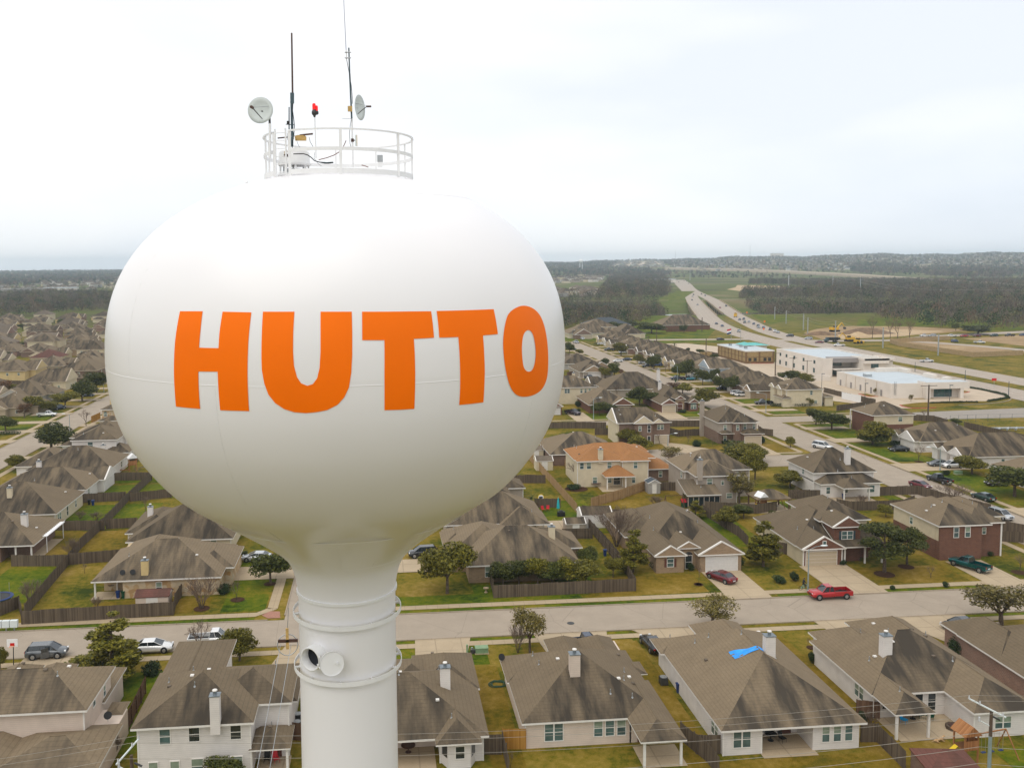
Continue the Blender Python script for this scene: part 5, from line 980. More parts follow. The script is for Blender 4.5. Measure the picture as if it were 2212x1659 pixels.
house('two-storey brick house with a pale upper wall on the corner by the arterial', [(131.0, 143.4, 226, 237.4, 5.6, .5)], 'cream_sid', lower='brick_red', vents=3, win=[('S', 226.45, 139.2, 3.7, 1.2, 1.3), ('W', 131.45, 231.3, 3.6, .8, 1.4), ('W', 131.45, 229, 3.6, .8, 1.4)], posts=[(131.0, 237, 5.4)], extra=brick_corner)
house('long grey-roofed house with two white front gables facing the long street', [(131, 150, 204.6, 217.5, 2.75, .55), (129.8, 137, 205.2, 212, 2.76, .62, 'W'), (130.2, 135, 212.6, 216.6, 2.74, .62, 'W')], 'white_sid', vents=3, gable='white_sid', win=[('S', 205.05, 144, .9, .9, 1.2)])
house('nearest grey-roofed house in the row right of the long street, three gables', [(131.4, 154, 186.8, 200.5, 2.75, .6), (130.0, 137, 187.2, 192.6, 2.76, .62, 'W'), (130.2, 136, 193.2, 196.4, 2.74, .62, 'W'), (130.3, 138, 196.8, 199.8, 2.74, .62, 'W')], 'white_sid', vents=3, gable='white_sid', win=[('S', 187.25, 139.8, .9, .9, 1.2), ('S', 187.25, 145.4, .9, .9, 1.2)])
house('tan-gabled grey-roofed house at the far right behind the dark oak', [(131.4, 152, 166, 180, 2.75, .55)], 'white_sid', vents=3)
row = ['first', 'second', 'third', 'fourth', 'fifth', 'sixth', 'seventh', 'eighth', 'ninth', 'tenth', 'eleventh', 'twelfth', 'thirteenth', 'fourteenth', 'fifteenth', 'sixteenth', 'seventeenth', 'eighteenth']
wls = ['taupe_sid', 'brick_tan', 'cream_sid', 'brick_rose', 'grey_sid', 'tan_sid', 'brick_brown', 'yellow_sid']
rg = random.Random(4)
for i in range(15):
 y = 293+i*15.0 + (3 if i > 3 else 0)
 x0 = 128+rg.uniform(-1, 1.2); x1 = x0+18+rg.uniform(-1, 2)
 wl = wls[(i*5+1) % 8]
 ws = [(x0, x1, y, y+13.5, 2.8, .56+.04*rg.random()), (x0-1.6, x0+6, y+.2, y+6.2+rg.random(), 2.76, .6, 'W')]
 if i % 3: ws.append((x0-.6, x0+5, y+8, y+12, 2.74, .6, 'W'))
 if i in (3,): ws = [(x0+1, x1, y, y+12, 5.2, .5, 'W'), (x0-1, x0+7, y, y+9, 2.8, .5)]; wl = 'blue_sid'
 house(f'{row[i]} grey-roofed house up the long street past the cream two-storey one, {["taupe", "tan brick", "cream", "rose brick", "grey", "tan", "brown brick", "yellow"][(i*5+1) % 8] if i != 3 else "pale blue two-storey"} walls', ws, wl, vents=2, gable=wl, seed=i, garage=[('W', x0-1.15, y+3.3, 4.4, 2.2, 'gdoor' if i % 2 else 'gdoor_tan')] if i != 3 else [], group='houses up the long street')
house('tan two-storey house with blue window shutters at the far end of the long street', [(117, 146, 545, 566, 3, .5), (130, 152, 560, 580, 5.8, .45), (140, 150, 548, 560, 3.6, .4)], 'cream_sid', vents=2, win=[('S', 560.45, 147, 3.8, 1.1, 1.6, {'n': 2}), ('S', 548.45, 142.5, 1.4, 1.0, 1.5, {'n': 2}), ('S', 548.45, 148, 1.4, 1.0, 1.5, {'n': 2})])
house('brown gabled house with a yellow garage where the long street ends', [(119.5, 131, 538.6, 552, 2.8, .6, 'S')], 'brick_brown', vents=2, gable='brick_brown', garage=[('S', 539.05, 127, 7, 2.6, 'gdoor_tan')])
house('tan hip-roofed house right of the yellow garage', [(146, 164, 538, 562, 3, .6), (150, 160, 534, 545, 3, .6)], 'cream_sid', vents=2)
house('brown-roofed single house standing alone in the meadow with a red fence', [(193, 228, 598, 622, 3.4, .55)], 'brick_red', vents=1)
house('dark slate-roofed house behind the trees at the far end', [(140, 170, 590, 612, 5, .4)], 'grey_sid', shin='shingle_blue')
# the estate left of the tank and farther suburbs
rg = random.Random(11)
FL = [('hipped tan house low at the left edge below the street trees', 150, 1390, 0, 'tan_sid'), ('long grey house with small dormer shed behind it, left of the near street', 400, 1200, 0, 'grey_sid'), ('pale gable-ended house with three bright window strips', 860, 1010, 1, 'cream_sid'),
      ('brown-roofed house touching the tank with a tan side wall', 1450, 740, 0, 'cream_sid'), ('two-storey yellow house at the left edge with a row of back windows', 200, 830, 2, 'yellow_sid'), ('large grey hipped house in the middle of the left estate', 820, 740, 0, 'tan_sid'), ('red-roofed house, the only red roof in the left estate', 760, 610, 3, 'cream_sid'),
      ('grey house with a chimney stub below the red roof', 1150, 870, 0, 'tan_sid')]
def field_house(label, x, y, kind, wl, group='estate left of the tank', sd=0, parts=True):
 r_ = random.Random(sd*7+3); w = 13+r_.random()*3; d = 15+r_.random()*4
 two = kind == 2; e = 5.4 if two else 2.8
 ws = [(x-w/2, x+w/2, y-d/2, y+d/2, e, .50+.1*r_.random())]
 if r_.random() < .75: ws.append((x-w/2+1, x+w/2-5, y-d/2-2.4, y, 2.76 if not two else 2.9, .55, 'S' if r_.random() < .6 else ''))
 if r_.random() < .6: ws.append((x, x+w/2+2.4, y-d/4, y+d/2-1, e-.1, .5, 'E' if r_.random() < .5 else ''))
 if kind == 1: ws[0] = (x-w/2-3, x+w/2, y-d/2, y+d/2-3, 3.6, .6, 'E')
 win = []
 if parts:
  y0 = ws[0][2]+.45
  for q in ((-.25, .28) if not two else (-.3, 0, .3)): win.append(('S', y0-.001, x+q*w, e-1.9, .9, 1.2))
  win.append(('E', ws[0][1]-.45, y-2, e-1.9, .9, 1.2)); win.append(('E', ws[0][1]-.45, y+3, e-1.9, .9, 1.2))
 return house(label, ws, wl, trim='trim_tan', shin='shingle_red' if kind == 3 else ('shingle' if r_.random() < .75 else 'shingle_tan'), gable=wl, win=win, group=group, seed=sd, vents=2 if parts else 0, simple=True)
for i, (lb, X, Y, k, wl) in enumerate(FL):
 x, y = P(17, X, Y, 4 if k != 2 else 6); field_house(lb, x, y+4, k, wl, sd=i+50)
rws = [(322, -139), (351, -150), (378, -119.5), (408, -168), (446, -185), (446, -136), (470, -165), (470, -208), (470, -146), (497, -196), (497, -178), (497, -158), (523, -230), (523, -208), (523, -187), (523, -167), (550, -242), (550, -220), (550, -198), (550, -177), (580, -256), (580, -232), (580, -210), (580, -186), (610, -266), (610, -243), (610, -220), (610, -198), (640, -280), (640, -256), (640, -232), (640, -208), (672, -292), (672, -268), (672, -243), (672, -220), (706, -306), (706, -280), (706, -256), (706, -230), (610, -178), (672, -197), (706, -205), (742, -215), (778, -228), (815, -240), (742, -318), (742, -294), (742, -270), (742, -242), (778, -330), (778, -304), (778, -280), (778, -254), (815, -345), (815, -318), (815, -292), (815, -266), (330, -164), (352, -178), (412, -189), (296, -144)]
adj = ['nearest', 'second', 'third', 'fourth']
cn = {}
for i, (y, x) in enumerate(rws):
 wl = wls[(i*3) % 8] if i % 4 else 'cream_sid'
 cn[y] = cn.get(y, 0)+1
 rn = sorted(set(q[0] for q in rws)).index(y)+1
 k = 2 if i % 6 == 2 else (1 if i % 7 == 4 else 0)
 col = 'tan' if i % 4 == 0 else ['taupe', 'tan brick', 'cream', 'rose brick', 'grey', 'sand', 'brown brick', 'yellow'][(i*3) % 8]
 far = 'near' if y < 420 else ('middle' if y < 560 else 'far')
 field_house(f'{col} {"two-storey" if k == 2 else ("gabled" if k == 1 else "hipped")} house, {far} left estate, {adj[min(3, cn[y]-1)]} of row {rn}', x+rg.uniform(-2, 2), y+rg.uniform(-3, 3), k, wl, sd=i, parts=y < 520)
def small_house(wl, shin, sd):
 r_ = random.Random(sd); mb = MB(); w, d = 13+r_.random()*4, 14+r_.random()*4; e = 3.0 if sd % 2 else 5.2
 mb.box(-w/2+.4, w/2-.4, -d/2+.4, d/2-.4, 0, e, wl); roof_mesh(mb, (-w/2, w/2, -d/2, d/2, e, .55), 0, shin, 'trim', wl)
 roof_mesh(mb, (-w/2+1, 0, -d/2-2.5, 2, 3.0, .55, 'S'), 1, shin, 'trim', wl); mb.box(-w/2+1.4, -.4, -d/2-2.1, 1, 0, 2.9, wl)
 for q in (-.2, .1, .32): mb.box(w*q-.5, w*q+.5, -d/2+.36, -d/2+.41, e-1.9, e-.6, 'glass')
 return mb
def far_group(name, label, pts, group, sd=0, wide_=False):
 out = []; protos = []
 for i, (x, y) in enumerate(pts):
  k = (i*7+sd) % 5
  if len(protos) <= 4 and len([p for p in protos if p[0] == k]) == 0:
   o = small_house([ 'cream_sid', 'taupe_sid', 'white_sid', 'brick_tan', 'grey_sid'][k], ['shingle', 'shingle', 'shingle_tan', 'shingle', 'shingle_tan'][k], k+sd).build(name); protos.append((k, o))
  else:
   o = [p for p in protos if p[0] == k][0][1].copy(); C.objects.link(o)
  o.location = (x, y, HG(x, y)); o.rotation_euler = (0, 0, rg.choice((0, .3, 1.57, -.4, 2.0))); s_ = rg.uniform(.9, 1.15); o.scale = (s_, s_, s_)
  tag(o, label, 'house', group); out.append(o)
 return out
def scatter(poly, n, mind, sd):
 r_ = random.Random(sd); xs = [p[0] for p in poly]; ys = [p[1] for p in poly]; out = []; tr = 0
 while len(out) < n and tr < n*60:
  tr += 1; x, y = r_.uniform(min(xs), max(xs)), r_.uniform(min(ys), max(ys))
  if inside(x, y, poly) and all((x-a)**2+(y-b)**2 > mind*mind for a, b in out): out.append((x, y))
 return out
def inside(x, y, poly):
 c = False; j = len(poly)-1
 for i in range(len(poly)):
  (xi, yi), (xj, yj) = poly[i], poly[j]
  if (yi > y) != (yj > y) and x < (xj-xi)*(y-yi)/(yj-yi)+xi: c = not c
  j = i
 return c
def PP(k, *pts): return [P(k, X, Y) for X, Y in pts]
far_group('suburban_house', 'small pale far-off house among the dark trees just right of the tank, nearer cluster', scatter(PP(9, (290, 440), (640, 430), (640, 375), (290, 395)), 26, 17, 1), 'houses in the clearing right of the tank')
far_group('suburban_house', 'tiny grey-roofed house in the far estate right of the tank, beyond the first clearing', scatter(PP(9, (240, 330), (700, 310), (700, 278), (240, 285)), 45, 18, 2), 'far estate right of the tank')
far_group('suburban_house', 'tiny far-off house on the plain at upper left beyond the woods', scatter(PP(11, (0, 345), (1060, 340), (1130, 215), (0, 300)), 80, 22, 3), 'houses on the plain beyond the left woods')
far_group('suburban_house', 'tiny pale-gabled house on the far hillside beyond the tollway', scatter(PP(10, (10, 165), (720, 185), (720, 135), (10, 130)), 55, 25, 4), 'houses on the hillside beyond the tollway')
# commercial buildings by the highway
M['roof_white'] = mat('white_membrane_roof', (.47, .52, .55), .7, var=.06, scale=.15); M['teal'] = mat('teal_metal_roof', (.10, .42, .40), .5, var=.08); M['slate_band'] = mat('grey_canopy', (.26, .24, .23), .7, var=.06); M['glass_teal'] = mat('teal_shop_glass', (.015, .05, .055), .08, spec=.9, alt=(.03, .11, .11), scale=.5)
M['soil'] = mat('dark_soil', (.17, .11, .065), .95, var=.3, scale=.4); M['yellow'] = mat('yellow_machine_paint', (.62, .36, .02), .5, var=.15); M['retain'] = masonry('retaining_blocks', (.42, .30, .16), (.34, .24, .12), (.25, .18, .1), 1.0, .35)
def W4(T, ox, oy, side, p, c, z, w, h, mt='glass_teal', n=2, trim='bluepipe'):
 window(T, side, p, c, z, w/n, h, ox, oy, mt=mt, trim=trim, n=n, shut=None if mt != 'glass' else None)
def parapet(mb, x0, x1, y0, y1, z, zt, ox, oy, mt, t=.35):
 mb.box(x0-ox, x1-ox, y0-oy, y0+t-oy, z, zt, mt); mb.box(x0-ox, x1-ox, y1-t-oy, y1-oy, z, zt, mt); mb.box(x0-ox, x0+t-ox, y0+t-oy, y1-t-oy, z, zt, mt); mb.box(x1-t-ox, x1-ox, y0+t-oy, y1-t-oy, z, zt, mt)
def comm():
 ox, oy = 190, 366; T = thing('office_building', 'two-storey pale office building with a big white flat roof and an outside stair', 'building', (ox, oy, 0))
 mb = MB(); mb.box(178.7-ox, 203-ox, 351-oy, 388-oy, 0, 6.9, 'stucco_w'); mb.box(178.72-ox, 182.5-ox, 345-oy, 351-oy, 0, 6.88, 'stucco_w'); mb.box(193.5-ox, 206-ox, 341.5-oy, 351-oy, 0, 6.89, 'stucco_w'); mb.box(193.4-ox, 203.8-ox, 340.2-oy, 341.6-oy, 5.6, 7.6, 'stucco_w')
 parapet(mb, 178.68, 203.02, 344.98, 388.02, 6.8, 7.6, ox, oy, 'stucco_w'); parapet(mb, 193.3, 206.2, 340.2, 351, 6.85, 7.75, ox, oy, 'stucco_w'); mb.build('wall', T)
 mb = MB(); mb.box(179-ox, 202.7-ox, 345.3-oy, 387.7-oy, 6.9, 7.05, 'roof_white'); mb.box(193.7-ox, 205.8-ox, 340.6-oy, 345.2-oy, 6.9, 7.06, 'roof_white'); mb.build('roof', T)
 mb = MB(); mb.box(182.6-ox, 193.4-ox, 344.9-oy, 350.9-oy, 5.75, 7.55, 'slate_band'); mb.build('canopy', T)
 mb = MB(); mb.box(182.6-ox, 206-ox, 343-oy, 350.9-oy, 2.95, 3.25, 'stucco_w'); mb.build('balcony', T)
 mb = MB()
 for k in range(14): mb.box(183+k*.45-ox, 183.5+k*.45-ox, 344.2-oy, 345.6-oy, 3.0-k*.21-.1, 3.0-k*.21, 'slate_band')
 mb.box(183-ox, 189.4-ox, 344.1-oy, 344.2-oy, .2, 3.3, 'slate_band') if False else None
 mb.build('stair', T)
 for y in (384, 378, 370.5, 362, 352.6):
  W4(T, ox, oy, 'W', 178.7, y, 4.6, 1.5, 1.4); W4(T, ox, oy, 'W', 178.7, y+.2, .9, 1.5, 1.9)
 W4(T, ox, oy, 'S', 351, 187.3, 3.7, 4.6, 1.8, n=4); W4(T, ox, oy, 'S', 341.5, 198.4, 3.7, 3.2, 1.9, n=3); W4(T, ox, oy, 'S', 351, 187.3, .2, 4.6, 2.3, n=4); W4(T, ox, oy, 'S', 341.5, 199.5, .2, 6, 2.3, n=5)
 ox, oy = 186, 305; T = thing('retail_building', 'low pale retail building with a white roof and a corner portico in the parking lot', 'building', (ox, oy, 0))
 mb = MB(); mb.box(172.9-ox, 198-ox, 287.2-oy, 323.5-oy, 0, 4.5, 'stucco_w'); parapet(mb, 172.88, 198.02, 287.18, 323.52, 4.4, 5.1, ox, oy, 'stucco_w')
 mb.box(184-ox, 199.4-ox, 284.6-oy, 290-oy, 3.4, 5.6, 'stucco_w'); mb.box(184.1-ox, 185.5-ox, 284.7-oy, 287.1-oy, 0, 3.5, 'stucco_w'); mb.box(196.2-ox, 197.4-ox, 284.7-oy, 285.9-oy, 0, 3.5, 'stucco_w'); mb.box(197.9-ox, 199.3-ox, 288.5-oy, 290-oy, 0, 3.5, 'stucco_w')
 for a, b_ in ((317, 323.6), (301, 307), (293, 296)): mb.box(196.8-ox, 198.6-ox, a-oy, b_-oy, 4.4, 6.0, 'stucco_w')
 mb.box(188-ox, 198.5-ox, 322-oy, 323.7-oy, 4.4, 6.1, 'stucco_w'); mb.build('wall', T)
 mb = MB(); mb.box(173.2-ox, 197.7-ox, 287.5-oy, 323.2-oy, 4.5, 4.62, 'roof_white'); mb.box(184.3-ox, 199.1-ox, 284.9-oy, 289.7-oy, 5.6, 5.66, 'roof_white'); mb.build('roof', T)
 mb = MB(); mb.box(176.2-ox, 178.6-ox, 309-oy, 311-oy, 4.6, 5.6, 'metal'); mb.box(176.3-ox, 178.5-ox, 308.9-oy, 311.1-oy, 5.6, 5.7, 'dish'); mb.build('rooftop_unit', T)
 mb = MB()
 for x in (173.9, 174.5): mb.tube((x-ox, 286.9-oy, 1.2), (x-ox, 286.9-oy, 5.9), .04, .04, 5, 'bluepipe')
 for k in range(14): mb.tube((173.9-ox, 286.9-oy, 1.4+k*.32), (174.5-ox, 286.9-oy, 1.4+k*.32), .025, .025, 4, 'bluepipe')
 mb.build('roof_ladder', T)
 for y in (320.5, 313, 306.5, 299.5, 293):
  mb = MB(); mb.box(172.84-ox, 172.9-ox, y-.55-oy, y+.55-oy, .05, 2.2, 'slate_band'); mb.build('door', T)
 W4(T, ox, oy, 'S', 287.2, 191.5, .3, 6.5, 2.6, n=5)
 for y in (316.5, 310, 303, 296):
  mb = MB(); mb.tube((172.82-ox, y-oy, .2), (172.82-ox, y-oy, 4.7), .07, .07, 6, 'trim_tan'); mb.build('downpipe', T)
 ox, oy = 174, 412; T = thing('block_building', 'tan block building with brown bands and a small teal pyramid on its white roof', 'building', (ox, oy, 0))
 mb = MB(); mb.box(167.5-ox, 180.8-ox, 395.3-oy, 429.5-oy, 0, 5.5, 'tan_block'); mb.box(167.45-ox, 180.85-ox, 395.25-oy, 429.55-oy, 0, 1.0, 'dark_block'); mb.box(167.44-ox, 180.86-ox, 395.24-oy, 429.56-oy, 2.9, 3.15, 'dark_block')
 for x in (167.4, 173.6, 180.2): mb.box(x-ox, x+.7-ox, 395.1-oy, 395.4-oy, 0, 5.6, 'dark_block')
 for k in range(9): mb.box(167.35-ox, 167.5-ox, 395.2+k*4.1-oy, 395.7+k*4.1-oy, 0, 5.4, 'dark_block')
 mb.build('wall', T)
 mb = MB(); mb.box(167.2-ox, 181.1-ox, 395-oy, 429.8-oy, 5.5, 6.0, 'trim'); mb.box(167.6-ox, 180.7-ox, 395.4-oy, 429.4-oy, 6.0, 6.05, 'roof_white'); mb.build('roof', T)
 mb = MB(); roof_mesh(mb, (174-ox, 180.4-ox, 414-oy, 424-oy, 6.6, .35), 0, 'teal', 'trim', 'trim'); mb.build('skylight_hood', T)
 for x in (170, 176.6, 178.8): W4(T, ox, oy, 'S', 395.3, x if x != 170 else 169.4, 1.1, 1.5, 1.6, mt='glass_dark', n=1, trim='dark_block')
 W4(T, ox, oy, 'S', 395.3, 171.9, 1.1, 1.5, 1.6, mt='glass_dark', n=1, trim='dark_block')
 for x, y in ((170, 420), (172, 412), (171, 404)):
  mb = MB(); mb.box(x-.6-ox, x+.6-ox, y-.6-oy, y+.6-oy, 6.04, 7.0, 'metal'); mb.box(x-.66-ox, x+.66-ox, y-.66-oy, y+.66-oy, 7.0, 7.08, 'dark_metal'); mb.build('rooftop_unit', T)
 for lb, x, y, s_, mt in (('pale square bin enclosure between the two white commercial buildings', 172.5, 336, 3.2, 'stucco_w'), ('small tan bin enclosure left of the tan block building', 162, 431, 2.4, 'tan_block')):
  T = thing('bin_enclosure', lb, 'enclosure', (x, y, 0)); mb = MB(); parapet(mb, -s_, s_, -s_+.5, s_-.5, 0, 1.9, 0, 0, mt, .3); mb.build('wall', T); mb = MB(); mb.box(-s_+.3, s_-.3, -s_+.52, -s_+.6, .1, 1.7, 'slate_band'); mb.build('gate', T)
 T = thing('low_building', 'low building with a teal roof peeping over behind the office building', 'building', (196, 455, 0)); mb = MB(); mb.box(-6.5, 6, -5, 4, 0, 3, 'stucco_w'); mb.build('wall', T); mb = MB(); roof_mesh(mb, (-7.5, 7, -6, 5, 3.1, .2), 0, 'teal', 'trim', 'trim'); mb.build('roof', T)
comm()
def wall_line(name, label, cat, pts, h, t, mt, z=0, group=None):
 mb = MB(); c = pts[0]; A, B = off(pts, t/2), off(pts, -t/2); n = len(pts)
 vs = [(x-c[0], y-c[1], z) for x, y in A]+[(x-c[0], y-c[1], z) for x, y in B]+[(x-c[0], y-c[1], z+h) for x, y in A]+[(x-c[0], y-c[1], z+h) for x, y in B]
 fs = []
 for i in range(n-1): fs += [(n+i, n+i+1, 3*n+i+1, 3*n+i), (i+1, i, 2*n+i, 2*n+i+1), (3*n+i, 3*n+i+1, 2*n+i+1, 2*n+i)]
 fs += [(0, n, 3*n, 2*n), (2*n-1, n-1, 3*n-1, 4*n-1)]
 mb.add(vs, fs, mt); o = mb.build(name, None, (c[0], c[1], 0)); return tag(o, label, cat, group)
wall_line('retaining_wall', 'long tan block retaining wall round the raised bare building site', 'wall', [P(10, 1610, 765), P(10, 1130, 790), P(10, 1200, 815), P(10, 1800, 905), P(10, 2200, 888)], 2.4, .5, 'retain')
def bridge(label, line, hw_, pts_b):
 pts = [p for p in line if pts_b[0] < p[1] < pts_b[1]][::-1]
 c = pts[0]; T = thing('highway_bridge', label, 'bridge', (c[0], c[1], 0)); q = [(x-c[0], y-c[1]) for x, y in pts]
 mb = MB(); A, B = off(q, hw_), off(q, -hw_); n = len(q)
 vs = [(x, y, .04) for x, y in A]+[(x, y, .04) for x, y in B]+[(x, y, -1.3) for x, y in A]+[(x, y, -1.3) for x, y in B]
 fs = []
 for i in range(n-1): fs += [(i, i+1, 2*n+i+1, 2*n+i), (n+i+1, n+i, 3*n+i, 3*n+i+1), (3*n+i, 3*n+i+1, 2*n+i+1, 2*n+i)]
 mb.add(vs, fs, 'walk'); mb.build('deck', T)
 for s_ in (1, -1):
  kb_ = MB(); kerb(kb_, off(q, s_*hw_), -.2, .2, -.1, .95, 'walk'); kb_.build('parapet', T)
 for i in range(2, n-1, max(1, n//7)):
  dx, dy = q[i][0]-q[i-1][0], q[i][1]-q[i-1][1]; l = math.hypot(dx, dy); nx, ny = -dy/l, dx/l
  for k in (-.85, 0, .85):
   p_ = MB(); p_.tube((q[i][0]+nx*hw_*k, q[i][1]+ny*hw_*k, -9), (q[i][0]+nx*hw_*k, q[i][1]+ny*hw_*k, -1.3), .55, .55, 8, 'walk'); p_.build('pier', T)
bridge('left carriageway bridge crossing the dark creek valley', HWL, 8.8, (745, 1060)); bridge('right carriageway bridge crossing the dark creek valley', HWR, 7.9, (760, 1060))
sheet('creek', [[(150, 860), (620, 900), (620, 925), (150, 885)]], 'water', -7.2)
def heap(label, x, y, rx, ry, h, mt):
 mb = MB(); rg_ = random.Random(int(x)); vs = [(0, 0, h)]; n = 18
 for j, (f, z) in enumerate(((.3, .78), (.62, .4), (1, 0))):
  for i in range(n): t = 2*math.pi*i/n; k = 1+rg_.uniform(-.16, .16); vs.append((rx*f*k*math.cos(t), ry*f*k*math.sin(t), h*z*(1+rg_.uniform(-.1, .1))))
 fs = [(0, 1+i, 1+(i+1) % n) for i in range(n)]+[(1+j*n+i, 1+(j+1)*n+i, 1+(j+1)*n+(i+1) % n, 1+j*n+(i+1) % n) for j in range(2) for i in range(n)]
 mb.add(vs, fs, mt, True); tag(mb.build('earth_heap', None, (x, y, 0)), label, 'heap')
heap('long dark brown earth heap behind the bare trees of the building site', *P(10, 930, 715), 20, 8, 4.2, 'soil'); heap('pointed pale sand heap in the middle of the building site', *P(10, 870, 740), 9, 6, 3.2, 'sand'); heap('low dark soil heap at the left edge of the building site', *P(10, 560, 725), 12, 5, 2.5, 'soil')
def excavator(label, x, y, rz, sc=1.0):
 T = thing('excavator', label, 'digger', (x, y, 0), rz)
 for s_ in (-1, 1):
  mb = MB(); mb.extr([(-2.2, .25), (-1.9, 0), (1.9, 0), (2.2, .25), (2.2, .65), (1.8, .95), (-1.8, .95), (-2.2, .65)], 'y', s_*1.25-.3, s_*1.25+.3, 'black'); mb.build('track', T)
 mb = MB(); mb.box(-2, 1.6, -1.3, 1.3, 1.1, 2.2, 'yellow'); mb.box(-2.5, -1.6, -1.25, 1.25, 1.1, 2.4, 'yellow'); mb.build('body', T)
 mb = MB(); mb.extr([(.1, 2.2), (1.7, 2.2), (1.5, 3.2), (.2, 3.2)], 'y', .2, 1.25, 'carglass'); mb.box(.1, 1.6, .15, 1.3, 3.2, 3.3, 'yellow'); mb.build('cab', T)
 mb = MB(); mb.tube((1.2, -.4, 2), (4.2, -.4, 4.6), .3, .25, 6, 'yellow'); mb.tube((4.2, -.4, 4.6), (6.2, -.4, 2.2), .24, .18, 6, 'yellow'); mb.build('boom', T)
 mb = MB(); mb.extr([(5.8, 2.3), (6.6, 2.2), (6.9, 1.4), (6.1, 1.1), (5.6, 1.5)], 'y', -.9, .1, 'dark_metal'); mb.build('bucket', T)
 T.scale = (sc,)*3
excavator('yellow excavator working at the back of the building site by tall pole', *P(10, 680, 700), .3, 1.3); excavator('yellow excavator in front of the sand heap near the highway', *P(10, 800, 778), 3.3, 1.1)
T = thing('wheel_loader', 'yellow loader with a raised bucket beside the front excavator', 'loader', (*P(10, 870, 795), 0), .4)
mb = MB(); mb.box(-2.6, .4, -1, 1, .9, 2.2, 'yellow'); mb.box(.4, 2.2, -.7, .7, .8, 1.6, 'yellow'); mb.build('body', T); mb = MB(); mb.box(-.8, .5, -.7, .7, 2.2, 3.2, 'carglass'); mb.box(-.9, .6, -.8, .8, 3.2, 3.3, 'yellow'); mb.build('cab', T); mb = MB(); mb.extr([(2.6, .3), (3.6, .3), (3.8, 1.4), (2.7, 1.2)], 'y', -1.3, 1.3, 'yellow'); mb.build('bucket', T)
for wx in (-1.6, 1.6):
 for s_ in (-1, 1): mb = MB(); mb.tube((wx, s_*.75, .75), (wx, s_*1.25, .75), .75, .75, 14, 'tyre'); mb.build('wheel', T)
def shed(label, k, X, Y, w, d, h, wl='stucco', rf='roof_white'):
 x, y = P(k, X, Y); T = thing('warehouse', label, 'building', (x, y, HG(x, y)), .1); mb = MB(); mb.box(-w/2, w/2, -d/2, d/2, -2, h, wl); mb.build('wall', T); mb = MB(); mb.box(-w/2-.5, w/2+.5, -d/2-.5, d/2+.5, h, h+1, rf); mb.build('roof', T)
shed('long tan warehouse on the far side of the tollway', 18, 770, 178, 180, 60, 16, 'stucco'); shed('long pale warehouse right of the tan one by the tollway', 18, 1330, 130, 150, 50, 18, 'grey_sid'); shed('pale low school-like building with red stripe by the far woods edge', 9, 1180, 318, 70, 30, 7, 'stucco_w')
shed('long dark-roofed low building with bright roof lights at far left', 11, 120, 372, 120, 30, 8, 'grey_sid', 'slate_band'); shed('second long dark-roofed building at far left, touching woods', 11, 290, 368, 60, 30, 8, 'grey_sid', 'slate_band'); shed('pale flat building right of the dark-roofed pair at far left', 11, 570, 350, 55, 30, 7, 'stucco_w')
shed('wide white-roofed industrial hall far right on the hillside', 10, 760, 150, 260, 60, 18, 'stucco_w'); shed('white square-fronted hall below the pale-gabled hillside houses', 10, 212, 185, 70, 40, 26, 'stucco_w'); shed('long bright building high at the far right horizon', 10, 2000, 165, 500, 80, 16, 'stucco_w'); shed('flat white building group right of the hillside trees', 10, 1700, 172, 300, 80, 12, 'stucco_w')
shed('small white hall with grey roof among the left far woods', 9, 660, 180, 90, 60, 14, 'stucco_w'); shed('pale box building left of the far white hall', 9, 735, 155, 110, 60, 16, 'stucco_w')
x, y = P(9, 523, 190); y = 3600; x = y*x/P(9, 523, 190)[1]; T = thing('legged_water_tower', 'tiny far-off water tower on legs on the horizon right of the tank', 'water tower', (x, y, 6))
s_ = 3600/1940*.2537
mb = MB(); mb.lathe([(38, 2), (40, 8), (46, 9.5), (50, 8), (53, 1)], 20, 'white'); mb.build('tank', T)
for k in range(4): t = math.pi/4+k*math.pi/2; mb = MB(); mb.tube((8*math.cos(t), 8*math.sin(t), -8), (7*math.cos(t), 7*math.sin(t), 42), .8, .8, 5, 'white'); mb.build('leg', T)
# vegetation
def quads(mb_v, mb_f, c, s, rg_, flat=.0):
 n = Vector((rg_.gauss(0, 1), rg_.gauss(0, 1), rg_.gauss(0, 1)+flat)).normalized(); a = n.orthogonal().normalized(); b = n.cross(a)
 t = rg_.uniform(0, 6.28); u = (a*math.cos(t)+b*math.sin(t))*s; v = (b*math.cos(t)-a*math.sin(t))*s*rg_.uniform(.45, .8)
 o = len(mb_v); mb_v += [c-u, c-v*.8, c+u, c+v*.8]; mb_f.append((o, o+1, o+2, o+3))
def crown(rg_, n, lumps, s, hollow=.55):
 vs, fs = [], []; tot = sum(l[3]**2 for l in lumps)
 for (x, y, z, r, sq) in lumps:
  for _ in range(int(n*r*r/tot)):
   d = Vector((rg_.gauss(0, 1), rg_.gauss(0, 1), rg_.gauss(0, 1))).normalized(); k = r*(hollow+(1-hollow)*rg_.random()**.6)*(1+.18*math.sin(5*d.x+3*d.y+x*3)*math.sin(4*d.z+y))
   quads(vs, fs, Vector((x, y, z))+Vector((d.x*k, d.y*k, d.z*k*sq)), s*rg_.uniform(.6, 1.4), rg_, .5)
 return vs, fs
PROT = {}
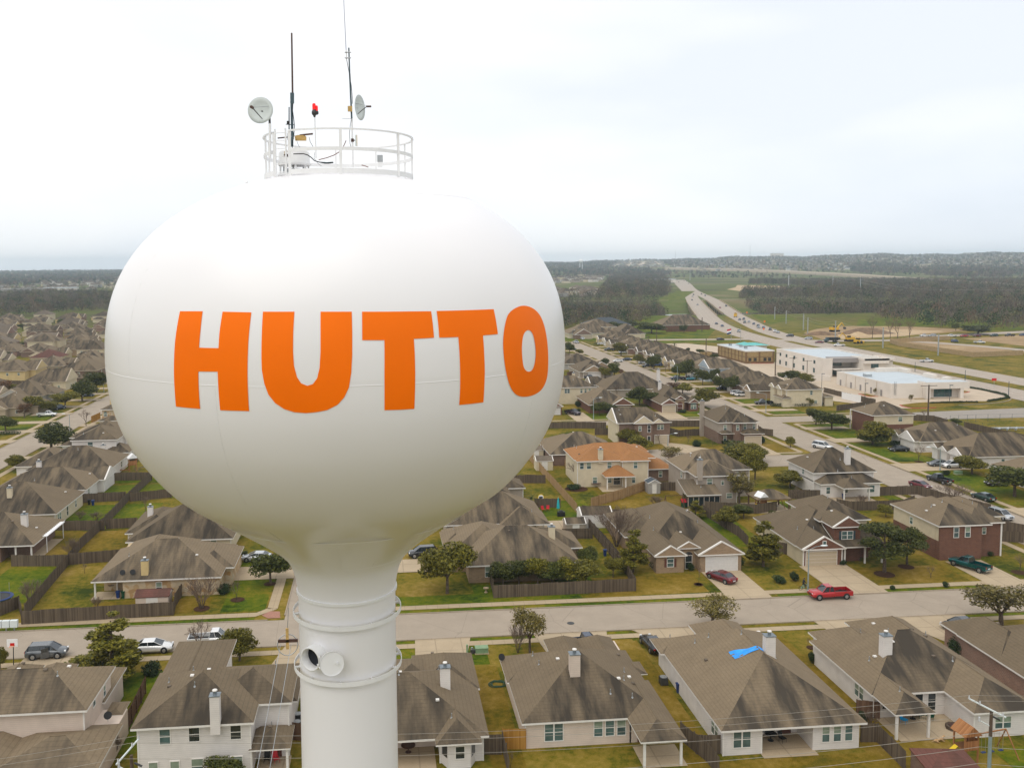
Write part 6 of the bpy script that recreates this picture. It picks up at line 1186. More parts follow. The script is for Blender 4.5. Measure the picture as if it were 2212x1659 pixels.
def proto(kind, v):
 if (kind, v) in PROT: return PROT[(kind, v)]
 rg_ = random.Random(hash((kind, v)) % 1000 if False else (sum(map(ord, kind))*7+v*31)); tr = MB(); vs, fs = [], []
 Rr = {'oak': 3.0, 'olive': 3.0, 'sage': 2.8, 'yel': 2.8}.get(kind, 2)
 if kind in ('oak', 'olive', 'sage', 'yel'):
  h0 = 1.7 if kind != 'sage' else 1.4; top = 6.2; lumps = []
  for i in range(15 if kind != 'sage' else 20):
   t = rg_.uniform(0, 6.28); zz = rg_.uniform(h0+.9, top-.9); f = math.sin(math.pi*(zz-h0+.5)/(top-h0+.6))**.6; rr_ = Rr*.68*f*rg_.uniform(.35, 1)
   lumps.append((rr_*math.cos(t), rr_*math.sin(t), zz, rg_.uniform(.95, 1.5) if kind != 'sage' else rg_.uniform(.6, 1.05), .72))
  lumps.append((0, 0, (h0+top)/2, 1.6, .9))
  vs, fs = crown(rg_, {'oak': 6500, 'olive': 6500, 'sage': 2900, 'yel': 6500}[kind], lumps, .18 if kind != 'sage' else .13, .5 if kind != 'sage' else .15)
  tr.tube((0, 0, -.1), (.05, 0, h0+.6), .17, .12, 8, 'bark')
  for l in lumps[:9]: tr.tube((.05, 0, h0+.2), (l[0]*.85, l[1]*.85, l[2]), .07, .025, 5, 'bark', False)
 elif kind == 'conic':
  lumps = []
  for i in range(22):
   zz = rg_.uniform(1.2, 8.4); rr_ = (2.5*(1-(zz-1)/8.6)+.3)*rg_.uniform(.4, .8); t = rg_.uniform(0, 6.28); lumps.append((rr_*math.cos(t), rr_*math.sin(t), zz, rg_.uniform(.75, 1.25)*(1.15-zz/12), .7))
  vs, fs = crown(rg_, 9000, lumps, .16, .35); tr.tube((0, 0, -.1), (0, 0, 7.5), .17, .05, 8, 'bark')
  for l in lumps[:10]: tr.tube((0, 0, l[2]-.4), (l[0], l[1], l[2]), .05, .02, 5, 'bark', False)
 elif kind == 'flat':
  lumps = []
  for i in range(20):
   zz = rg_.choice((3.0, 3.7, 4.5, 5.2, 6.0, 6.6)); rr_ = (3.4-abs(zz-4.2)*.75)*rg_.uniform(.45, .95); t = rg_.uniform(0, 6.28); lumps.append((rr_*math.cos(t), rr_*math.sin(t), zz, rg_.uniform(.8, 1.3), .55))
  vs, fs = crown(rg_, 7500, lumps, .14, .3); tr.tube((0, 0, -.1), (.1, 0, 6), .2, .06, 8, 'bark')
  for l in lumps[:12]: tr.tube((0, 0, l[2]-.8), (l[0]*.9, l[1]*.9, l[2]-.1), .055, .02, 5, 'bark', False)
 elif kind in ('bush', 'hedge'):
  lumps = [(rg_.uniform(-.35, .35), rg_.uniform(-.35, .35), rg_.uniform(.5, .9), rg_.uniform(.5, .7), .85) for _ in range(6)]
  if kind == 'hedge': lumps = [(rg_.uniform(-.9, .9), rg_.uniform(-.35, .35), rg_.uniform(.4, .8), .45, .9) for _ in range(12)]
  vs, fs = crown(rg_, 1500, lumps, .085, .7); tr.tube((0, 0, -.1), (0, 0, .6), .06, .04, 5, 'bark')
 elif kind == 'cypress':
  lumps = [(0, 0, z, .55-.04*z, 1.2) for z in [i*.75+.8 for i in range(8)]]; vs, fs = crown(rg_, 1800, lumps, .1, .6); tr.tube((0, 0, -.1), (0, 0, 5), .1, .04, 6, 'bark')
 elif kind == 'palm':
  tr.tube((0, 0, -.1), (.05, 0, 2.0), .32, .26, 10, 'bark')
  for i in range(34):
   t = i*2.4; el = rg_.uniform(-.2, 1.2); L_ = rg_.uniform(2.2, 2.8); p = Vector((.05, 0, 2.1)); d = Vector((math.cos(t)*math.cos(el), math.sin(t)*math.cos(el), math.sin(el)))
   for k in range(9):
    q = p+d*(L_/9); sd = d.cross(Vector((0, 0, 1))).normalized()*.28*(1-k/11)
    for s_ in (-1, 1):
     for fr_ in (0, .5):
      a_ = p+(q-p)*fr_; o = len(vs); vs += [a_, a_+(q-p)*.35, a_+sd*s_+d*.22+Vector((0, 0, -.08))]; fs.append((o, o+1, o+2))
    p = q; d = (d+Vector((0, 0, -.16))).normalized()
 elif kind in ('bare', 'vase'):
  def br(p, d, L_, r, dep):
   q = p+d*L_; tr.tube(p, q, r, r*.68, 5 if dep < 3 else 3, 'twig' if dep > 1 else 'bark', False)
   if dep >= 6: return
   for _ in range(3 if dep in (1, 2, 3) else 2):
    a = Vector((rg_.gauss(0, 1), rg_.gauss(0, 1), rg_.gauss(0, .7))).normalized()
    nd = (d+a*(.62 if kind == 'bare' else .42)+Vector((0, 0, .12))).normalized(); br(q if rg_.random() < .7 else p+(q-p)*.6, nd, L_*rg_.uniform(.68, .86), max(r*.64, .015), dep+1)
  if kind == 'bare': br(Vector((0, 0, -.1)), Vector((0, 0, 1)), 1.5, .13, 0)
  else:
   for i in range(6): t = i*1.05; br(Vector((.1*math.cos(t), .1*math.sin(t), 0)), Vector((.30*math.cos(t), .30*math.sin(t), 1)).normalized(), 1.5, .07, 1)
 nm = {'bush': 'shrub', 'hedge': 'hedge', 'cypress': 'cypress_tree', 'palm': 'palm_tree', 'bare': 'bare_tree', 'vase': 'bare_shrub', 'oak': 'oak_tree', 'olive': 'leafy_tree', 'sage': 'sparse_tree', 'yel': 'leafy_tree', 'conic': 'evergreen_tree', 'flat': 'spreading_tree'}[kind]
 tm = tr.mesh('trunk'); cm = None
 if vs:
  b = MB(); b.add(vs, fs, {'oak': 'oak', 'olive': 'olive', 'sage': 'sage', 'yel': 'yel', 'conic': 'olive', 'flat': 'oak', 'bush': 'shrub', 'hedge': 'shrub', 'cypress': 'shrub', 'palm': 'palm'}[kind], False); cm = b.mesh('crown')
 PROT[(kind, v)] = (nm, tm, cm); return PROT[(kind, v)]
tcount = [0]
def tree(kind, label, xy, h=None, w=None, cat='tree', group=None, rz=None, z=0, mats=None):
 """h: height in metres, w: crown width in metres"""
 v = tcount[0] % 3; tcount[0] += 1; nm, tm, cm = proto(kind, v)
 base = {'oak': (6.4, 5.3), 'olive': (6.4, 5.3), 'sage': (6.2, 4.8), 'yel': (6.4, 5.3), 'conic': (8.7, 4.3), 'flat': (6.9, 6.2), 'bush': (1.5, 1.9), 'hedge': (1.2, 2.7), 'cypress': (6.6, 1.1), 'palm': (4, 5), 'bare': (6.4, 5.5), 'vase': (5.6, 4.6)}[kind]
 sh = (h or base[0])/base[0]; sw = (w or base[1]*sh)/base[1]
 if kind in ('oak', 'olive', 'yel', 'flat', 'conic', 'sage'): sh *= 1.08; sw *= 1.16
 T = thing(nm, label, cat, (xy[0], xy[1], z), rnd.uniform(0, 6.28) if rz is None else rz, group); T.scale = (sw, sw, sh)
 o = bpy.data.objects.new('trunk', tm); C.objects.link(o); o.parent = T
 if cm: o = bpy.data.objects.new('crown', cm); C.objects.link(o); o.parent = T
 return T
def tz(kind, label, k, X, Yb, Yt, wpx=None, **kw):
 """tree with its foot seen at (X,Yb), top at Yt, width in picture units"""
 xy = P(k, X, Yb); h = topz(k, X, Yt, xy); w = None
 if wpx: w = wpx*Z[k][2]/F*math.hypot(*xy)
 return tree(kind, label, xy, h, w, **kw)
TS = [
 ('conic', 'dark green tree by the near kerb, left of the parked white sedan', 1, 785, 900, 470, 380), ('olive', 'dense leafy tree right of the white pickup across the street', 1, 1670, 780, 545, 230),
 ('bare', 'leafless tree standing in front of the white parked pickup', 1, 1385, 760, 455, 300), ('vase', 'tall vase-shaped leafless tree outside the limestone house fence', 1, 1405, 420, 190, 240), ('bare', 'small leafless tree in a mulch ring on the limestone house lawn', 1, 1648, 360, 190, 130),
 ('oak', 'round oak on the lawn just left of the tower shaft', 1, 1885, 245, 20, 250), ('vase', 'brushy leafless shrub against the back fence at far left', 1, 215, 400, 210, 150), ('vase', 'twiggy shrub leaning on the diagonal fence in the left gardens', 6, 505, 1080, 920, 130), ('vase', 'small twiggy shrub inside the limestone house fence', 1, 670, 420, 330, 90),
 ('oak', 'large oak on the left street verge above the white hip-roofed houses', 6, 360, 330, 135, 250), ('olive', 'small round tree left of the white-chimneyed house, by left street', 6, 130, 455, 350, 115), ('bare', 'leafless tree beside the left street near the limestone arches', 6, 600, 155, 10, 120), ('bare', 'reddish leafless tree in the second back garden by the long fence', 6, 1015, 755, 620, 110), ('vase', 'twiggy bush in a dry back garden behind the cream-walled house', 6, 670, 815, 745, 110),
 ('olive', 'big yellow-green tree right of the tower shaft near the brick house', 4, 300, 1115, 790, 330), ('oak', 'evergreen tree between the brick house corner and green side yard', 4, 1270, 920, 790, 150), ('conic', 'dark conifer-like tree standing by the tan garage house lawn', 4, 1595, 970, 690, 190), ('olive', 'slim leafy tree inside the fence corner right of the shrubs', 4, 1455, 1005, 870, 110),
 ('oak', 'large bush-like tree at the fence corner, first of the screen row', 4, 690, 1070, 900, 190), ('oak', 'large bush-like tree second in the screen row along the fence', 4, 800, 1050, 880, 190), ('yel', 'light green bushy tree third in the screen row along the fence', 4, 930, 1060, 870, 190), ('oak', 'dark bushy tree fourth in the screen row along the fence', 4, 1030, 1055, 880, 180), ('olive', 'bushy tree fifth in the screen row, by the white birdbath', 4, 1140, 1050, 875, 190), ('olive', 'bushy tree last in the screen row toward the garden path', 4, 1270, 1060, 900, 190),
 ('vase', 'tall leafless multi-stem tree beside the corrugated white shed', 4, 1480, 790, 500, 290), ('bare', 'leafless tree in a round bed behind the orange-roofed house', 4, 1205, 350, 180, 210), ('palm', 'feathery palm in the green garden right of the tank skirt', 4, 885, 520, 400, 130), ('bare', 'leafless tree beside the drive right of the orange roof', 4, 1850, 285, 90, 150), ('vase', 'twiggy little tree in front of the brown annex window', 4, 1690, 330, 230, 90),
 ('conic', 'young dark evergreen beside the red play house', 4, 2030, 590, 480, 110), ('oak', 'dark round shrub tree by the wooden climbing frame', 5, 340, 570, 475, 130), ('olive', 'leafy shrub tree between the two dry gardens behind tan house', 5, 215, 640, 490, 150), ('sage', 'pale sparse tree behind the screened porch house', 5, 310, 470, 250, 190),
 ('olive', 'two-stem leafy tree behind the taupe two-storey house', 5, 330, 215, 70, 210), ('olive', 'leafy tree at the kerb of the cul-de-sac', 5, 415, 310, 110, 140), ('olive', 'big round shrub left of the pale two-storey house', 5, 650, 365, 260, 150), ('bare', 'small bare tree against the pale two-storey house side', 5, 760, 370, 270, 110),
 ('conic', 'tall dark evergreen on the lawn between the two drives', 5, 470, 890, 600, 210), ('flat', 'dark spreading tree in a square bed before the dormer house', 5, 1280, 930, 640, 320), ('flat', 'second dark spreading tree right of the square-bed one', 5, 1430, 880, 660, 210), ('bare', 'little bare shrub tree on the lawn by the teal pickup', 5, 1590, 965, 870, 90), ('bare', 'thin bare sapling in a mulch ring by the maroon sedan', 5, 40, 1000, 850, 60), ('vase', 'grey leafless bush beside the far street corner fence', 5, 1740, 440, 345, 220),
 ('olive', 'round little tree on the dry corner lawn by the long street', 5, 652, 95, 25, 60), ('oak', 'big oak at the right edge beyond the pavement', 5, 2150, 425, 210, 260), ('olive', 'flat-topped tree on the lawn of the gabled white house', 5, 1865, 275, 155, 160), ('bare', 'leafless tree before the nearest gabled white house', 5, 1508, 195, 60, 110), ('oak', 'broad oak at the corner of the pale-and-brick house', 5, 1200, 75, -20, 170), ('bare', 'bare tree at the far right lawn edge', 5, 2185, 930, 790, 110),
 ('sage', 'sparse green tree on the near kerb left of the gutter grate', 2, 1030, 500, 200, 240), ('vase', 'purple-grey leafless shrub right behind the sparse kerb tree', 2, 950, 500, 300, 150), ('sage', 'sparse pale tree hiding the kerb above the tarp house', 3, 130, 330, 110, 280), ('sage', 'big sparse tree over the kerb near the right edge', 3, 2060, 330, 40, 360),
 ('vase', 'yellowish bushy shrub in the garden gap beside the covered patio', 3, 1185, 1000, 885, 130), ('bare', 'staked bare sapling on the dry lawn, nearer one', 3, 770, 475, 385, 40), ('bare', 'staked bare sapling on the dry lawn, farther one', 3, 910, 410, 320, 40), ('vase', 'bare bush at the bottom between the two left houses', 1, 800, 1440, 1290, 120), ('oak', 'leafy treetop cut by the bottom edge at the white two-storey house', 1, 1560, 1680, 1440, 270), ('olive', 'small conifer at the extreme left edge by the kerb', 1, 5, 850, 690, 80),
 ('bare', 'reddish leafless tree between the wide grey roof and oaks', 7, 745, 740, 570, 110), ('oak', 'big dark oak behind the twin-gabled brick house', 7, 950, 790, 610, 190), ('oak', 'dark tree right of the big oak behind the brick house', 7, 1060, 800, 670, 170), ('oak', 'round tree nearer of the pair before the gabled garage', 7, 590, 880, 755, 120), ('oak', 'round tree farther of the pair before the gabled garage', 7, 700, 870, 775, 120),
 ('olive', 'yellowish oak on the kerb right of the arched porch', 7, 1530, 810, 640, 200), ('rustb', 'reddish bare tree beyond the white chimney by long street', 7, 1270, 680, 580, 150), ('oak', 'round tree left of the white car on the long street', 7, 645, 450, 360, 90), ('oak', 'taller dark tree before the brick fence end', 7, 725, 545, 410, 110), ('olive', 'leaning thin tree beside the blue-grey garage', 7, 640, 550, 450, 100), ('olive', 'small tree poking over behind the tall white chimney', 7, 960, 580, 500, 90), ('oak', 'oak against the tank edge, upper', 7, 320, 330, 225, 90), ('olive', 'small tree on the left kerb near the tank', 7, 405, 340, 285, 65),
 ('olive', 'medium oak before the first far roofs along the street', 7, 785, 345, 225, 120), ('olive', 'light round tree by the silver sedan up the street', 7, 955, 420, 330, 90), ('oak', 'dense round oak on a lawn up the long street', 7, 1080, 465, 335, 125), ('bare', 'reddish bare tree right of the dense round oak', 7, 1185, 495, 400, 90), ('bare', 'second reddish bare tree before the rose brick house', 7, 1220, 485, 400, 80), ('oak', 'olive-brown tree before the blue two-storey house', 7, 1310, 550, 400, 110), ('oak', 'darker tree beside the blue two-storey house', 7, 1370, 560, 370, 150), ('cypress', 'pencil-thin dark cypress before the pale blue wall', 7, 1470, 500, 375, 20),
 ('oak', 'round oak nearest the teal car on the lawn', 7, 1520, 610, 460, 110), ('oak', 'oak right behind the teal car oak', 7, 1625, 600, 455, 100), ('oak', 'dark oak of a pair shading a drive, left one', 7, 1670, 660, 530, 120), ('oak', 'dark oak of a pair shading a drive, right one', 7, 1775, 680, 520, 120), ('palm', 'palm-like tree standing alone beyond the far roofs', 7, 1265, 290, 215, 60), ('oak', 'small round tree on the green by the tan block building', 7, 1500, 340, 285, 65), ('oak', 'round tree just below the tan block building', 7, 1625, 375, 325, 75), ('oak', 'smallest round tree on the green left of the trio', 7, 1390, 310, 270, 45),
 ('oak', 'wide oak on the left of the far white van', 7, 740, 130, 40, 180), ('oak', 'tall oak right of the wide far oak', 7, 850, 115, 20, 190), ('oak', 'very wide dark evergreen mass on the meadow', 7, 1060, 145, 40, 230), ('oak', 'round tree in front of the lone brown-roofed house', 7, 1350, 140, 70, 80), ('bare', 'reddish bare bush on the meadow edge by far roofs', 7, 1035, 210, 155, 80), ('sage', 'bare-branched tree over the cul-de-sac corner', 7, 1240, 1300, 1150, 210), ('bare', 'bare tree before the twin-gabled brick house garage', 7, 1130, 1140, 1035, 110), ('bare', 'bare tree on the dry cul-de-sac lawn', 7, 1388, 1140, 1040, 80), ('olive', 'leafy shrubs beside the dark-roofed brick house', 7, 850, 1150, 1000, 180), ('olive', 'bushy evergreen sprawling right of the brick garage', 7, 960, 1210, 1060, 200), ('oak', 'broad evergreen clump at the cul-de-sac kerb', 7, 1850, 1290, 1130, 320), ('olive', 'sprawling evergreen clump right of the broad kerb one', 7, 2000, 1300, 1180, 170),
 ('oak', 'left oak on the corner lawn beside the arterial', 8, 435, 915, 780, 130), ('oak', 'larger oak on the corner lawn beside the arterial', 8, 570, 960, 800, 210), ('bare', 'small bare tree at the corner of the arterial', 8, 692, 915, 850, 60), ('olive', 'large leafy tree before the pale-and-brick corner house', 8, 920, 1085, 890, 220), ('bare', 'greyish bare bush beside the arterial pole', 8, 1360, 850, 780, 120), ('bare', 'small bare bush on the arterial verge', 8, 1545, 885, 850, 50), ('oak', 'small dark tree on the substation lawn', 8, 1630, 915, 865, 80),
 ('oak', 'round dark tree against the office building wall', 8, 220, 560, 445, 180), ('olive', 'smaller tree right of the office building oak', 8, 345, 570, 480, 120), ('sage', 'young tree on the parking island by the low building', 8, 940, 665, 600, 30), ('sage', 'young tree on the near parking island', 8, 1246, 720, 655, 38), ('sage', 'young tree beside the corner portico', 8, 1610, 650, 590, 30), ('oak', 'small conifer before the cream two-storey house', 8, 235, 755, 700, 45), ('olive', 'taller shrub before the cream two-storey house', 8, 372, 755, 680, 70),
 ('bare', 'tall bare cottonwood left of the building site group', 10, 985, 757, 545, 120), ('bare', 'second tall bare cottonwood of the building site group', 10, 1130, 757, 570, 110), ('bare', 'wide bare cottonwood third of the building site group', 10, 1190, 760, 560, 150), ('bare', 'wide bare cottonwood at the right of the building site group', 10, 1285, 765, 570, 150), ('oak', 'low spreading evergreen behind the queue of cars', 10, 1840, 722, 650, 210), ('oak', 'small dark cedar left of the low spreading evergreen', 10, 1660, 690, 630, 50),
 ('oak', 'large oak hiding a drive on the far side of the left street', 17, 1350, 1370, 1010, 370), ('oak', 'second dark oak behind it touching the tank edge', 17, 1590, 1240, 890, 300), ('olive', 'leaning oak on a lawn by the left street', 17, 1070, 1480, 1230, 330), ('olive', 'tall mixed tree beside the left grey house', 17, 600, 1560, 1290, 330), ('yel', 'yellow-green round tree by the white parked pickup', 17, 800, 1560, 1370, 250), ('rustb', 'brown leafless dense tree in front of the left grey house', 17, 400, 1650, 1400, 230), ('rustb', 'bare brown tree mass at the left edge behind the gardens', 17, 60, 1290, 1020, 300), ('olive', 'brownish tree next to the left edge tree mass', 17, 210, 1240, 1090, 190),
 ('bare', 'brown bare tree beside the far brick-walled hip house', 17, 1240, 800, 640, 170), ('rustb', 'wide brown bare tree by the chimney stub', 17, 1060, 880, 740, 120), ('oak', 'small dark tree by the brown fence touching the tank', 17, 1620, 690, 570, 90), ('oak', 'dark bush tree in the middle of the left estate, upper', 17, 530, 140, 50, 80), ('oak', 'dark tree at the left edge of the estate', 17, 110, 220, 130, 110), ('oak', 'dark tree right of the small estate drive', 17, 370, 200, 110, 120), ('oak', 'green tree between far tan roofs', 17, 1000, 130, 20, 110), ('olive', 'dark tree row beside the two-storey house of the estate', 17, 680, 120, 20, 140), ('oak', 'low dark green bushes by the yellow-walled roofs', 17, 390, 480, 400, 140), ('oak', 'green bush between grey roofs of the estate', 17, 900, 560, 500, 90), ('oak', 'leafy bush beside the teal garden table', 17, 110, 640, 540, 110),
 ('bare', 'bare tree between the orange roof and its annex', 4, 1290, 330, 200, 120), ('vase', 'twiggy bush on the dry ground beside the swing frame', 4, 1760, 520, 430, 130), ('bare', 'reddish bare tree in front of the tan garage house side', 4, 1560, 760, 620, 110), ('bare', 'bare tree between the two gabled white houses', 8, 1480, 1150, 1020, 120), ('bare', 'leafless tree by the dark gazebo roof', 5, 700, 470, 330, 130), ('olive', 'leafy tree behind the brick two-storey house corner', 5, 1290, 560, 480, 90), ('vase', 'bare shrub along the dark fence of the pale house', 5, 1130, 480, 410, 110), ('oak', 'dark bush tree at the back of the brick dormer garden', 5, 560, 610, 520, 90), ('bare', 'leafless tree by the taupe and brick house corner', 7, 1610, 1160, 1060, 80), ('olive', 'leafy tree in the gap before the arched-porch brick house', 7, 1340, 690, 590, 150), ('bare', 'bare tree in the yard of the cream two-storey tank-side house', 7, 560, 700, 620, 90), ('vase', 'twiggy bush at the kerb near the first street-side garage', 7, 2150, 720, 650, 70), ('bare', 'brown bare tree in the garden behind the second white hipped house', 6, 960, 500, 420, 90), ('vase', 'twiggy clump near the cross fence by the awning house', 6, 560, 800, 740, 90), ('oak', 'dark evergreen bush at the edge of the limestone driveway', 1, 1705, 60, 10, 60), ('bare', 'thin leafless tree rising over the fence by the gold gate', 2, 900, 1290, 1130, 90), ('bare', 'leafless tree left of the limestone house patio post', 6, 590, 1180, 1090, 70),
 ('oak', 'oak at the left edge by the garden hedge', 6, 40, 190, 80, 120),
]
for t_ in TS:
 k_ = t_[0]
 if k_ == 'rustb':
  o = tz('sage', *t_[1:6], t_[6])
  for ch in o.children:
   if ch.name.startswith('crown'):
    if 'rustmesh' not in PROT:
     m2 = ch.data.copy(); m2.materials.clear(); m2.materials.append(M['rust']); PROT['rustmesh'] = m2
    ch.data = PROT['rustmesh']
 else: tz(*t_)
for (k, X, Y, wp, hm, lb) in ((1, 1060, 875, 150, 2.0, 'big clipped round bush left of the two-storey white house'), (3, 1755, 500, 120, 2.2, 'tall rounded bush against the rose brick wall'), (3, 800, 575, 60, 1.5, 'dark bush at the corner of the patio house'), (4, 1185, 390, 110, 1.4, 'round evergreen bed under the leafless garden tree'), (4, 1990, 955, 60, 1.3, 'grey-green shrub right of the tan house hedge'),
      (5, 315, 905, 80, 2.2, 'square clipped bush right of the white garage door'), (4, 2035, 95, 65, 1.6, 'clipped ball bush on the dry corner lawn by the cul-de-sac'), (4, 1830, 300, 60, 1.0, 'low bush pair under the bare tree at the drive'), (5, 570, 1000, 100, 1.1, 'grey-green low shrub on the lawn by the lamp'), (5, 1335, 1045, 40, .8, 'small ball shrub on the far kerb'), (5, 1683, 1030, 45, 1.0, 'slightly larger ball shrub on the far kerb'), (5, 1005, 880, 50, .9, 'low shrub at the brick porch corner'),
      (5, 1920, 810, 60, 1.5, 'dark bush at the brick two-storey entry'), (5, 1975, 820, 50, 1.0, 'low dark bush right of the brick entry'), (5, 460, 70, 45, 1.6, 'round bush at the taupe garage corner'), (5, 215, 70, 60, 1.4, 'dark hedge piece before the taupe house'), (7, 1460, 1165, 80, 2.0, 'large ball bush on the dry lawn up the cul-de-sac'), (7, 2055, 1130, 55, 1.9, 'ball bush at the taupe garage drive'), (7, 1720, 1130, 100, 1.6, 'dark hedge under the taupe house windows'), (7, 1350, 860, 90, 1.2, 'blue-green low junipers before the arched porch'), (7, 1350, 820, 60, 3.0, 'upright dark evergreen beside the maroon arch'), (7, 400, 850, 40, 1.4, 'round bush beside the small brick house drive'), (7, 395, 810, 60, 2.5, 'leafy shrub between the brick house and its neighbour'),
      (8, 1100, 1010, 150, 1.6, 'dark shrubs at the corner house patio'), (8, 1125, 1095, 120, 1.8, 'leafy shrub by the lawn ornament'), (5, 1700, 280, 60, 1.2, 'small bush by the green utility box'), (5, 1155, 650, 30, 1.4, 'dark shrub by the dormer house side'), (1, 1560, 310, 110, 1.8, 'reddish brown shrub against the limestone house'), (4, 1730, 690, 60, 1.0, 'low shrub in dry side yard by tan house'), (5, 680, 990, 70, 1.5, 'rust-brown shrub beside the grey-green one'), (3, 1130, 960, 90, 1.3, 'leafy shrub inside the fence by the tarp house corner')):
 xy = P(k, X, Y); w = wp*Z[k][2]/F*math.hypot(*xy); tree('bush', lb, xy, hm, w, cat='shrub')
def hedge(lb, k, pts, h, w=1.0):
 q = [P(k, *p) for p in pts]; c = q[0]; rg_ = random.Random(int(abs(c[0])*7)); lumps = []
 for a, b in zip(q[:-1], q[1:]):
  L_ = math.hypot(b[0]-a[0], b[1]-a[1]); n = max(2, int(L_/.7))
  for i in range(n): lumps.append((a[0]-c[0]+(b[0]-a[0])*i/n, a[1]-c[1]+(b[1]-a[1])*i/n, h*.52+rg_.uniform(-.05, .1), w*.5*rg_.uniform(.9, 1.15), h*.95/w))
 vs, fs = crown(rg_, 260*len(lumps), lumps, .09, .7); mb = MB(); mb.add(vs, fs, 'shrub'); tag(mb.build('hedge', None, (c[0], c[1], 0)), lb, 'hedge')
hedge('clipped dark hedge under the arched window of the tan house', 4, [(1735, 950), (1940, 940)], 1.4, 1.3); hedge('low hedge along the side of the cream two-storey house', 8, [(60, 760), (330, 760), (590, 748)], 1.1, 1.1); hedge('boxy hedge on the lawn up the long street', 14, [(885, 550), (985, 548)], 2.2, 1.6); hedge('dark hedge at the left edge by the left street', 6, [(0, 215), (150, 210)], 1.0, 1.2)
hedge('dark planting strip along the curved parking kerb', 8, [(1660, 590), (1850, 620), (2050, 665), (2080, 690), (1900, 722)], .7, 1.0); hedge('row of low grasses along the near parking edge', 8, [(1420, 735), (1700, 728), (1830, 728)], .6, .8)
def woods(name, label, poly, step, hgt, leafs, sd, excl=None, dens=1.0, s0=.55):
 r_ = np.random.default_rng(sd); xs = [p[0] for p in poly]; ys = [p[1] for p in poly]
 nx = int((max(xs)-min(xs))/step)+1; ny = int((max(ys)-min(ys))/step)+1
 gx, gy = np.meshgrid(np.arange(nx), np.arange(ny)); pts = np.stack([min(xs)+gx.ravel()*step, min(ys)+gy.ravel()*step], 1)+r_.uniform(-.48, .48, (nx*ny, 2))*step
 pts = pts[[inside(x, y, poly) and math.hypot(x, y) > 200 and not (excl and excl(x, y)) for x, y in pts]]
 if dens < 1: pts = pts[r_.random(len(pts)) < dens]
 n = len(pts); hz = np.array([HG(x, y) for x, y in pts]); H_ = hgt*r_.uniform(.55, 1.25, n); kind = r_.random(n)
 V = []; Cc = []; nl = leafs
 kc = np.zeros((n, 3));
 pal = np.array([(.080, .066, .052), (.10, .082, .062), (.068, .060, .050), (.11, .070, .045), (.048, .058, .024), (.024, .042, .018), (.10, .095, .04)]); ix = r_.choice(7, n, p=[.22, .22, .12, .10, .13, .12, .09])
 kc = pal[ix]*1.35*r_.uniform(.7, 1.35, (n, 1))
 d = r_.normal(size=(n, nl, 3)); d /= np.linalg.norm(d, axis=2, keepdims=True); rad = r_.uniform(.25, 1, (n, nl, 1))**.5
 cw = (H_*.42)[:, None]; ctr = np.zeros((n, nl, 3)); ctr[:, :, 0] = pts[:, 0:1]+d[:, :, 0]*rad[:, :, 0]*cw; ctr[:, :, 1] = pts[:, 1:2]+d[:, :, 1]*rad[:, :, 0]*cw
 ctr[:, :, 2] = hz[:, None]+H_[:, None]*(.56+.44*d[:, :, 2]*rad[:, :, 0])
 s = (s0*H_/9)[:, None, None]; a = r_.normal(size=(n, nl, 3)); a /= np.linalg.norm(a, axis=2, keepdims=True); b = np.cross(a, r_.normal(size=(n, nl, 3))); b /= np.linalg.norm(b, axis=2, keepdims=True)
 a *= s; b *= s*.55
 tw = (ix < 4)[:, None]; a[:, :, 2] = np.where(tw, np.abs(a[:, :, 2])*1.5+s[:, :, 0]*.5, a[:, :, 2]); b = np.where(tw[:, :, None], b*.55, b)
 Q = np.stack([ctr-a, ctr-b, ctr+a, ctr+b], 2).reshape(-1, 3); nf = n*nl
 me = bpy.data.meshes.new(name); me.vertices.add(len(Q)); me.vertices.foreach_set('co', Q.ravel()); me.loops.add(nf*4); me.loops.foreach_set('vertex_index', np.arange(nf*4)); me.polygons.add(nf); me.polygons.foreach_set('loop_start', np.arange(0, nf*4, 4)); me.update(calc_edges=True)
 ca = me.color_attributes.new('tint', 'FLOAT_COLOR', 'POINT'); col = np.repeat(kc, nl*4, axis=0)*np.repeat(r_.uniform(.8, 1.2, (nf, 1)), 4, axis=0); ca.data.foreach_set('color', np.concatenate([col, np.ones((len(col), 1))], 1).ravel())
 if 'woods' not in M:
  mt, nt, bb = nodes('winter_woods'); at_ = nt.nodes.new('ShaderNodeAttribute'); at_.attribute_name = 'tint'; g = nt.nodes.new('ShaderNodeNewGeometry')
  nt.links.new(mixc(nt, 1.0, at_.outputs['Color'], ramp(nt, noise(nt, g.outputs['Position'], .02, 3), [(.3, (.75, .75, .78)), (.7, (1.25, 1.2, 1.15))]), 'MULTIPLY'), bb.inputs['Base Color']); bb.inputs['Roughness'].default_value = .95; bb.inputs['Specular IOR Level'].default_value = .05; M['woods'] = mt
 me.materials.append(M['woods']); o = bpy.data.objects.new(name, me); C.objects.link(o); return tag(o, label, 'woods', None, 'stuff')
TWX = 1
hwx = lambda x, y: exroad(x, y) or inside(x, y, FARF) or any(abs(x-p[0]) < 110 and abs(y-p[1]) < 170 for p in TW)
def nearline(x, y, L_, d):
 return any(abs(y-p[1]) < 60 and math.hypot(x-p[0], y-p[1]) < d for p in L_)
def exroad(x, y): return nearline(x, y, HWL, 34) or nearline(x, y, HWR, 34)
woods('woodland', 'brown leafless creek woodland right of the tank, before the estate', [(60, 590), (130, 625), (190, 640), (215, 700), (275, 830), (330, 1045), (200, 1060), (60, 1062)], 6.5, 9.5, 70, 1, exroad)
woods('woodland', 'leafless woodland beyond the pale lane right of the tank', PP(9, (330, 455), (1290, 455), (1290, 300), (900, 250), (760, 300), (700, 400), (640, 445)), 9, 11, 50, 2, exroad, s0=.7)
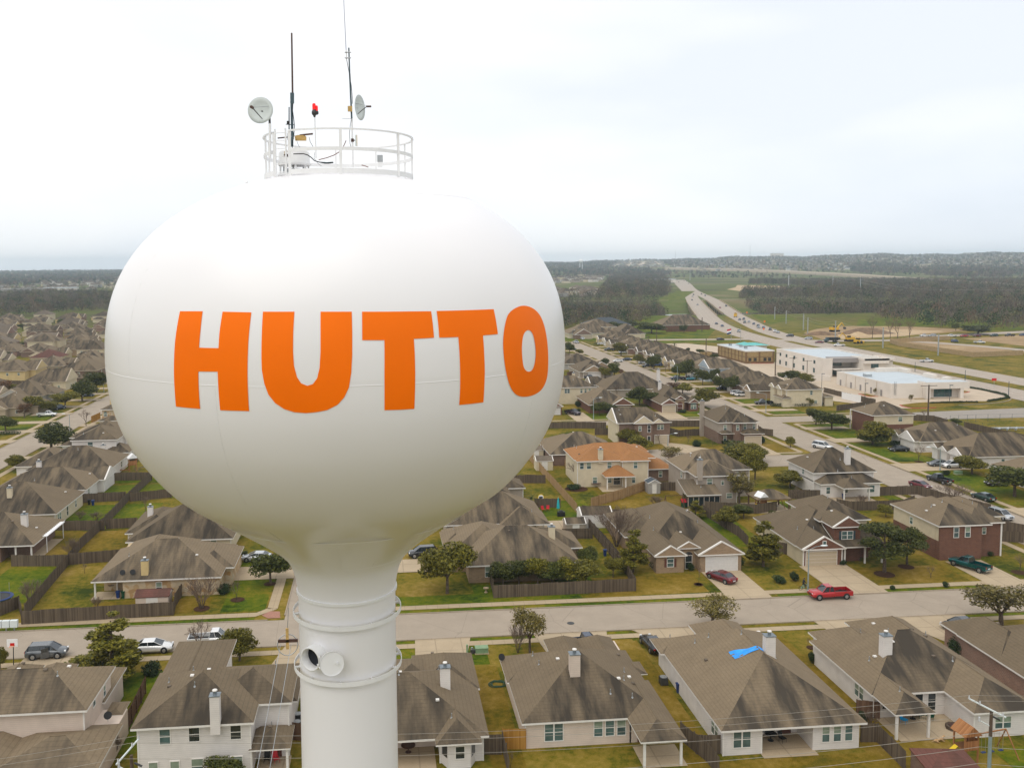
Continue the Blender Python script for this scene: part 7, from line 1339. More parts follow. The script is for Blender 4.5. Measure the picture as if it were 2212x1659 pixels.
woods('woodland', 'vast leafless woodland right of the highway behind the queue of cars', PP(10, (180, 560), (420, 560), (620, 585), (900, 560), (1050, 600), (1150, 640), (1300, 620), (1400, 665), (1600, 690), (1750, 655), (1900, 690), (2240, 700), (2300, 300), (1150, 300), (0, 300), (-100, 460)), 9, 10.5, 55, 3, lambda x, y: exroad(x, y) or inside(x, y, [(690, 1740), (760, 1640), (740, 1400), (640, 1300), (540, 1290), (560, 1460), (630, 1600)]), s0=.7)
woods('woodland', 'leafless woodland belt behind the left estate', PP(11, (-60, 600), (250, 590), (480, 560), (700, 540), (1150, 530), (1150, 390), (500, 375), (-60, 400)), 8.5, 10.5, 55, 4, s0=.7)
woods('tree_belt', 'dark far woods and hedgerows on the plain right of the tank', PP(9, (200, 250), (1280, 300), (1290, 215), (200, 215)), 26, 13, 40, 5, hwx, .6, s0=2.0)
woods('tree_belt', 'scattered far trees between the horizon and the left plain', PP(11, (-80, 300), (1200, 280), (1200, 205), (-80, 212)), 26, 11, 30, 6, None, .55, 2.2)
woods('tree_belt', 'thin scatter of trees among the houses of the left plain', PP(11, (-80, 385), (1200, 380), (1200, 270), (-80, 290)), 20, 8, 30, 7, None, .28, 1.2)
def annulus(a0, a1, r0, r1, n=18):
 return [(r0*math.sin(R(a0+(a1-a0)*i/n)), r0*math.cos(R(a0+(a1-a0)*i/n))) for i in range(n+1)]+[(r1*math.sin(R(a1-(a1-a0)*i/n)), r1*math.cos(R(a1-(a1-a0)*i/n))) for i in range(n+1)]
hwx = lambda x, y: exroad(x, y) or inside(x, y, FARF) or any(abs(x-p[0]) < 110 and abs(y-p[1]) < 170 for p in TW) or any(abs(y-p[1]) < 260 and abs(x-p[0]) < 60 for p in ((1290, 2130), (1400, 2130)))
woods('tree_belt', 'hazy far belts of trees across the middle plain', annulus(-26, 42, 2500, 3700), 26, 10, 16, 8, hwx, .5, 2.2)
woods('tree_belt', 'tree line on the hills along the horizon', annulus(-28, 44, 3700, 6600), 32, 11, 11, 9, hwx, .62, 3.2)
woods('woodland', 'dark wooded rise beyond the tollway, left of the far right lorry', [PG(*p, 10) for p in ((780, 190), (900, 228), (1360, 232), (1350, 195), (1100, 160), (850, 155))], 20, 13, 34, 21, hwx, s0=1.6)
woods('woodland', 'dark wooded rise at far right beyond the tollway lorry', [PG(*p, 10) for p in ((1370, 215), (1420, 262), (1990, 275), (2100, 250), (2230, 230), (2230, 190), (1480, 182))], 20, 13, 34, 22, hwx, s0=1.6)
def town(label, poly, step, sd, dens=.6):
 r_ = random.Random(sd); mb = MB(); xs = [p[0] for p in poly]; ys = [p[1] for p in poly]; x = min(xs)
 while x < max(xs):
  y = min(ys)
  while y < max(ys):
   a, b = x+r_.uniform(-.4, .4)*step, y+r_.uniform(-.4, .4)*step
   if r_.random() < dens and inside(a, b, poly):
    z = HG(a, b); w, d, h = r_.uniform(12, 22), r_.uniform(10, 15), r_.uniform(4, 7); wl = r_.choice(('cream_sid', 'brick_tan', 'taupe_sid', 'grey_sid', 'white_sid', 'tan_sid'))
    mb.box(a-w/2, a+w/2, b-d/2, b+d/2, z-1, z+h, wl); roof_mesh(mb, (a-w/2-1, a+w/2+1, b-d/2-1, b+d/2+1, z+h, .45), 0, r_.choice(('shingle', 'shingle_tan', 'shingle_blue', 'shingle')), 'trim', wl)
   y += step
  x += step
 tag(mb.build('distant_town'), label, 'town', None, 'stuff')
town('dense far town spread over the hillside at the right horizon', annulus(20, 41, 3300, 6100), 44, 5, .5)
town('far town roofs along the horizon beyond the highway', annulus(10, 20, 3900, 5600), 46, 6, .5)
town('faint far roofs above the woods at upper left', annulus(-26, -8, 3400, 5400), 120, 7, .3)
# fences
def fence(label, k, pts, h=1.85, mt='wood_grey', posts=True, world=False):
 q = pts if world else [P(k, *p) for p in pts]; c = q[0]; T = thing('wooden_fence', label, 'fence', (c[0], c[1], 0)); mb = MB(); rl = MB(); rg_ = random.Random(int(abs(c[0]*c[1])))
 post = None; np_ = 0
 for a, b in zip(q[:-1], q[1:]):
  L_ = math.hypot(b[0]-a[0], b[1]-a[1]); n = max(1, round(L_/2.4)); dx, dy = (b[0]-a[0])/L_, (b[1]-a[1])/L_; nx, ny = -dy, dx
  for i in range(n):
   s0, s1 = L_*i/n, L_*(i+1)/n; hh = h+rg_.uniform(-.05, .05); P0 = (a[0]-c[0]+dx*s0, a[1]-c[1]+dy*s0); P1 = (a[0]-c[0]+dx*s1, a[1]-c[1]+dy*s1)
   m_ = max(1, round((s1-s0)/.6))
   for j in range(m_):
    u0 = (P0[0]+(P1[0]-P0[0])*j/m_, P0[1]+(P1[1]-P0[1])*j/m_); u1 = (P0[0]+(P1[0]-P0[0])*(j+1)/m_, P0[1]+(P1[1]-P0[1])*(j+1)/m_); t = hh+rg_.uniform(-.025, .025); o = rg_.uniform(-.01, .01)
    vs = [(u0[0]+nx*(o+w), u0[1]+ny*(o+w), z) for w in (-.02, .02) for z in (.04, t)]+[(u1[0]+nx*(o+w), u1[1]+ny*(o+w), z) for w in (-.02, .02) for z in (.04, t)]
    mb.add(vs, [(0,1,5,4), (2,6,7,3), (1,3,7,5), (0,4,6,2), (0,2,3,1), (4,5,7,6)], mt)
   for z in (.4, h-.35): rl.tube((P0[0]+nx*.05, P0[1]+ny*.05, z), (P1[0]+nx*.05, P1[1]+ny*.05, z), .045, .045, 4, mt, False, False)
   if posts and np_ < 40:
    if post is None: pm = MB(); pm.box(-.055, .055, -.055, .055, 0, h+.04, mt); post = pm.mesh('post')
    o_ = bpy.data.objects.new('post', post); C.objects.link(o_); o_.parent = T; o_.location = (P0[0]+nx*.09, P0[1]+ny*.09, 0); np_ += 1
 mb.build('board_panel', T); rl.build('rail', T); return T
FN = [('grey board fence along the limestone house pavement side', 1, [(150, 525), (150, 530), (1210, 465), (1225, 400), (1285, 300)]), ('long diagonal grey fence between the left back gardens', 6, [(180, 1480), (470, 1130), (560, 1010), (740, 840), (905, 665), (1060, 525)]), ('short fence corner at the far left by the mailboxes', 1, [(0, 470), (130, 420), (150, 480)]),
      ('grey cross fence below the brown-roofed awning house', 6, [(80, 1130), (470, 1130)]), ('grey cross fence behind the limestone house lawn', 6, [(480, 1120), (860, 1090)]), ('grey cross fence between the awning garden and the next', 6, [(340, 880), (730, 880)]), ('grey cross fence right of the long diagonal one, middle garden', 6, [(740, 870), (960, 860)]), ('grey cross fence with blue bins at its foot', 6, [(560, 690), (880, 670)]), ('grey cross fence running on to the tank edge', 6, [(905, 680), (1200, 650)]), ('grey cross fence below the wooden play tower', 6, [(690, 535), (1060, 530)]), ('dark fence piece against the tank by the play tower', 6, [(860, 405), (960, 405)]),
      ('grey fence along the far pavement around the tree-screened garden', 4, [(590, 1000), (625, 1150), (1615, 1100), (1545, 980), (1310, 700)]), ('dark fence between the shrub garden and the patio with red chairs', 4, [(1310, 735), (1100, 740)]), ('long tan fence running down from the shed beside the green gardens', 4, [(870, 185), (985, 310), (1110, 450), (1205, 560)], 1.85, 'wood_tan'), ('grey fence continuing down to the brick house corner', 4, [(1205, 580), (1400, 790), (1530, 950)]),
      ('new tan fence behind the orange-roofed house', 4, [(1690, 395), (1510, 460), (1300, 520)], 2.0, 'wood_tan'), ('tan fence piece between patio and grey-blue shed', 4, [(1550, 360), (1560, 345), (1690, 350)], 1.8, 'wood_tan'), ('brown fence beside the cream garden shed', 4, [(1000, 175), (1110, 215), (1130, 250)], 1.6, 'wood_tan'), ('grey fence between grey-blue shed and screened porch', 4, [(1770, 400), (1940, 405)]), ('dark fence across the palm garden', 4, [(760, 350), (985, 350)]), ('dark fence behind the round wall sign', 4, [(910, 520), (1090, 520)]),
      ('fence behind the tan garage house, left part', 4, [(1240, 570), (1400, 600), (1550, 600)]), ('long dark fence right of the tan garage house', 5, [(60, 540), (300, 690), (370, 760)]), ('fence stub between the white garage and the brick dormer house', 5, [(570, 800), (640, 815)]), ('grey fence above the brick dormer garden with yellow slide', 5, [(80, 520), (430, 540), (560, 520)]), ('dark grey fence behind the pale two-storey house garden', 5, [(960, 500), (1060, 520), (1400, 510), (1480, 480)]), ('fence of the pale house side yard toward the long street', 5, [(1230, 420), (1500, 410), (1700, 470), (1990, 540)]), ('fence at the right edge behind the brick two-storey house', 5, [(2060, 650), (2212, 680)]), ('right end board fence beside the brick two-storey house', 5, [(2070, 725), (2212, 735)]), ('fence left of the gazebo garden', 5, [(640, 440), (850, 440)]),
      ('dark board fence below the cross street, left part', 7, [(140, 1000), (650, 1000)]), ('low dark fence right of the dark-roofed brick house', 7, [(550, 1060), (680, 1060)]), ('curved fence loop between the twin-gabled and taupe houses', 7, [(1215, 985), (1500, 985)]), ('lower curved fence between the twin-gabled and taupe houses', 7, [(1215, 1050), (1300, 1075), (1530, 1060)]), ('dark fence right of the taupe house', 7, [(2020, 1030), (2060, 1060), (2155, 1070)]), ('brown fence behind the kerb trees up the street', 7, [(690, 470), (805, 510)], 1.8, 'wood_brown'), ('short maroon fence left of the blue-grey garage', 7, [(300, 530), (385, 520)], 1.8, 'wood_brown'), ('fence between the far roofs and the alley', 7, [(1080, 235), (1700, 420)]), ('dark far fence before the single brown-roofed house', 7, [(1190, 130), (1465, 128)], 2.2, 'wood_brown'),
      ('long dark fence along the parking lot behind the row of houses', 8, [(500, 640), (660, 680), (940, 745), (830, 770), (610, 800)]), ('white screen fence panel by the parking lot', 8, [(655, 695), (818, 730)], 2.4, 'white'), ('dark fence right of the corner house along the arterial', 8, [(1270, 880), (1440, 890), (1560, 930)]), ('long low fence between the gabled houses and the substation', 8, [(1700, 945), (2212, 1060)]),
      ('dark fence gate between bay room and gold gate', 2, [(727, 1180), (845, 1180)], 2.0), ('gold wooden gate beside the pink-sided house', 2, [(850, 1145), (1005, 1145)], 2.1, 'wood_gold'), ('dark fence running toward the camera below the gold gate', 2, [(845, 1140), (890, 1330)], 1.9), ('dark fence beside the covered rear patio of the pink house', 2, [(2030, 1080), (2212, 1230), (2290, 1330)], 1.9), ('dark gate with a yellow post left of the tarp house', 3, [(25, 1180), (185, 1180)], 1.9), ('dark fence right of the tarp house garden', 3, [(1125, 1100), (1230, 1100), (1420, 1290)], 1.9), ('dark gate beside the patio house corner', 3, [(1095, 930), (1250, 945)], 1.8, 'wood_brown'), ('dark fence along the two-storey white house side yard', 1, [(1010, 1010), (880, 1290)], 1.9, 'wood_brown'), ('dark fence strip right of the white house patio', 1, [(2030, 1330), (2100, 1340)], 1.8, 'wood_brown'),
      ('reddish garden fence in the left estate', 17, [(300, 1010), (540, 990), (760, 940)], 1.8, 'wood_brown'), ('tan wooden fence by the limestone arched house', 6, [(640, 130), (700, 100)], 2.0, 'wood_gold'), ('dark fence across the estate below the yellow bush', 17, [(120, 1110), (560, 1110)], 1.8), ('dark fence around the far grey-roofed houses near the alley end', 7, [(1560, 330), (1660, 350)], 1.6)]
for f in FN: fence(f[0], f[1], f[2], *(f[3:] if len(f) > 3 else ()))
def chain(label, k, pts):
 q = [P(k, *p) for p in pts]; c = q[0]; T = thing('wire_fence', label, 'fence', (c[0], c[1], 0)); mb = MB()
 for a, b in zip(q[:-1], q[1:]):
  for z in (.3, 1.2, 2.1): mb.tube((a[0]-c[0], a[1]-c[1], z), (b[0]-c[0], b[1]-c[1], z), .025, .025, 4, 'bluepipe', False)
 mb.build('rail', T)
 for a, b in zip(q[:-1], q[1:]):
  n = int(math.hypot(b[0]-a[0], b[1]-a[1])/4)+1
  for i in range(n): p_ = MB(); x, y = a[0]+(b[0]-a[0])*i/n-c[0], a[1]+(b[1]-a[1])*i/n-c[1]; p_.tube((x, y, 0), (x, y, 2.2), .04, .04, 5, 'bluepipe'); p_.build('post', T)
chain('wire fence round the green substation lawn', 8, [(1580, 900), (1800, 890), (2212, 885)]); chain('inner wire fence across the substation lawn', 8, [(1740, 950), (2212, 1010)])
T = thing('pipe_manifold', 'grey pipework standing on the substation lawn', 'pipework', (*P(8, 2060, 975), 0)); mb = MB()
for i in range(3): mb.tube((-3+i*2.5, -1, .8), (-1+i*2.5, 1.2, .8), .3, .3, 8, 'metal')
mb.tube((-4, 1.3, .8), (9, .2, .8), .3, .3, 8, 'metal'); mb.build('pipe', T)
# vehicles (nose towards +x)
def loft(mb, st, mt):
 vs = []; n = 10
 for (x, zb, zt, w, wt) in st:
  for y, z in ((-w*.92, zb), (-w, zb+.12), (-w*1.0, zb+(zt-zb)*.62), (-wt*.98, zt-.05), (-wt*.86, zt), (wt*.86, zt), (wt*.98, zt-.05), (w, zb+(zt-zb)*.62), (w, zb+.12), (w*.92, zb)): vs.append((x, y, z))
 m_ = len(st); fs = [(i*n+j, i*n+(j+1) % n, (i+1)*n+(j+1) % n, (i+1)*n+j) for i in range(m_-1) for j in range(n)]
 mb.add(vs, [f[::-1] for f in fs], mt, True); mb.add(vs[:n], [tuple(range(n))], mt); mb.add(vs[-n:], [tuple(range(n-1, -1, -1))], mt)
CARP = {}
def car_proto(kind, full=True):
 key = (kind, full)
 if key in CARP: return CARP[key]
 parts = []; L = {'sedan': 4.8, 'suv': 4.7, 'pickup': 5.8, 'coupe': 4.7, 'van': 5.1, 'hatch': 4.2}[kind]; w = .93 if kind not in ('pickup',) else 1.0; f, r = L/2, -L/2
 b = MB()
 if kind in ('sedan', 'coupe', 'hatch'):
  st = [(r, .42, .72, w*.80, w*.72), (r+.08, .30, .92, w*.90, w*.82), (r+.35, .24, 1.0, w*.97, w*.88), (r+1.2, .22, 1.0, w, w*.92), (.6, .22, .97, w, w*.92), (1.15, .22, .94, w, w*.9), (f-.5, .24, .82, w*.96, w*.84), (f-.12, .30, .70, w*.86, w*.74), (f, .38, .60, w*.72, w*.62)]
  c0, c1, t0, t1, zb, zt = (r+.45, 1.35, r+1.25, .30, .93, 1.43)
  if kind == 'hatch': c0, t0 = r+.2, r+.7
 elif kind in ('suv', 'van'):
  st = [(r, .45, .85, w*.86, w*.8), (r+.08, .34, 1.08, w*.95, w*.88), (r+.5, .28, 1.12, w, w*.94), (.9, .28, 1.08, w, w*.94), (1.3, .28, 1.05, w, w*.92), (f-.4, .3, .95, w*.96, w*.86), (f-.08, .36, .82, w*.88, w*.78), (f, .42, .7, w*.76, w*.68)]
  c0, c1, t0, t1, zb, zt = (r+.06, 1.45, r+.5, .55, 1.05, 1.72 if kind == 'suv' else 1.82)
 else:
  st = [(-.25, .38, 1.12, w, w*.95), (.2, .38, 1.12, w, w*.95), (1.35, .38, 1.10, w, w*.94), (f-.35, .40, 1.02, w*.97, w*.9), (f-.08, .42, .96, w*.92, w*.84), (f, .5, .82, w*.84, w*.78)]
  c0, c1, t0, t1, zb, zt = (-.3, 1.55, -.12, .85, 1.06, 1.82)
  b.box(r, -.24, -w*.97, -w*.87, .5, 1.12, 'paint'); b.box(r, -.24, w*.87, w*.97, .5, 1.12, 'paint'); b.box(r, r+.09, -w*.87, w*.87, .5, 1.11, 'paint'); b.box(r+.09, -.24, -w*.87, w*.87, .5, .66, 'black'); b.box(r-.12, r, -w*.9, w*.9, .42, .6, 'chrome')
 loft(b, st, 'paint')
 wb = w*.88; wt = w*.70; tp = zt-.05
 rv = [(t0, -wt, tp), (t1, -wt, tp), (t1, wt, tp), (t0, wt, tp)]; b.add([(x, y, z) for x, y, z in rv]+[(t0+.1, -wt*.9, zt), (t1-.12, -wt*.9, zt), (t1-.12, wt*.9, zt), (t0+.1, wt*.9, zt)], [(0,1,5,4),(1,2,6,5),(2,3,7,6),(3,0,4,7),(4,5,6,7)], 'paint', False)
 for s_ in (-1, 1):
  for xb, xt in ((c0, t0), (c1, t1), ((c0+c1)/2-.1, (t0+t1)/2-.05)): b.tube((xb, s_*wb, zb-.02), (xt, s_*wt, tp+.01), .045, .035, 5, 'paint', False)
 parts.append(('body', b))
 g = MB(); a_ = .985; g.add([(c0, -wb*a_, zb-.05), (c1, -wb*a_, zb-.05), (c1, wb*a_, zb-.05), (c0, wb*a_, zb-.05), (t0, -wt*a_, tp-.005), (t1, -wt*a_, tp-.005), (t1, wt*a_, tp-.005), (t0, wt*a_, tp-.005)], [(0,1,5,4),(1,2,6,5),(2,3,7,6),(3,0,4,7),(4,5,6,7)], 'carglass'); parts.append(('window_glass', g))
 wr = .34 if kind in ('sedan', 'coupe', 'hatch') else .39
 for x in (f-.92, r+.95):
  for s_ in (-1, 1):
   ar = MB(); ar.tube((x, s_*(w-.06), wr+.03), (x, s_*(w+.006), wr+.03), wr+.07, wr+.07, 16, 'black'); wh = MB(); wh.tube((x, s_*(w-.22), wr), (x, s_*(w+.02), wr), wr, wr, 16, 'tyre'); wh.tube((x, s_*(w+.02), wr), (x, s_*(w+.035), wr), wr*.62, wr*.56, 10, 'rim');
   parts.append(('wheel_arch', ar)); parts.append(('wheel', wh))
 zl = .62 if kind in ('sedan', 'coupe', 'hatch') else .78
 for s_ in (-1, 1):
  h = MB(); h.box(f-.2, f-.02, s_*w*.62-.14, s_*w*.62+.14, zl, zl+.14, 'lamp_w'); parts.append(('headlight', h)); h = MB(); h.box(r-.012, r+.06, s_*w*.72-.12, s_*w*.72+.12, zl+.08, zl+.28, 'lamp_r'); parts.append(('taillight', h))
 h = MB(); h.box(f-.03, f+.015, -w*.4, w*.4, zl-.16, zl+.06, 'black'); h.box(r-.015, r+.02, -.26, .26, zl-.1, zl+.03, 'lamp_w'); parts.append(('grille', h))
 if not full:
  mb = MB()
  for n_, q in parts:
   o = len(mb.v); mb.v += q.v; mb.f += [tuple(i+o for i in f_) for f_ in q.f]; mb.m += [mb.mi(q.mats[k_]) for k_ in q.m]; mb.smooth += q.smooth
  CARP[key] = mb.mesh('car')
 else: CARP[key] = [(n_, q.mesh(n_)) for n_, q in parts]
 return CARP[key]
NM = {'sedan': 'parked_car', 'coupe': 'parked_car', 'hatch': 'parked_car', 'suv': 'sport_utility_car', 'van': 'minivan', 'pickup': 'pickup_truck'}
CT = {'pickup': 'pickup truck', 'suv': 'car', 'van': 'van'}
CAR = dict(red=(.42, .012, .015), maroon=(.13, .008, .014), teal=(.0, .075, .075), white=(.72, .72, .71), silver=(.42, .44, .46), grey=(.10, .11, .12), black=(.012, .013, .015), blue=(.02, .05, .14), navy=(.02, .03, .06), dgreen=(.01, .04, .03), lblue=(.02, .2, .26), purple=(.03, .012, .02), orange=(.4, .1, .02))
def vehicle(kind, label, xy, rz, color, full=True, group=None, z=.06, name=None):
 c = CAR[color]
 if not full:
  o = bpy.data.objects.new(name or 'car', car_proto(kind, False)); C.objects.link(o); o.location = (xy[0], xy[1], z); o.rotation_euler = (0, 0, rz); o.color = col4(c); return tag(o, label, CT.get(kind, 'car'), group)
 T = thing(name or NM[kind], label, CT.get(kind, 'car'), (xy[0], xy[1], z), rz, group)
 for n_, me in car_proto(kind): o = bpy.data.objects.new(n_, me); C.objects.link(o); o.parent = T; o.color = col4(c)
 return T
def vz(kind, label, k, X, Y, deg, color, **kw): return vehicle(kind, label, P(k, X, Y), R(deg), color, **kw)
for a in (('pickup', 'bright red pickup truck parked at the far kerb beside the lamp post', 5, 915, 1100, 180, 'red'), ('pickup', 'teal pickup truck on the drive of the brick two-storey house', 5, 1850, 905, 115, 'teal'), ('sedan', 'maroon sedan parked before the white garage door', 5, 190, 985, 118, 'maroon'),
          ('suv', 'dark grey car with an open door on the left street', 1, 330, 755, 2, 'grey'), ('sedan', 'white sedan parked by the near kerb behind the dark green tree', 1, 1065, 715, 2, 'white'), ('pickup', 'white pickup truck behind the leafless tree, partly hidden by a roof', 1, 1480, 665, 2, 'white'), ('sedan', 'silver sedan on the limestone house drive beside the round oak', 1, 1790, 85, 175, 'silver'),
          ('suv', 'dark station wagon on a pale drive right of the tower shaft', 4, 130, 860, 185, 'black'), ('pickup', 'dark pickup glimpsed between two garage roofs', 2, 1392, 475, 4, 'navy'), ('sedan', 'black car in the narrow drive left of the tarp house', 2, 1845, 470, 95, 'black'), ('sedan', 'black car nosing out beside the rose brick house', 3, 1790, 345, 180, 'black'),
          ('van', 'white minivan driving down the long street', 5, 865, 105, -60, 'white'), ('sedan', 'black sedan on a drive right of the long street', 5, 1375, 122, 175, 'black'), ('sedan', 'grey sedan on a drive by the second street lamp', 5, 1640, 220, 178, 'grey'), ('suv', 'white hatch-backed car parked beside the grey sedan', 5, 1735, 233, 178, 'white'), ('pickup', 'black pickup parked at the kerb of the long street', 5, 1648, 330, 100, 'black'), ('coupe', 'dark red coupe driving behind the black pickup', 5, 1520, 365, -75, 'maroon'), ('sedan', 'dark sedan parked farther along the long street kerb', 5, 1940, 445, 100, 'dgreen'), ('suv', 'pale sport utility car at the right end of the long street', 5, 2055, 570, -80, 'silver'), ('sedan', 'purple-black car under the big right-hand oak', 5, 2030, 350, 178, 'purple'),
          ('pickup', 'maroon-black pickup on the small brick house drive', 7, 350, 875, -60, 'purple'), ('pickup', 'dark pickup before the blue-grey garage', 7, 495, 555, -72, 'navy'), ('sedan', 'white car at the end of the blue-grey garage drive', 7, 600, 620, -70, 'white'), ('sedan', 'white sedan driving on the long street, middle part', 7, 755, 402, 178, 'white'), ('sedan', 'dark sedan on a drive opposite the white moving sedan', 7, 835, 388, 178, 'navy'), ('pickup', 'dark blue pickup across a drive under the blue house', 7, 1295, 562, 180, 'navy'), ('pickup', 'white pickup beside the little blue car', 7, 1430, 540, 0, 'white'), ('hatch', 'little turquoise car beside the white pickup', 7, 1415, 565, 180, 'lblue'), ('van', 'white minivan on a drive, the left of two white ones', 7, 1835, 700, 5, 'white'), ('van', 'second white minivan close beside the first', 7, 1875, 712, 5, 'white'), ('pickup', 'black covered pickup at the cream two-storey house drive', 7, 2070, 785, 175, 'black'), ('pickup', 'black pickup under the dense round oak', 7, 1030, 450, 178, 'black'), ('suv', 'blue-grey car behind the black pickup up the street', 7, 1110, 440, 178, 'blue'), ('suv', 'grey car behind the small tree up the street', 7, 985, 420, 178, 'silver'), ('pickup', 'silver pickup at the junction at the top of the street', 7, 378, 232, -80, 'silver'), ('suv', 'small white car before the yellow garage', 7, 438, 200, -90, 'white'), ('sedan', 'white sedan on the last drive before the junction', 7, 605, 245, 178, 'white'), ('pickup', 'dark pickup behind the medium oak', 7, 680, 300, 178, 'black'), ('pickup', 'silver pickup under the medium oak', 7, 815, 325, 178, 'silver'), ('suv', 'white van on the dirt lane left of the dark evergreen mass', 7, 870, 105, 180, 'white'), ('hatch', 'pale green car half hidden by a tree at the tank edge', 7, 350, 295, 5, 'dgreen'),
          ('suv', 'grey car on the long drive left of the cottage lawn', 7, 1700, 655, 178, 'black'), ('pickup', 'white pickup parked by the left street under a yellow tree', 17, 770, 1625, 5, 'white'), ('suv', 'dark blue car on the left street drive', 17, 965, 1510, 60, 'navy'), ('sedan', 'dark car on a drive under the large left oak', 17, 1440, 1300, 5, 'navy'), ('sedan', 'white car beside an estate drive at the left', 17, 140, 235, 10, 'white'), ('sedan', 'dark sedan crossing the junction by the flags', 7, 1680, 205, 5, 'purple')): vz(*a)
p = P(1, 330, 755); T = [o for o in C.objects if o.get('label', '').startswith('dark grey car with an open')][0]
mb = MB(); mb.box(0, 1.0, -.03, .03, .35, 1.05, 'paint'); mb.box(.1, .9, -.02, .02, 1.05, 1.55, 'carglass'); o = mb.build('open_door', T, (.55, -.95, 0), R(-150)); o.color = col4(CAR['grey'])
GC = 'cars on the highway'
for i, (X, Y, c, kd) in enumerate(((1480, 425, 'grey', 'suv'), (1468, 470, 'navy', 'sedan'), (1515, 512, 'silver', 'sedan'), (1472, 440, 'silver', 'sedan'), (1580, 433, 'grey', 'suv'), (1548, 420, 'maroon', 'suv'), (1758, 523, 'purple', 'suv'), (1706, 537, 'red', 'sedan'), (1675, 673, 'navy', 'sedan'), (1725, 693, 'blue', 'sedan'), (1865, 740, 'silver', 'suv'), (1873, 638, 'blue', 'sedan'), (1908, 635, 'navy', 'suv'), (1916, 663, 'grey', 'suv'), (1952, 658, 'silver', 'sedan'), (1993, 675, 'blue', 'sedan'), (2030, 693, 'black', 'suv'), (2035, 706, 'silver', 'sedan'), (2077, 706, 'blue', 'sedan'), (2133, 724, 'black', 'suv'), (2175, 740, 'white', 'pickup'), (2200, 748, 'silver', 'sedan'),
        (1288, 248, 'silver', 'sedan'), (1292, 262, 'white', 'sedan'), (1302, 270, 'grey', 'suv'), (1318, 283, 'grey', 'sedan'), (1330, 292, 'red', 'sedan'), (1345, 298, 'silver', 'suv'), (1355, 315, 'navy', 'sedan'), (1437, 328, 'blue', 'sedan'), (1400, 305, 'red', 'sedan'), (1420, 309, 'grey', 'sedan'))):
 vehicle(kd, 'small %s %s on the highway, %s' % (c, 'car' if kd != 'pickup' else 'pickup', ['in the spread-out traffic before the bridges', 'in the tight queue beside the grassy bank', 'in the far queue beyond the clearing'][0 if i < 11 else (1 if i < 22 else 2)]), P(9, X, Y), R(-103 if X < 1850 else -118), c, full=i >= 8 and i < 22, group=GC, z=.1, name='highway_car')
for a in (('suv', 'small dark car at the near end of the highway queue', 8, 212, 165, 165, 'black'), ('suv', 'small blue-grey car entering the building site stretch', 8, 370, 190, 165, 'silver'), ('sedan', 'small dark red car beside the dump truck', 8, 463, 220, 165, 'maroon'), ('pickup', 'white pickup towing a flat trailer on the highway', 8, 632, 247, 165, 'white'), ('pickup', 'white pickup alone on the right-hand carriageway', 8, 1380, 383, -5, 'white'), ('pickup', 'white pickup at the left of the side road queue', 8, 1365, 165, 178, 'white'), ('suv', 'beige car second in the side road queue', 8, 1430, 165, 178, 'silver'), ('pickup', 'white pickup third in the side road queue', 8, 1595, 167, 178, 'white'), ('suv', 'red car in the side road queue', 8, 1700, 167, 178, 'red'), ('suv', 'maroon car behind the red one in the side road queue', 8, 1808, 165, 178, 'maroon'), ('suv', 'green-black car in the side road queue', 8, 1955, 163, 178, 'dgreen'), ('pickup', 'black pickup in the side road queue', 8, 2090, 161, 178, 'black'), ('suv', 'blue car last in the side road queue at the edge', 8, 2205, 158, 178, 'blue'), ('suv', 'blue car turning on the building site road', 8, 1620, 212, 20, 'blue'), ('pickup', 'white pickup on the curved site road', 8, 1830, 222, -20, 'white')): vz(*a, z=.1)
T = thing('dump_truck', 'dark dump truck waiting at the edge of the building site', 'truck', (*P(8, 565, 213), .05), R(175)); mb = MB(); mb.extr([(-3.6, 1.2), (1.2, 1.2), (1.5, 2.9), (-3.8, 2.9)], 'y', -1.2, 1.2, 'black'); mb.build('tipper_body', T); mb = MB(); mb.extr([(1.7, .8), (4, .8), (4, 1.8), (3, 2.0), (2.8, 2.9), (1.7, 2.9)], 'y', -1.1, 1.1, 'bluepipe'); mb.build('cab', T)
for wx in (-2.8, -1.6, 3.0):
 for s_ in (-1, 1): mb = MB(); mb.tube((wx, s_*.8, .5), (wx, s_*1.15, .5), .5, .5, 12, 'tyre'); mb.build('wheel', T)
T = thing('concrete_truck', 'brown concrete mixer truck at the head of the queue', 'truck', (*P(9, 1838, 612), .1), R(-115)); mb = MB(); mb.lathe([(-2.4, .5), (-1.2, 1.3), (.6, 1.4), (2, .9)], 16, 'ochre'); o = mb.build('drum', T, (-1, 0, 2.4)); o.rotation_euler = (0, R(80), 0); mb = MB(); mb.box(2, 4, -1.15, 1.15, .7, 2.8, 'yellow'); mb.build('cab', T); mb = MB(); mb.box(-3.6, 2, -1, 1, .7, 1.2, 'dark_metal'); mb.build('chassis', T)
for wx in (-2.6, -1.4, 3.0):
 for s_ in (-1, 1): mb = MB(); mb.tube((wx, s_*.8, .5), (wx, s_*1.2, .5), .5, .5, 12, 'tyre'); mb.build('wheel', T)
for lb, k, X, Y, s_ in (('white lorry and trailer on the distant tollway', 10, 1275, 277, 4.0), ('white van far along the distant tollway', 10, 818, 222, 3.0)):
 x, y = P(k, X, Y); T = thing('lorry', lb, 'lorry', (x, y, 1.4), R(-8)); mb = MB(); mb.box(-9, 6, -1.4, 1.4, 1.2, 4.2 if s_ > 3 else 3, 'white'); mb.build('trailer', T); mb = MB(); mb.box(6.4, 9, -1.3, 1.3, .6, 3.4, 'bluepipe'); mb.build('cab', T); mb = MB(); mb.box(-8.6, 8.6, -1.2, 1.2, .1, 1.1, 'black'); mb.build('wheel', T)
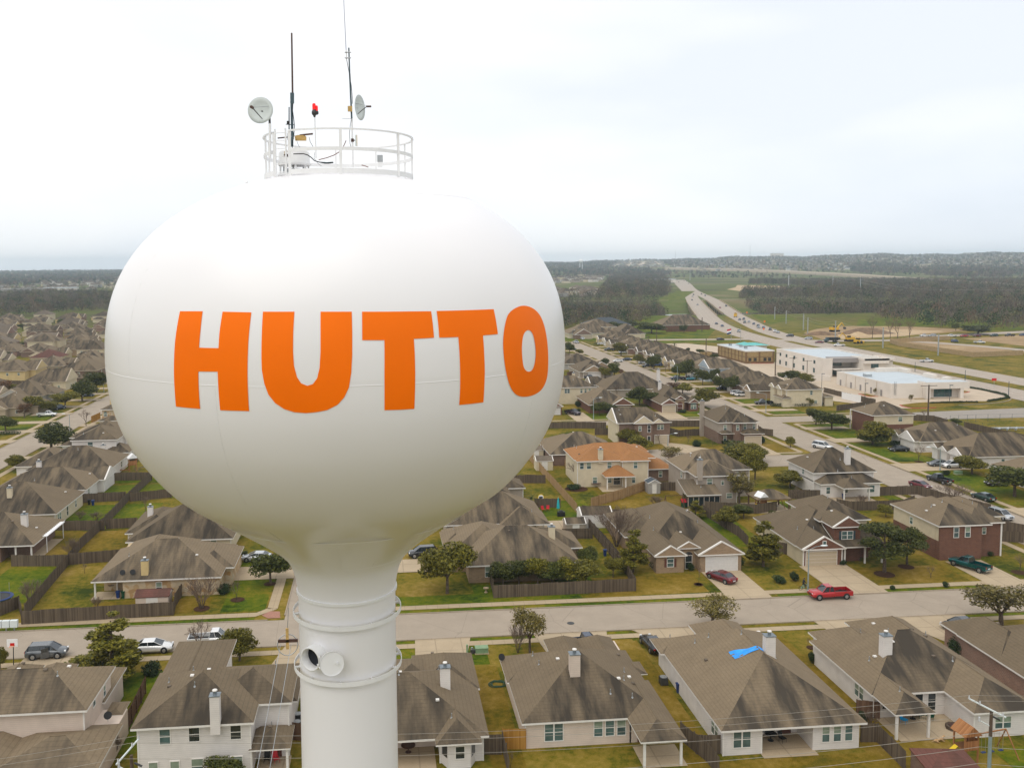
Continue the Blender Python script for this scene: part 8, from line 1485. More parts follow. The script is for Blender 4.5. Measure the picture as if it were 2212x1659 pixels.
# street furniture
def lamp(label, k, X, Yb, Yt, arm, col='galv', al=2.2):
 xy = P(k, X, Yb); h = topz(k, X, Yt, xy); T = thing('street_lamp', label, 'street lamp', (*xy, 0)); mb = MB(); mb.tube((0, 0, 0), (0, 0, h), .11, .07, 8, col); mb.tube((0, 0, 0), (0, 0, .3), .18, .18, 8, col); mb.build('post', T)
 d = Vector((math.cos(R(arm)), math.sin(R(arm)), 0)); mb = MB(); mb.path([Vector((0, 0, h-.1)), d*al*.5+Vector((0, 0, h+.25)), d*al+Vector((0, 0, h+.3))], .035, 6, col); mb.build('arm', T)
 e = d*al+Vector((0, 0, h+.3)); mb = MB(); mb.ball(e+d*.3, .42*abs(d.x)+.16, .42*abs(d.y)+.16, .12, 10, 6, 'dish'); mb.build('lamp_head', T)
lamp('grey-green street lamp standing by the red pickup', 5, 769, 1062, 775, 10); lamp('street lamp by the two cars right of the long street', 5, 1651, 250, 105, 160); lamp('street lamp on the cul-de-sac lawn by the dark-roofed house', 4, 1837, 90, 15, 20); lamp('street lamp beside the blue pickup up the long street', 7, 1292, 575, 440, 160); lamp('street lamp on the lawn of the cream two-storey house', 7, 2090, 860, 690, 150); lamp('street lamp in front of the hipped brick house', 7, 536, 920, 735, 20); lamp('thin street lamp at the left street by the verge oak', 6, 487, 185, 70, 200, al=1.2); lamp('blue-grey street lamp touching the tank edge at left', 17, 1706, 1225, 1035, 200, al=.8); lamp('distant street lamp by the far gabled house', 14, 453, 410, 250, 30, al=1.5)
def slimpole(label, name, k, X, Yb, Yt, r=.09, head=True, mt='bluepipe'):
 xy = P(k, X, Yb); h = topz(k, X, Yt, xy); T = thing(name, label, 'lamp post' if head else 'pole', (*xy, HG(*xy))); mb = MB(); mb.tube((0, 0, 0), (0, 0, h), r, r*.7, 8, mt); mb.build('post', T)
 if head: mb = MB(); mb.box(-.1, 1.0, -.2, .2, h-.1, h+.1, mt); mb.build('lamp_head', T)
 return T, h
for lb, X, Yb, Yt in (('dark parking lamp by the enclosure', 484, 605, 480), ('dark parking lamp before the low retail building', 853, 697, 562), ('dark parking lamp behind the near grass island', 1576, 722, 578)): slimpole(lb, 'parking_lamp', 8, X, Yb, Yt)
for lb, X, Yb, Yt in (('thin flag-less pole beside the office building corner', 917, 418, 318), ('thin median pole behind the low retail roof', 1281, 465, 380), ('thin pole at the right end of the low retail roof', 1708, 560, 450), ('thin pole beside the curved parking kerb', 2080, 670, 545)): slimpole(lb, 'thin_pole', 8, X, Yb, Yt, .12, False)
def upole(label, k, X, Yb, Yt, cross=1, r=.14, aw=1.1, mt='pole_w', group=None, ang=0):
 xy = P(k, X, Yb); h = topz(k, X, Yt, xy); T = thing('utility_pole', label, 'utility pole', (*xy, HG(*xy)), ang, group); mb = MB(); mb.tube((0, 0, -.2), (0, 0, h), r*1.25, r, 8, mt); mb.build('post', T)
 for c_ in range(cross):
  mb = MB(); mb.box(-aw, aw, -.06, .06, h-.35-c_*1.2, h-.2-c_*1.2, mt); mb.build('crossarm', T)
  for q in (-.9, .9): mb = MB(); mb.tube((aw*q, 0, h-.2-c_*1.2), (aw*q, 0, h+.05-c_*1.2), .05, .03, 6, 'porcelain'); mb.build('insulator', T)
 return (xy[0], xy[1], h)
upole('wooden utility pole at the corner of the near arterial', 8, 1392, 850, 575, 1, .2, 2.6); upole('wooden utility pole left of the office building', 8, 87, 500, 300, 1, .2, 1.6); upole('first thin wooden pole before the office wall', 8, 238, 470, 340, 1, .12, 1.6); upole('second thin wooden pole before the office wall', 8, 358, 520, 365, 1, .12, 2); upole('wooden pole standing before the tan block building', 7, 1550, 360, 190, 0, .2); upole('wooden pole among the far roofs', 7, 1105, 235, 85, 0, .2); upole('wooden pole beside the far white van', 7, 893, 150, 60, 0, .2); upole('tall wooden pole at the highway foot', 7, 1514, 130, 0, 0, .25)
TP = []
for i, (X, Yb, Yt) in enumerate(((195, 600, 498), (287, 635, 527), (427, 685, 555), (462, 718, 583), (685, 770, 610), (1070, 830, 665), (1517, 892, 720))):
 TP.append(upole('tall pale steel line pole number %s along the highway, counted from the left' % ['one', 'two', 'three', 'four', 'five', 'six', 'seven'][i], 10, X, Yb, Yt, 0, .3, mt='metal', group=None))
def wire(label, pts, sag=.5, r=.012, n=12, name='power_line'):
 mb = MB(); c = Vector(pts[0])
 for a, b in zip(pts[:-1], pts[1:]):
  a, b = Vector(a), Vector(b); q = [a+(b-a)*(i/n)-Vector((0, 0, sag*4*(i/n)*(1-i/n)))-c for i in range(n+1)]; mb.path(q, r, 4, 'wire')
 tag(mb.build(name, None, tuple(c)), label, 'wire')
for dz, w_ in ((0, 'top'), (-1.6, 'lower')): wire(f'{w_} wire strung between the pale steel line poles', [(x, y, h+dz) for x, y, h in TP], 1.6, .05, 8)
pyl = []
for i, (k, X, Yb, Yt) in enumerate(((9, 1325, 222, 97), (9, 1450, 298, 190), (10, 305, 350, 245), (10, 665, 345, 245), (10, 887, 395, 270), (10, 1537, 440, 355), (9, 1960, 205, 85), (18, 1938, 480, 300))):
 pyl.append(upole(['slim far mast standing at the end of the highway', 'blue-grey mast beside the far highway', 'grey line pole over the woods, leftmost of the right-hand line', 'second grey line pole over the woods', 'third grey line pole over the woods', 'fourth grey line pole far right over the woods', 'tall tollway sign mast far away', 'grey pole above the caliche yard woods'][i], k, X, Yb, Yt, 0, .55, mt='metal'))
for dz in (-1, -5): wire(f'{"upper" if dz == -1 else "lower"} far transmission wire over the right-hand woods', [(x, y, h+dz) for x, y, h in pyl[2:6]]+[(1500, 900, 20+dz)], 3, .12, 8)
LY = 66.0
a = PD(1, 885, 1430, LY); b = PD(16, 1712, 480, LY)
def nearpole(label, base, arm0, arm1, mt):
 x, y, zt = base; T = thing('utility_pole', label, 'utility pole', (x, y, 0)); L = lambda p: (p[0]-x, p[1]-y, p[2]); mb = MB(); mb.tube((0, 0, 0), (0, 0, zt-2.2), .17, .14, 10, 'galv' if mt == 'galv' else 'pole_w'); mb.tube((0, 0, zt-2.2), (0, 0, zt), .14, .12, 10, 'pole_w'); mb.build('post', T)
 mb = MB(); A, B = Vector(L(arm0)), Vector(L(arm1)); mb.tube(A, B, .07, .07, 4, 'dish', True, False); mb.build('crossarm', T)
 for t in (0, .3, .92): q = A+(B-A)*t; mb = MB(); mb.tube(q, q+Vector((0, 0, .28)), .09, .04, 8, 'porcelain'); mb.build('insulator', T)
 mb = MB(); mb.tube((-.9, .1, zt-.9), (.15, 0, zt-1.5), .05, .05, 6, 'dish'); mb.tube((-.95, .1, zt-.95), (-.95, .1, zt-.6), .10, .08, 8, 'porcelain'); mb.tube((.75, 0, zt-.9), (.2, 0, zt-.6), .08, .08, 8, 'dark_metal'); mb.build('cutout', T)
 return [A+Vector((x, y, .28)), A+(B-A)*.3+Vector((x, y, .28)), A+(B-A)*.92+Vector((x, y, .28))]
ia = nearpole('wooden utility pole top at the bottom edge, left of the white house', (a[0]+.3, LY, a[2]-.1), (a[0]+.5, LY+1.35, a[2]+.4), (a[0]-.4, LY-1.35, a[2]-.0), 'pole_w'); ib = nearpole('utility pole with a pale crossarm at the bottom right beside the play tower', (b[0], LY, b[2]), (b[0]-.9, LY+1.5, b[2]+.25), (b[0]+.45, LY-1.1, b[2]-.1), 'galv')
for i in range(3): wire('%s high wire sweeping across the bottom gardens behind the tower shaft' % ['farthest', 'middle', 'nearest'][i], [tuple(ia[i]+Vector((-46, -3, -.6))), tuple(ia[i]), tuple(ib[i]), tuple(ib[i]+Vector((45, 1, .5)))], 1.1, .013, 16)
for i, (z0, z1) in enumerate(((-2.7, -2.4), (-3.6, -3.6), (-4.6, -5.0))): wire('%s telephone cable slung below the power lines' % ['upper', 'middle', 'lowest'][i], [(ia[0].x-46, LY-3, ia[0].z+z0-.5), (ia[0].x, LY, ia[0].z+z0), (ib[0].x, LY, ib[0].z+z1), (ib[0].x+45, LY, ib[0].z+z1)], 1.3+.2*i, .02, 16)
hb = Vector(PD(1, 2003, 640, 52)); T = thing('pulley_wheel', 'brown cross inside a grey ring hanging on two cables left of the shaft', 'hoist', tuple(hb)); mb = MB()
n = 24; r_ = .62*.95; mb.path([(r_*math.cos(2*math.pi*i/n), .12*math.sin(2*math.pi*i/n), r_*math.sin(2*math.pi*i/n)-.25) for i in range(n+1)], .028, 6, 'metal'); mb.build('ring', T)
mb = MB(); mb.box(-.55, .6, -.05, .05, -.1, .08, 'rust' if False else 'brownpipe'); mb.box(-.09, .07, -.05, .05, -.5, .75, 'ochre'); mb.path([(0, 0, .7), (.05, 0, 1.2), (.1, 0, 2.0)], .02, 5, 'metal'); mb.build('cross', T)
for x0, x1 in ((1955, 1790), (2028, 1878)):
 e0, e1 = Vector(PD(1, x0, 665, 52))-hb, Vector(PD(1, x1, 1540, 44))-hb; mb = MB(); mb.tube(e0, e1, .016, .016, 5, 'metal'); mb.build('cable', T)
def stop(label, k, X, Yb, Yt):
 xy = P(k, X, Yb); h = min(3.2, topz(k, X, Yt, xy)); T = thing('stop_sign', label, 'stop sign', (*xy, 0)); mb = MB(); mb.tube((0, 0, 0), (0, 0, h), .04, .04, 6, 'metal'); mb.build('post', T)
 mb = MB(); o8 = [(.40*math.cos(R(22.5+45*i)), .40*math.sin(R(22.5+45*i))) for i in range(8)]; mb.add([(x, -.06, h-.75+z) for x, z in o8]+[(x, -.04, h-.75+z) for x, z in o8], [tuple(range(8)), tuple(range(15, 7, -1))]+[(i, i+8, (i+1) % 8+8, (i+1) % 8) for i in range(8)], 'white'); mb.add([(x*.9, -.065, h-.75+z*.9) for x, z in o8], [tuple(range(8))], 'sred'); mb.build('plate', T)
 t = bpy.data.curves.new('lettering', 'FONT'); t.body = 'STOP'; t.size = .27; t.align_x = 'CENTER'; t.align_y = 'CENTER'; t.extrude = .003; o = bpy.data.objects.new('lettering', t); C.objects.link(o); o.parent = T; o.location = (0, -.07, h-.75); o.rotation_euler = (R(90), 0, 0); t.materials.append(M['white']); me = bpy.data.meshes.new_from_object(o); o2 = bpy.data.objects.new('lettering', me); C.objects.link(o2); o2.parent = T; o2.location = o.location; o2.rotation_euler = o.rotation_euler; bpy.data.objects.remove(o); me.materials.clear(); me.materials.append(M['white'])
 mb = MB(); mb.box(-.45, .45, -.02, .02, h-.02, h+.16, 'sgreen'); mb.build('street_name_blade', T)
M['sred'] = mat('sign_red', (.55, .012, .015), .5, var=.05); M['sgreen'] = mat('sign_green', (.01, .2, .08), .5, var=.05); M['binblue'] = mat('blue_bin', (.012, .035, .14), .5, var=.15); M['bingreen'] = mat('green_bin', (.01, .06, .03), .5, var=.15); M['utilgreen'] = mat('utility_green', (.20, .30, .17), .6, var=.1); M['aqua'] = mat('aqua_canvas', (.02, .38, .42), .7, var=.1); M['toyblue'] = mat('toy_blue', (.01, .30, .60), .4, var=.1); M['yelplast'] = mat('yellow_plastic', (.75, .52, .01), .4, var=.06); M['playwood'] = boards('play_tower_wood', (.26, .11, .04), (.40, .19, .08)); M['redplast'] = mat('red_plastic', (.5, .02, .03), .5, var=.1)
stop('stop sign at the corner of the long street and cul-de-sac', 5, 1045, 175, 125); stop('stop sign by the tall white chimney house', 7, 1033, 600, 550)
def shed_(label, k, X, Y, w, d, h, wl, rf, rz=0.0, tr='trim', en=None):
 xy = P(k, X, Y); T = thing('garden_shed', label, 'shed', (*xy, 0), rz); mb = MB(); mb.box(-w/2, w/2, -d/2, d/2, 0, h, wl); mb.build('wall', T); mb = MB(); roof_mesh(mb, (-w/2-.12, w/2+.12, -d/2-.12, d/2+.12, h, .5, en if en is not None else ('EW' if w > d else 'SN')), 0, rf, tr, wl); mb.build('roof', T); mb = MB(); mb.box(-w*.18, w*.18, -d/2-.03, -d/2, .05, h-.15, 'trim'); mb.build('door', T)
shed_('pinkish shed with a dark red roof behind the limestone house', 1, 1075, 395, 4.4, 2.4, 1.7, 'pink_sid', 'shingle_red', 0, 'door', 'EW'); shed_('cream garden shed between tank skirt and tan fence', 4, 970, 250, 3.8, 3.2, 2.2, 'cream_sid', 'shingle_tan'); shed_('large white shed with a brown roof by the multi-stem tree', 4, 1325, 640, 5.5, 4, 2.4, 'white_sid', 'shingle'); shed_('small grey-roofed shed below the garden patio', 4, 1185, 670, 3.4, 2.8, 1.4, 'taupe_sid', 'shingle'); shed_('grey-blue plastic shed between two tan fences', 4, 1730, 412, 2.5, 2.5, 2.2, 'grey_sid', 'shingle_blue'); shed_('dark red-roofed shed at the bottom edge beside the play tower', 3, 1690, 1370, 4.6, 3.8, 2.1, 'brick_brown', 'shingle_red', -.15, 'door', ''); shed_('second cream shed roof touching the tank skirt', 4, 915, 170, 3.4, 3, 2.1, 'cream_sid', 'shingle_tan')
def bin_(label, k, X, Y, mt): xy = P(k, X, Y); T = thing('wheelie_bin', label, 'bin', (*xy, 0)); mb = MB(); mb.lathe([(0, .24), (.95, .33)], 4, mt, smooth=False); mb.build('body', T, None, R(45)); mb = MB(); mb.box(-.28, .28, -.3, .28, .95, 1.05, mt); mb.build('lid', T)
for a in (('blue bin beside the limestone house patio', 1, 823, 345, 'binblue'), ('dark green bin right of the patio blue bin', 1, 860, 345, 'bingreen'), ('blue bin at the foot of the cross fence', 6, 648, 705, 'binblue'), ('dark bin left of the fence-foot blue bin', 6, 622, 700, 'black'), ('dark blue bin at the corner of the tarp house', 2, 2020, 765, 'binblue'), ('dark bin by the fence in the narrow green side yard', 4, 1398, 855, 'binblue'), ('blue bin on the pale house patio', 5, 1007, 440, 'binblue'), ('dark bin at the kerb under the street lamp up the street', 7, 1275, 583, 'bingreen')): bin_(*a)
def acunit(label, k, X, Y): xy = P(k, X, Y); T = thing('air_conditioner', label, 'air conditioner', (*xy, 0)); mb = MB(); mb.box(-.42, .42, -.42, .42, .05, .85, 'dark_metal'); mb.build('casing', T); mb = MB(); mb.tube((0, 0, .85), (0, 0, .92), .38, .38, 16, 'metal'); mb.build('fan_grille', T)
acunit('air conditioner by the tarp house side wall', 2, 1920, 710); acunit('air conditioner on the ground by the rose brick wall', 3, 1955, 615); acunit('air conditioner nearer of two beside the white house patio', 1, 2070, 1260); acunit('air conditioner farther of two beside the white house patio', 1, 2075, 1205); acunit('grey air conditioner at the gabled white house', 5, 2005, 235)
T = thing('mailbox_cluster', 'grey cluster mailboxes on pedestals at the left kerb', 'mailbox', (*P(1, 50, 575), 0))
for i in range(3): mb = MB(); mb.box(-1.55+i*1.0, -.65+i*1.0, -.25, .25, .55, 1.45, 'dish'); mb.build('mailbox', T); mb = MB(); mb.tube((-1.1+i, 0, 0), (-1.1+i, 0, .55), .09, .09, 8, 'metal'); mb.build('pedestal', T)
for lb, k, X, Y in (('green utility cabinet on the dry lawn by the pink house', 2, 708, 500), ('pale green utility box on the right lawn', 5, 1772, 275)): xy = P(k, X, Y); T = thing('utility_box', lb, 'utility box', (*xy, 0)); mb = MB(); mb.box(-.75, .75, -.45, .45, .1, .65, 'utilgreen'); mb.box(-.8, .8, -.5, .5, .65, .75, 'utilgreen'); mb.build('cabinet', T); mb = MB(); mb.box(-.85, .85, -.55, .55, 0, .1, 'walk'); mb.build('pad', T)
T = thing('utility_pedestal', 'thin pale green post next to the utility cabinet', 'utility box', (*P(2, 612, 510), 0)); mb = MB(); mb.box(-.1, .1, -.1, .1, 0, 1.1, 'utilgreen'); mb.box(-.12, .12, -.12, .12, 1.1, 1.18, 'utilgreen'); mb.build('post', T)
T = thing('water_meter', 'dark valve box with a silver cap between post and cabinet', 'utility box', (*P(2, 650, 505), 0)); mb = MB(); mb.box(-.3, .3, -.2, .2, 0, .5, 'dark_metal'); mb.build('casing', T); mb = MB(); mb.tube((-.1, 0, .5), (-.1, 0, .75), .12, .12, 8, 'metal'); mb.build('valve', T)
T = thing('manhole_lid', 'round dark manhole lid in the middle of the street', 'manhole', (*P(2, 1302, 305), .03)); mb = MB(); mb.tube((0, 0, 0), (0, 0, .012), .48, .48, 24, 'dark_metal', True, False); mb.build('lid', T)
M['tarp'].use_backface_culling = False
rw = [(31.7, 46.2, 79.0, 99.8, 2.75, .56)]; mb = MB(); cols, rws_ = 12, 8; A = [(36.9, 89.8), (39.4, 90.0), (40.3, 86.7), (39.6, 86.2), (37.6, 87.4), (36.4, 88.4)]; vs = []
for j in range(rws_+1):
 for i in range(cols+1):
  s, t = i/cols, j/rws_; x = 36.6+3.0*s; y = 89.6-.9*s-(1.5-1.1*s)*t*1.15-1.3*s; z = roof_z(rw, x, y)+.05+.07*math.sin(9*s+3*t)*math.sin(7*t+2); vs.append((x, y, z))
mb.add(vs, [(j*(cols+1)+i, (j+1)*(cols+1)+i, (j+1)*(cols+1)+i+1, j*(cols+1)+i+1) for j in range(rws_) for i in range(cols)], 'tarp', True); c0 = vs[0]; mb.v = [(x-c0[0], y-c0[1], z-c0[2]) for x, y, z in mb.v]; tag(mb.build('roof_tarp', None, c0), 'bright blue tarp lying over a damaged ridge beside a white chimney', 'tarp')
def playtower(label, xy, rz, roofm='playwood', sc=1, slide='yelplast'):
 T = thing('play_tower', label, 'play tower', (*xy, 0), rz); T.scale = (sc,)*3
 for x in (-.7, .7):
  for y in (-.7, .7): mb = MB(); mb.box(x-.06, x+.06, y-.06, y+.06, 0, 2.9, 'playwood'); mb.build('post', T)
 mb = MB(); mb.box(-.75, .75, -.75, .75, 1.35, 1.45, 'playwood'); mb.box(-.75, .75, -.78, -.74, 1.45, 2.3, 'playwood'); mb.box(.74, .78, -.75, .75, 1.45, 2.3, 'playwood'); mb.build('platform', T)
 mb = MB(); mb.add([(-.95, -.95, 2.8), (-.95, .95, 2.8), (0, -.95, 3.7), (0, .95, 3.7), (.95, -.95, 2.8), (.95, .95, 2.8)], [(0,2,3,1), (2,4,5,3), (0,4,2), (1,3,5)], roofm); mb.build('roof', T)
 mb = MB(); mb.tube((.7, 0, 2.4), (4.6, .3, 2.4), .07, .07, 4, 'playwood'); mb.tube((4.6, .3, 2.4), (4.9, -1.1, 0), .06, .06, 4, 'playwood'); mb.tube((4.6, .3, 2.4), (4.9, 1.6, 0), .06, .06, 4, 'playwood'); mb.build('swing_beam', T)
 for x in (1.7, 2.6, 3.6): mb = MB(); mb.tube((x, 0, 2.4), (x, 0, .6), .015, .015, 4, 'wire'); mb.tube((x+.45, 0, 2.4), (x+.45, 0, .6), .015, .015, 4, 'wire'); mb.box(x, x+.45, -.12, .12, .54, .6, 'binblue'); mb.build('swing', T)
 mb = MB(); mb.add([(-.7, .1, 1.45), (-.7, .55, 1.45), (-1.6, .1, .8), (-1.6, .55, .8), (-2.9, .1, .35), (-2.9, .55, .35)], [(0,2,3,1), (2,4,5,3)], slide); mb.box(-2.9, -.7, .06, .1, .3, .5, slide); mb.build('slide', T)
playtower('wooden play tower with plank roof, yellow slide and swings at bottom right', P(3, 1820, 1220), .1); playtower('wooden play tower with a pale roof in the green garden beside the tank', P(6, 925, 465), .4, 'white', 1.1, 'playwood'); playtower('play tower with blue-white roof and yellow slide behind the dormer house', P(5, 455, 520), .3, 'white', 1.0)
dx, dy = P(3, 1645, 1095); T = thing('dog', 'tan dog lying on the lawn below the bare patio', 'dog', (dx, dy, 0), .2)
sk = [((-.42, 0, .24), .14), ((-.15, 0, .27), .16), ((.12, 0, .27), .15), ((.34, 0, .30), .12), ((.48, 0, .40), .08), ((.60, .02, .46), .09), ((.74, .03, .42), .045), ((-.58, .05, .16), .04), ((-.80, .12, .08), .025), ((.30, -.16, .10), .05), ((.55, -.20, .05), .035), ((.30, .16, .10), .05), ((.56, .2, .05), .035), ((-.34, -.18, .12), .08), ((-.16, -.26, .05), .035), ((-.34, .18, .12), .08), ((-.16, .26, .05), .035), ((.56, -.07, .56), .025), ((.56, .09, .56), .025)]
ed = [(0,1),(1,2),(2,3),(3,4),(4,5),(5,6),(0,7),(7,8),(3,9),(9,10),(3,11),(11,12),(0,13),(13,14),(0,15),(15,16),(5,17),(5,18)]
def skinned(name, sk, ed, mt, parent, root=0):
 me = bpy.data.meshes.new(name); me.from_pydata([p for p, r in sk], ed, []); o = bpy.data.objects.new(name, me); C.objects.link(o); o.parent = parent
 bm = bmesh.new(); bm.from_mesh(me); ly = bm.verts.layers.skin.verify() if hasattr(bm.verts.layers.skin, 'verify') else bm.verts.layers.skin.new(); bm.verts.ensure_lookup_table()
 for i, v in enumerate(bm.verts): v[ly].radius = (sk[i][1], sk[i][1]); v[ly].use_root = i == root
 bm.to_mesh(me); bm.free(); me.materials.append(M[mt]); o.modifiers.new('s', 'SKIN').use_smooth_shade = True; o.modifiers.new('d', 'SUBSURF').levels = 1; o.modifiers['d'].render_levels = 1; return o
skinned('body', sk, ed, 'fur', T)
px, py = P(5, 742, 1048); T = thing('bicycle', 'small pale turquoise bicycle on the pavement under the lamp post', 'bicycle', (px, py, .05), .1)
for x in (-.5, .5):
 mb = MB(); mb.path([(x+.3*math.cos(i*math.pi/8), 0, .3+.3*math.sin(i*math.pi/8)) for i in range(17)], .025, 5, 'tyre'); mb.build('wheel', T)
mb = MB()
for a_, b_ in (((-.5, 0, .3), (-.15, 0, .72)), ((-.5, 0, .3), (0, 0, .3)), ((0, 0, .3), (-.17, 0, .8)), ((0, 0, .3), (.38, 0, .7)), ((-.15, 0, .7), (.38, 0, .75)), ((.5, 0, .3), (.36, 0, .85))): mb.tube(a_, b_, .025, .025, 6, 'aqua')
mb.build('frame', T); mb = MB(); mb.tube((.36, -.25, .92), (.36, .25, .92), .018, .018, 6, 'black'); mb.build('handlebar', T); mb = MB(); mb.box(-.3, -.05, -.07, .07, .8, .86, 'black'); mb.build('saddle', T)
T = thing('person', 'person in dark clothes sitting on the small bicycle beside the lamp', 'person', (px, py, .05), .1)
psk = [((-.17, 0, .93), .14), ((-.10, 0, 1.15), .13), ((-.02, 0, 1.36), .15), ((.03, 0, 1.50), .055), ((-.10, -.12, .92), .09), ((.22, -.13, .72), .065), ((.08, -.12, .34), .04), ((.20, -.12, .30), .035), ((-.10, .12, .92), .09), ((.26, .13, .80), .065), ((.16, .12, .44), .04), ((.28, .12, .40), .035), ((-.02, -.19, 1.38), .055), ((.10, -.26, 1.15), .045), ((.32, -.22, .96), .032), ((-.02, .19, 1.38), .055), ((.10, .26, 1.15), .045), ((.32, .22, .96), .032)]
skinned('body', psk, [(0,1),(1,2),(2,3),(0,4),(4,5),(5,6),(6,7),(0,8),(8,9),(9,10),(10,11),(2,12),(12,13),(13,14),(2,15),(15,16),(16,17)], 'cloth_d', T)
mb = MB(); mb.ball((.07, 0, 1.63), .095, .078, .12, 12, 9, 'skin'); mb.ball((.165, 0, 1.62), .018, .014, .022, 6, 4, 'skin'); mb.ball((.15, -.03, 1.65), .012, .012, .01, 6, 4, 'black'); mb.ball((.15, .03, 1.65), .012, .012, .01, 6, 4, 'black'); mb.build('head', T)
mb = MB(); mb.ball((.045, 0, 1.665), .10, .088, .11, 12, 8, 'black'); mb.build('hair', T)
for s_ in (-1, 1):
 mb = MB(); c = Vector((.35, s_*.22, .94)); mb.ball(c, .045, .025, .02, 8, 5, 'skin')
 for q in range(4): mb.tube(c+Vector((.03, (q-1.5)*.016, 0)), c+Vector((.06+.005*(q % 2), (q-1.5)*.016, -.025)), .008, .007, 5, 'skin')
 mb.tube(c+Vector((0, -s_*.02, 0)), c+Vector((.035, -s_*.04, -.01)), .009, .008, 5, 'skin'); mb.build('hand', T)
T = thing('fire_pit', 'square brown fire pit on the bare concrete patio', 'fire pit', (*P(3, 1740, 1010), .05)); mb = MB(); mb.lathe([(0, .75), (.35, .75), (.35, .5), (.15, .5)], 8, 'bark', smooth=False); mb.build('ring', T); mb = MB(); mb.tube((0, 0, .36), (0, 0, .40), .45, .45, 8, 'brownpipe'); mb.build('cover', T)
def chair(label, k, X, Y, mt, rz=0, h=0.05): T = thing('garden_chair', label, 'chair', (*P(k, X, Y), h), rz); mb = MB(); mb.box(-.28, .28, -.26, .26, .38, .43, mt); mb.build('seat', T); mb = MB(); mb.add([(-.28, .26, .4), (.28, .26, .4), (.28, .42, .95), (-.28, .42, .95), (-.28, .30, .4), (.28, .30, .4), (.28, .46, .95), (-.28, .46, .95)], [(0,1,2,3),(7,6,5,4),(0,3,7,4),(1,5,6,2),(3,2,6,7)], mt); mb.build('backrest', T); [ (lambda m_: (m_.tube((x, y, 0), (x, y, .4), .02, .02, 5, mt), m_.build('leg', T)))(MB()) for x in (-.25, .25) for y in (-.23, .23)]
for a in (('dark green chair at the patio house table, right end', 3, 1580, 955, 'bingreen', -1.5), ('dark green chair behind the patio house table', 3, 1520, 940, 'bingreen', 0), ('small bright blue chair on the covered patio corner', 3, 1412, 975, 'toyblue', .6), ('red garden chair beside the palm, left one', 4, 968, 545, 'redplast', .3), ('red garden chair beside the palm, right one', 4, 1000, 542, 'redplast', -.3), ('red chair on the two-storey house patio', 1, 1925, 1490, 'redplast', .5), ('dark office chair under the tarp house patio roof', 3, 600, 1100, 'black', .4), ('dark chair on the white house patio by the wall', 1, 1860, 1490, 'black', 0)): chair(*a)
def gtable(label, k, X, Y, mt, r_=.6): T = thing('garden_table', label, 'table', (*P(k, X, Y), .05)); mb = MB(); mb.tube((0, 0, .70), (0, 0, .74), r_, r_, 20, mt); mb.build('tabletop', T); mb = MB(); mb.tube((0, 0, 0), (0, 0, .7), .05, .05, 8, mt); mb.tube((0, 0, 0), (0, 0, .03), .3, .3, 12, mt); mb.build('leg', T)
gtable('dark patio table on the patio house terrace', 3, 1470, 945, 'black'); gtable('dark grill table under the tarp house patio roof', 3, 520, 1090, 'black'); gtable('brown wheel-shaped table on the half-hidden patio', 2, 220, 1165, 'brownpipe', .7); gtable('long brown patio table behind the orange-roofed house', 4, 1335, 372, 'brownpipe', 1.1); gtable('dark patio table by the limestone house porch', 1, 780, 285, 'black')
T = thing('parasol', 'closed white and aqua parasol in the dirt patio by the palm', 'parasol', (*P(4, 1073, 560), 0)); mb = MB(); mb.tube((0, 0, 0), (0, 0, 3.2), .03, .03, 6, 'metal'); mb.build('pole', T); mb = MB(); mb.lathe([(1.0, .30), (1.6, .28), (2.6, .14), (3.1, .03)], 10, 'aqua'); mb.build('canopy', T)
T = thing('grill', 'black barbecue grill in front of the closed parasol', 'grill', (*P(4, 1093, 580), 0)); mb = MB(); mb.box(-.7, .7, -.35, .35, .1, .9, 'black'); mb.build('cabinet', T); mb = MB(); mb.lathe([(.9, .4), (1.15, .32), (1.2, 0)], 12, 'black'); mb.build('lid', T)
T = thing('birdbath', 'white birdbath among the screen shrubs', 'birdbath', (*P(4, 1198, 1010), 0)); mb = MB(); mb.lathe([(0, .2), (.05, .2), (.1, .08), (.75, .08), (.8, .32), (.88, .35)], 14, 'white'); mb.build('basin', T); T = thing('birdbath', 'stone birdbath outside the fence near the kerb', 'birdbath', (*P(4, 570, 1110), 0)); mb = MB(); mb.lathe([(0, .25), (.1, .25), (.15, .12), (.55, .12), (.6, .4), (.72, .42)], 14, 'walk'); mb.build('basin', T)
T = thing('wall_sign', 'round yellow and white painted disc hung on a dark fence', 'sign', (*P(4, 953, 515), 0)); mb = MB(); c = Vector((0, 0, 1.9)); mb.tube(c+Vector((0, .04, 0)), c, .62, .62, 24, 'yelplast'); mb.tube(c, c-Vector((0, .02, 0)), .5, .5, 24, 'white'); mb.box(-.36, .34, -.04, -.022, 1.72, 2.06, 'black'); mb.build('disc', T)
T = thing('gazebo', 'brown-roofed garden gazebo behind the brick dormer house', 'gazebo', (73.4, 161.5, 0)); mb = MB(); roof_mesh(mb, (-3.4, 3.4, -2.6, 2.6, 2.5, .5), 0, 'shingle', 'wood_brown', 'wood_brown'); mb.build('roof', T)
for x in (-3, 3):
 for y in (-2.2, 2.2): mb = MB(); mb.box(x-.12, x+.12, y-.12, y+.12, 0, 2.4, 'wood_brown'); mb.build('post', T)
T = thing('awning', 'white metal awning on the brown-roofed house at left', 'awning', (-57.3, 155, 0)); mb = MB(); mb.box(-1.2, 2.6, -4.6, 3.8, 2.75, 2.85, 'white')
for k in range(12): mb.box(-1.2, 2.6, -4.55+k*.72, -4.47+k*.72, 2.85, 2.91, 'white')
mb.build('canopy', T)
for y in (-4.3, 3.4): mb = MB(); mb.box(2.35, 2.45, y-.05, y+.05, 0, 2.75, 'white'); mb.build('post', T)
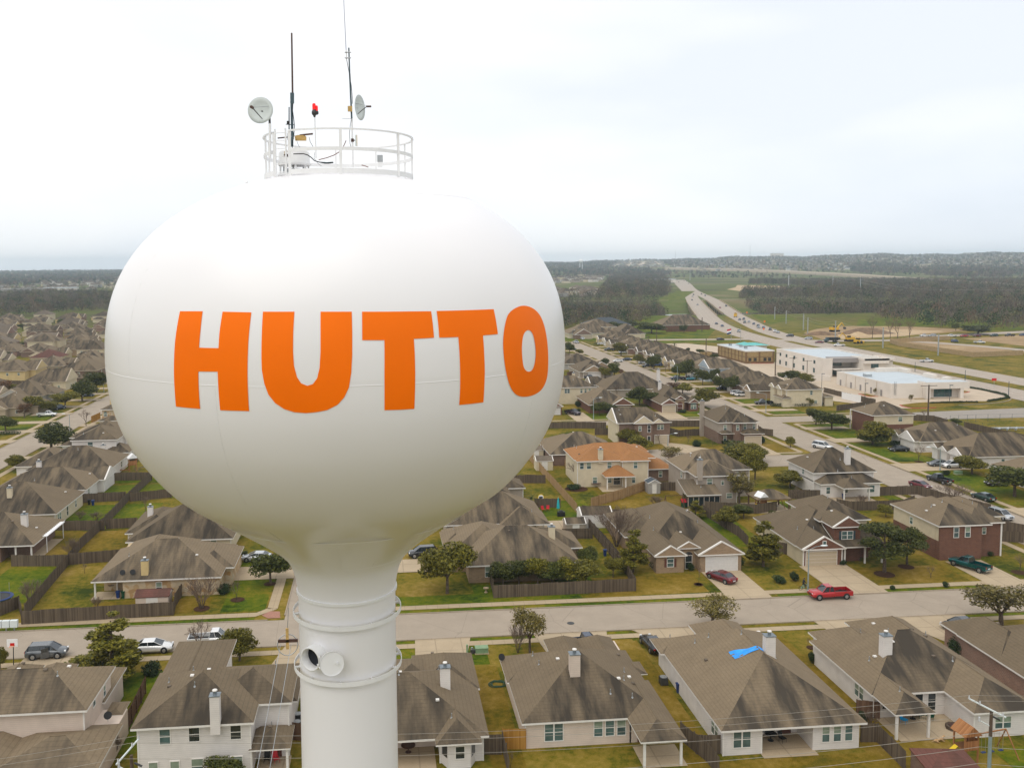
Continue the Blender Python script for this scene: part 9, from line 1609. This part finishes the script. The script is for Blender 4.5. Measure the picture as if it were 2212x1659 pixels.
T = thing('trampoline', 'round trampoline with a blue-purple rim at the left edge', 'trampoline', (*P(1, -10, 375), 0)); mb = MB(); mb.tube((0, 0, .8), (0, 0, .83), 1.9, 1.9, 28, 'black'); mb.build('mat', T); mb = MB(); mb.lathe([(.86, 1.55), (.88, 1.95), (.80, 1.98)], 28, 'binblue'); mb.build('rim', T)
for k in range(6): mb = MB(); t = k*math.pi/3; mb.tube((1.8*math.cos(t), 1.8*math.sin(t), 0), (1.8*math.cos(t), 1.8*math.sin(t), 2.3 if k % 2 else .8), .03, .03, 5, 'metal'); mb.build('leg', T)
def sat(label, p, d=Vector((.3, -1, .5))): T = thing('satellite_dish', label, 'satellite dish', tuple(p)); d = d.normalized(); mb = MB(); mb.tube((0, 0, -.5), (0, 0, .1), .03, .03, 6, 'metal'); mb.build('mount', T); mb = MB(); mb.tube(Vector((0, 0, .1)), Vector((0, 0, .1))+d*.06, .30, .38, 16, 'black'); mb.build('dish', T)
sat('black satellite dish on the limestone house roof, left', (-36.7, 128.6, 3.5)); sat('black satellite dish on the limestone house roof, right', (-35.3, 128.6, 3.5)); sat('black satellite dish on the corner of the pink house roof', (13.1, 96.0, 3.2)); sat('black satellite dish low on the two-storey grey house side', (-26.8, 87.2, 3.3))
T = thing('playhouse', 'small red and green playhouse near the climbing frame', 'playhouse', (*P(4, 1955, 515), 0)); mb = MB(); mb.box(-.6, .6, -.5, .5, 0, 1.1, 'bingreen'); mb.build('wall', T); mb = MB(); roof_mesh(mb, (-.75, .75, -.65, .65, 1.1, .8, 'EW'), 0, 'redplast', 'redplast', 'bingreen'); mb.build('roof', T)
T = thing('swing_frame', 'wooden A-frame swing in the dry garden by the screened porch', 'swing', (*P(4, 1880, 520), 0));
for x in (-1.7, 1.7):
 for y in (-1, 1): mb = MB(); mb.tube((x, y, 0), (x, 0, 2.4), .07, .07, 4, 'wood_brown'); mb.build('leg', T)
mb = MB(); mb.tube((-1.8, 0, 2.4), (1.8, 0, 2.4), .07, .07, 4, 'wood_brown'); mb.build('beam', T)
T = thing('basketball_hoop', 'portable basketball hoop behind the left grey roofs', 'hoop', (*P(1, 95, 850), 0)); mb = MB(); mb.tube((0, 0, 0), (0, .3, 3.2), .06, .05, 6, 'black'); mb.build('pole', T); mb = MB(); mb.box(-.6, .6, -.03, .02, 2.9, 3.8, 'white'); mb.box(-.25, .25, -.04, -.03, 3.0, 3.35, 'sred'); mb.build('backboard', T); mb = MB(); mb.path([(.23*math.cos(i*.63), -.3+.23*math.sin(i*.63), 3.05) for i in range(11)], .02, 5, 'orange'); mb.build('rim', T)
for lb, X, Yb, Yt, flag in (('flagpole with a red white and blue flag at the junction', 1777, 190, 100, 1), ('second bare flagpole at the junction', 1862, 205, 85, 0)):
 xy = P(7, X, Yb+10); h = topz(7, X, Yt, xy); T = thing('flagpole', lb, 'flagpole', (*xy, 0)); mb = MB(); mb.tube((0, 0, 0), (0, 0, h), .14, .08, 8, 'metal'); mb.build('pole', T)
 if flag:
  for nm, z0, z1, m_ in (('flag', -1.0, 0, 'sred'), ('flag', -2.0, -1.0, 'white'), ('flag', -3.0, -2.0, 'binblue')): mb = MB(); mb.add([(-.1-i*.5, .25*math.sin(i*1.3), h+z-i*.12) for i in range(6) for z in (z0, z1)]+[(-.1-i*.5, .25*math.sin(i*1.3)+.03, h+z-i*.12) for i in range(6) for z in (z0, z1)], [(2*i, 2*i+2, 2*i+3, 2*i+1) for i in range(5)]+[(12+2*i, 13+2*i, 15+2*i, 14+2*i) for i in range(5)], m_); mb.build(nm, T)
for lb, k, X, Y, w in (('small orange road works sign by the queue', 9, 2085, 670, 1.2), ('second orange works sign beside the queue', 9, 2078, 735, 1.1), ('orange diamond sign on the bank beyond the bridge', 9, 1935, 590, 1.2)):
 T = thing('works_sign', lb, 'sign', (*P(k, X, Y), 0)); mb = MB(); mb.add([(0, -.03, 1), (w*.7, -.03, 1+w*.7), (0, -.03, 1+w*1.4), (-w*.7, -.03, 1+w*.7), (0, .03, 1), (w*.7, .03, 1+w*.7), (0, .03, 1+w*1.4), (-w*.7, .03, 1+w*.7)], [(0,1,2,3),(7,6,5,4),(0,4,5,1),(1,5,6,2),(2,6,7,3),(3,7,4,0)], 'orange'); mb.build('plate', T); mb = MB(); mb.tube((0, 0, 0), (0, 0, 1.2), .05, .05, 5, 'metal'); mb.build('post', T)
T = thing('works_sign', 'small red board on posts beside the right-hand carriageway', 'sign', (*P(8, 1955, 595), 0)); mb = MB(); mb.box(-.9, .9, -.05, .05, 2.4, 3.3, 'sred'); mb.build('board', T); mb = MB(); mb.tube((0, 0, 0), (0, 0, 2.4), .06, .06, 6, 'metal'); mb.build('post', T)
mb = MB(); c = Vector((*P(2, 815, 705), .03)); mb.path([(.9*math.cos(i*.5)*(1+.25*math.sin(i*.9)), .7*math.sin(i*.5)*(1+.2*math.cos(i*1.3))-.006*i, .02+.004*(i % 5)) for i in range(70)], .03, 5, 'bingreen'); tag(mb.build('garden_hose', None, tuple(c)), 'tangled green garden hose on the grass by the pink house', 'hose')
beds = MB()
for k, X, Y, r_ in ((1, 1405, 420, 1.1), (1, 1655, 358, 1.0), (1, 1880, 248, .9), (5, 1280, 945, 1.5), (5, 1425, 895, 1.2), (5, 38, 1012, .7), (4, 2052, 1055, .5), (5, 2180, 932, 1.1), (5, 1510, 192, 1.0), (1, 783, 902, .7), (3, 792, 470, .6), (3, 920, 408, .6), (4, 1200, 390, 2.4), (17, 1350, 1370, 1.5)):
 x, y = P(k, X, Y); beds.add([(x+r_*math.cos(i*.4488), y+r_*math.sin(i*.4488), .075) for i in range(14)], [tuple(range(14))], 'mulch')
setting(beds, 'mulch_bed')
# haze
def haze():
 mb = MB(); mb.box(-7600, 7600, -7600, 7600, -9.5, 108, 'trim'); mb.mats = []
 me = bpy.data.meshes.new('haze'); me.from_pydata(mb.v, [], mb.f); mt = bpy.data.materials.new('haze_air'); mt.use_nodes = True; nt = mt.node_tree; nt.nodes.clear(); o_ = nt.nodes.new('ShaderNodeOutputMaterial'); v = nt.nodes.new('ShaderNodeVolumePrincipled')
 v.inputs['Color'].default_value = (.76, .91, 1.0, 1); v.inputs['Density'].default_value = HAZE; v.inputs['Anisotropy'].default_value = 0.0; nt.links.new(v.outputs[0], o_.inputs['Volume']); me.materials.append(mt)
 o = bpy.data.objects.new('haze', me); C.objects.link(o); tag(o, 'pale blue haze over the far plain', 'haze', None, 'stuff')
HAZE = 1.2e-4
haze()
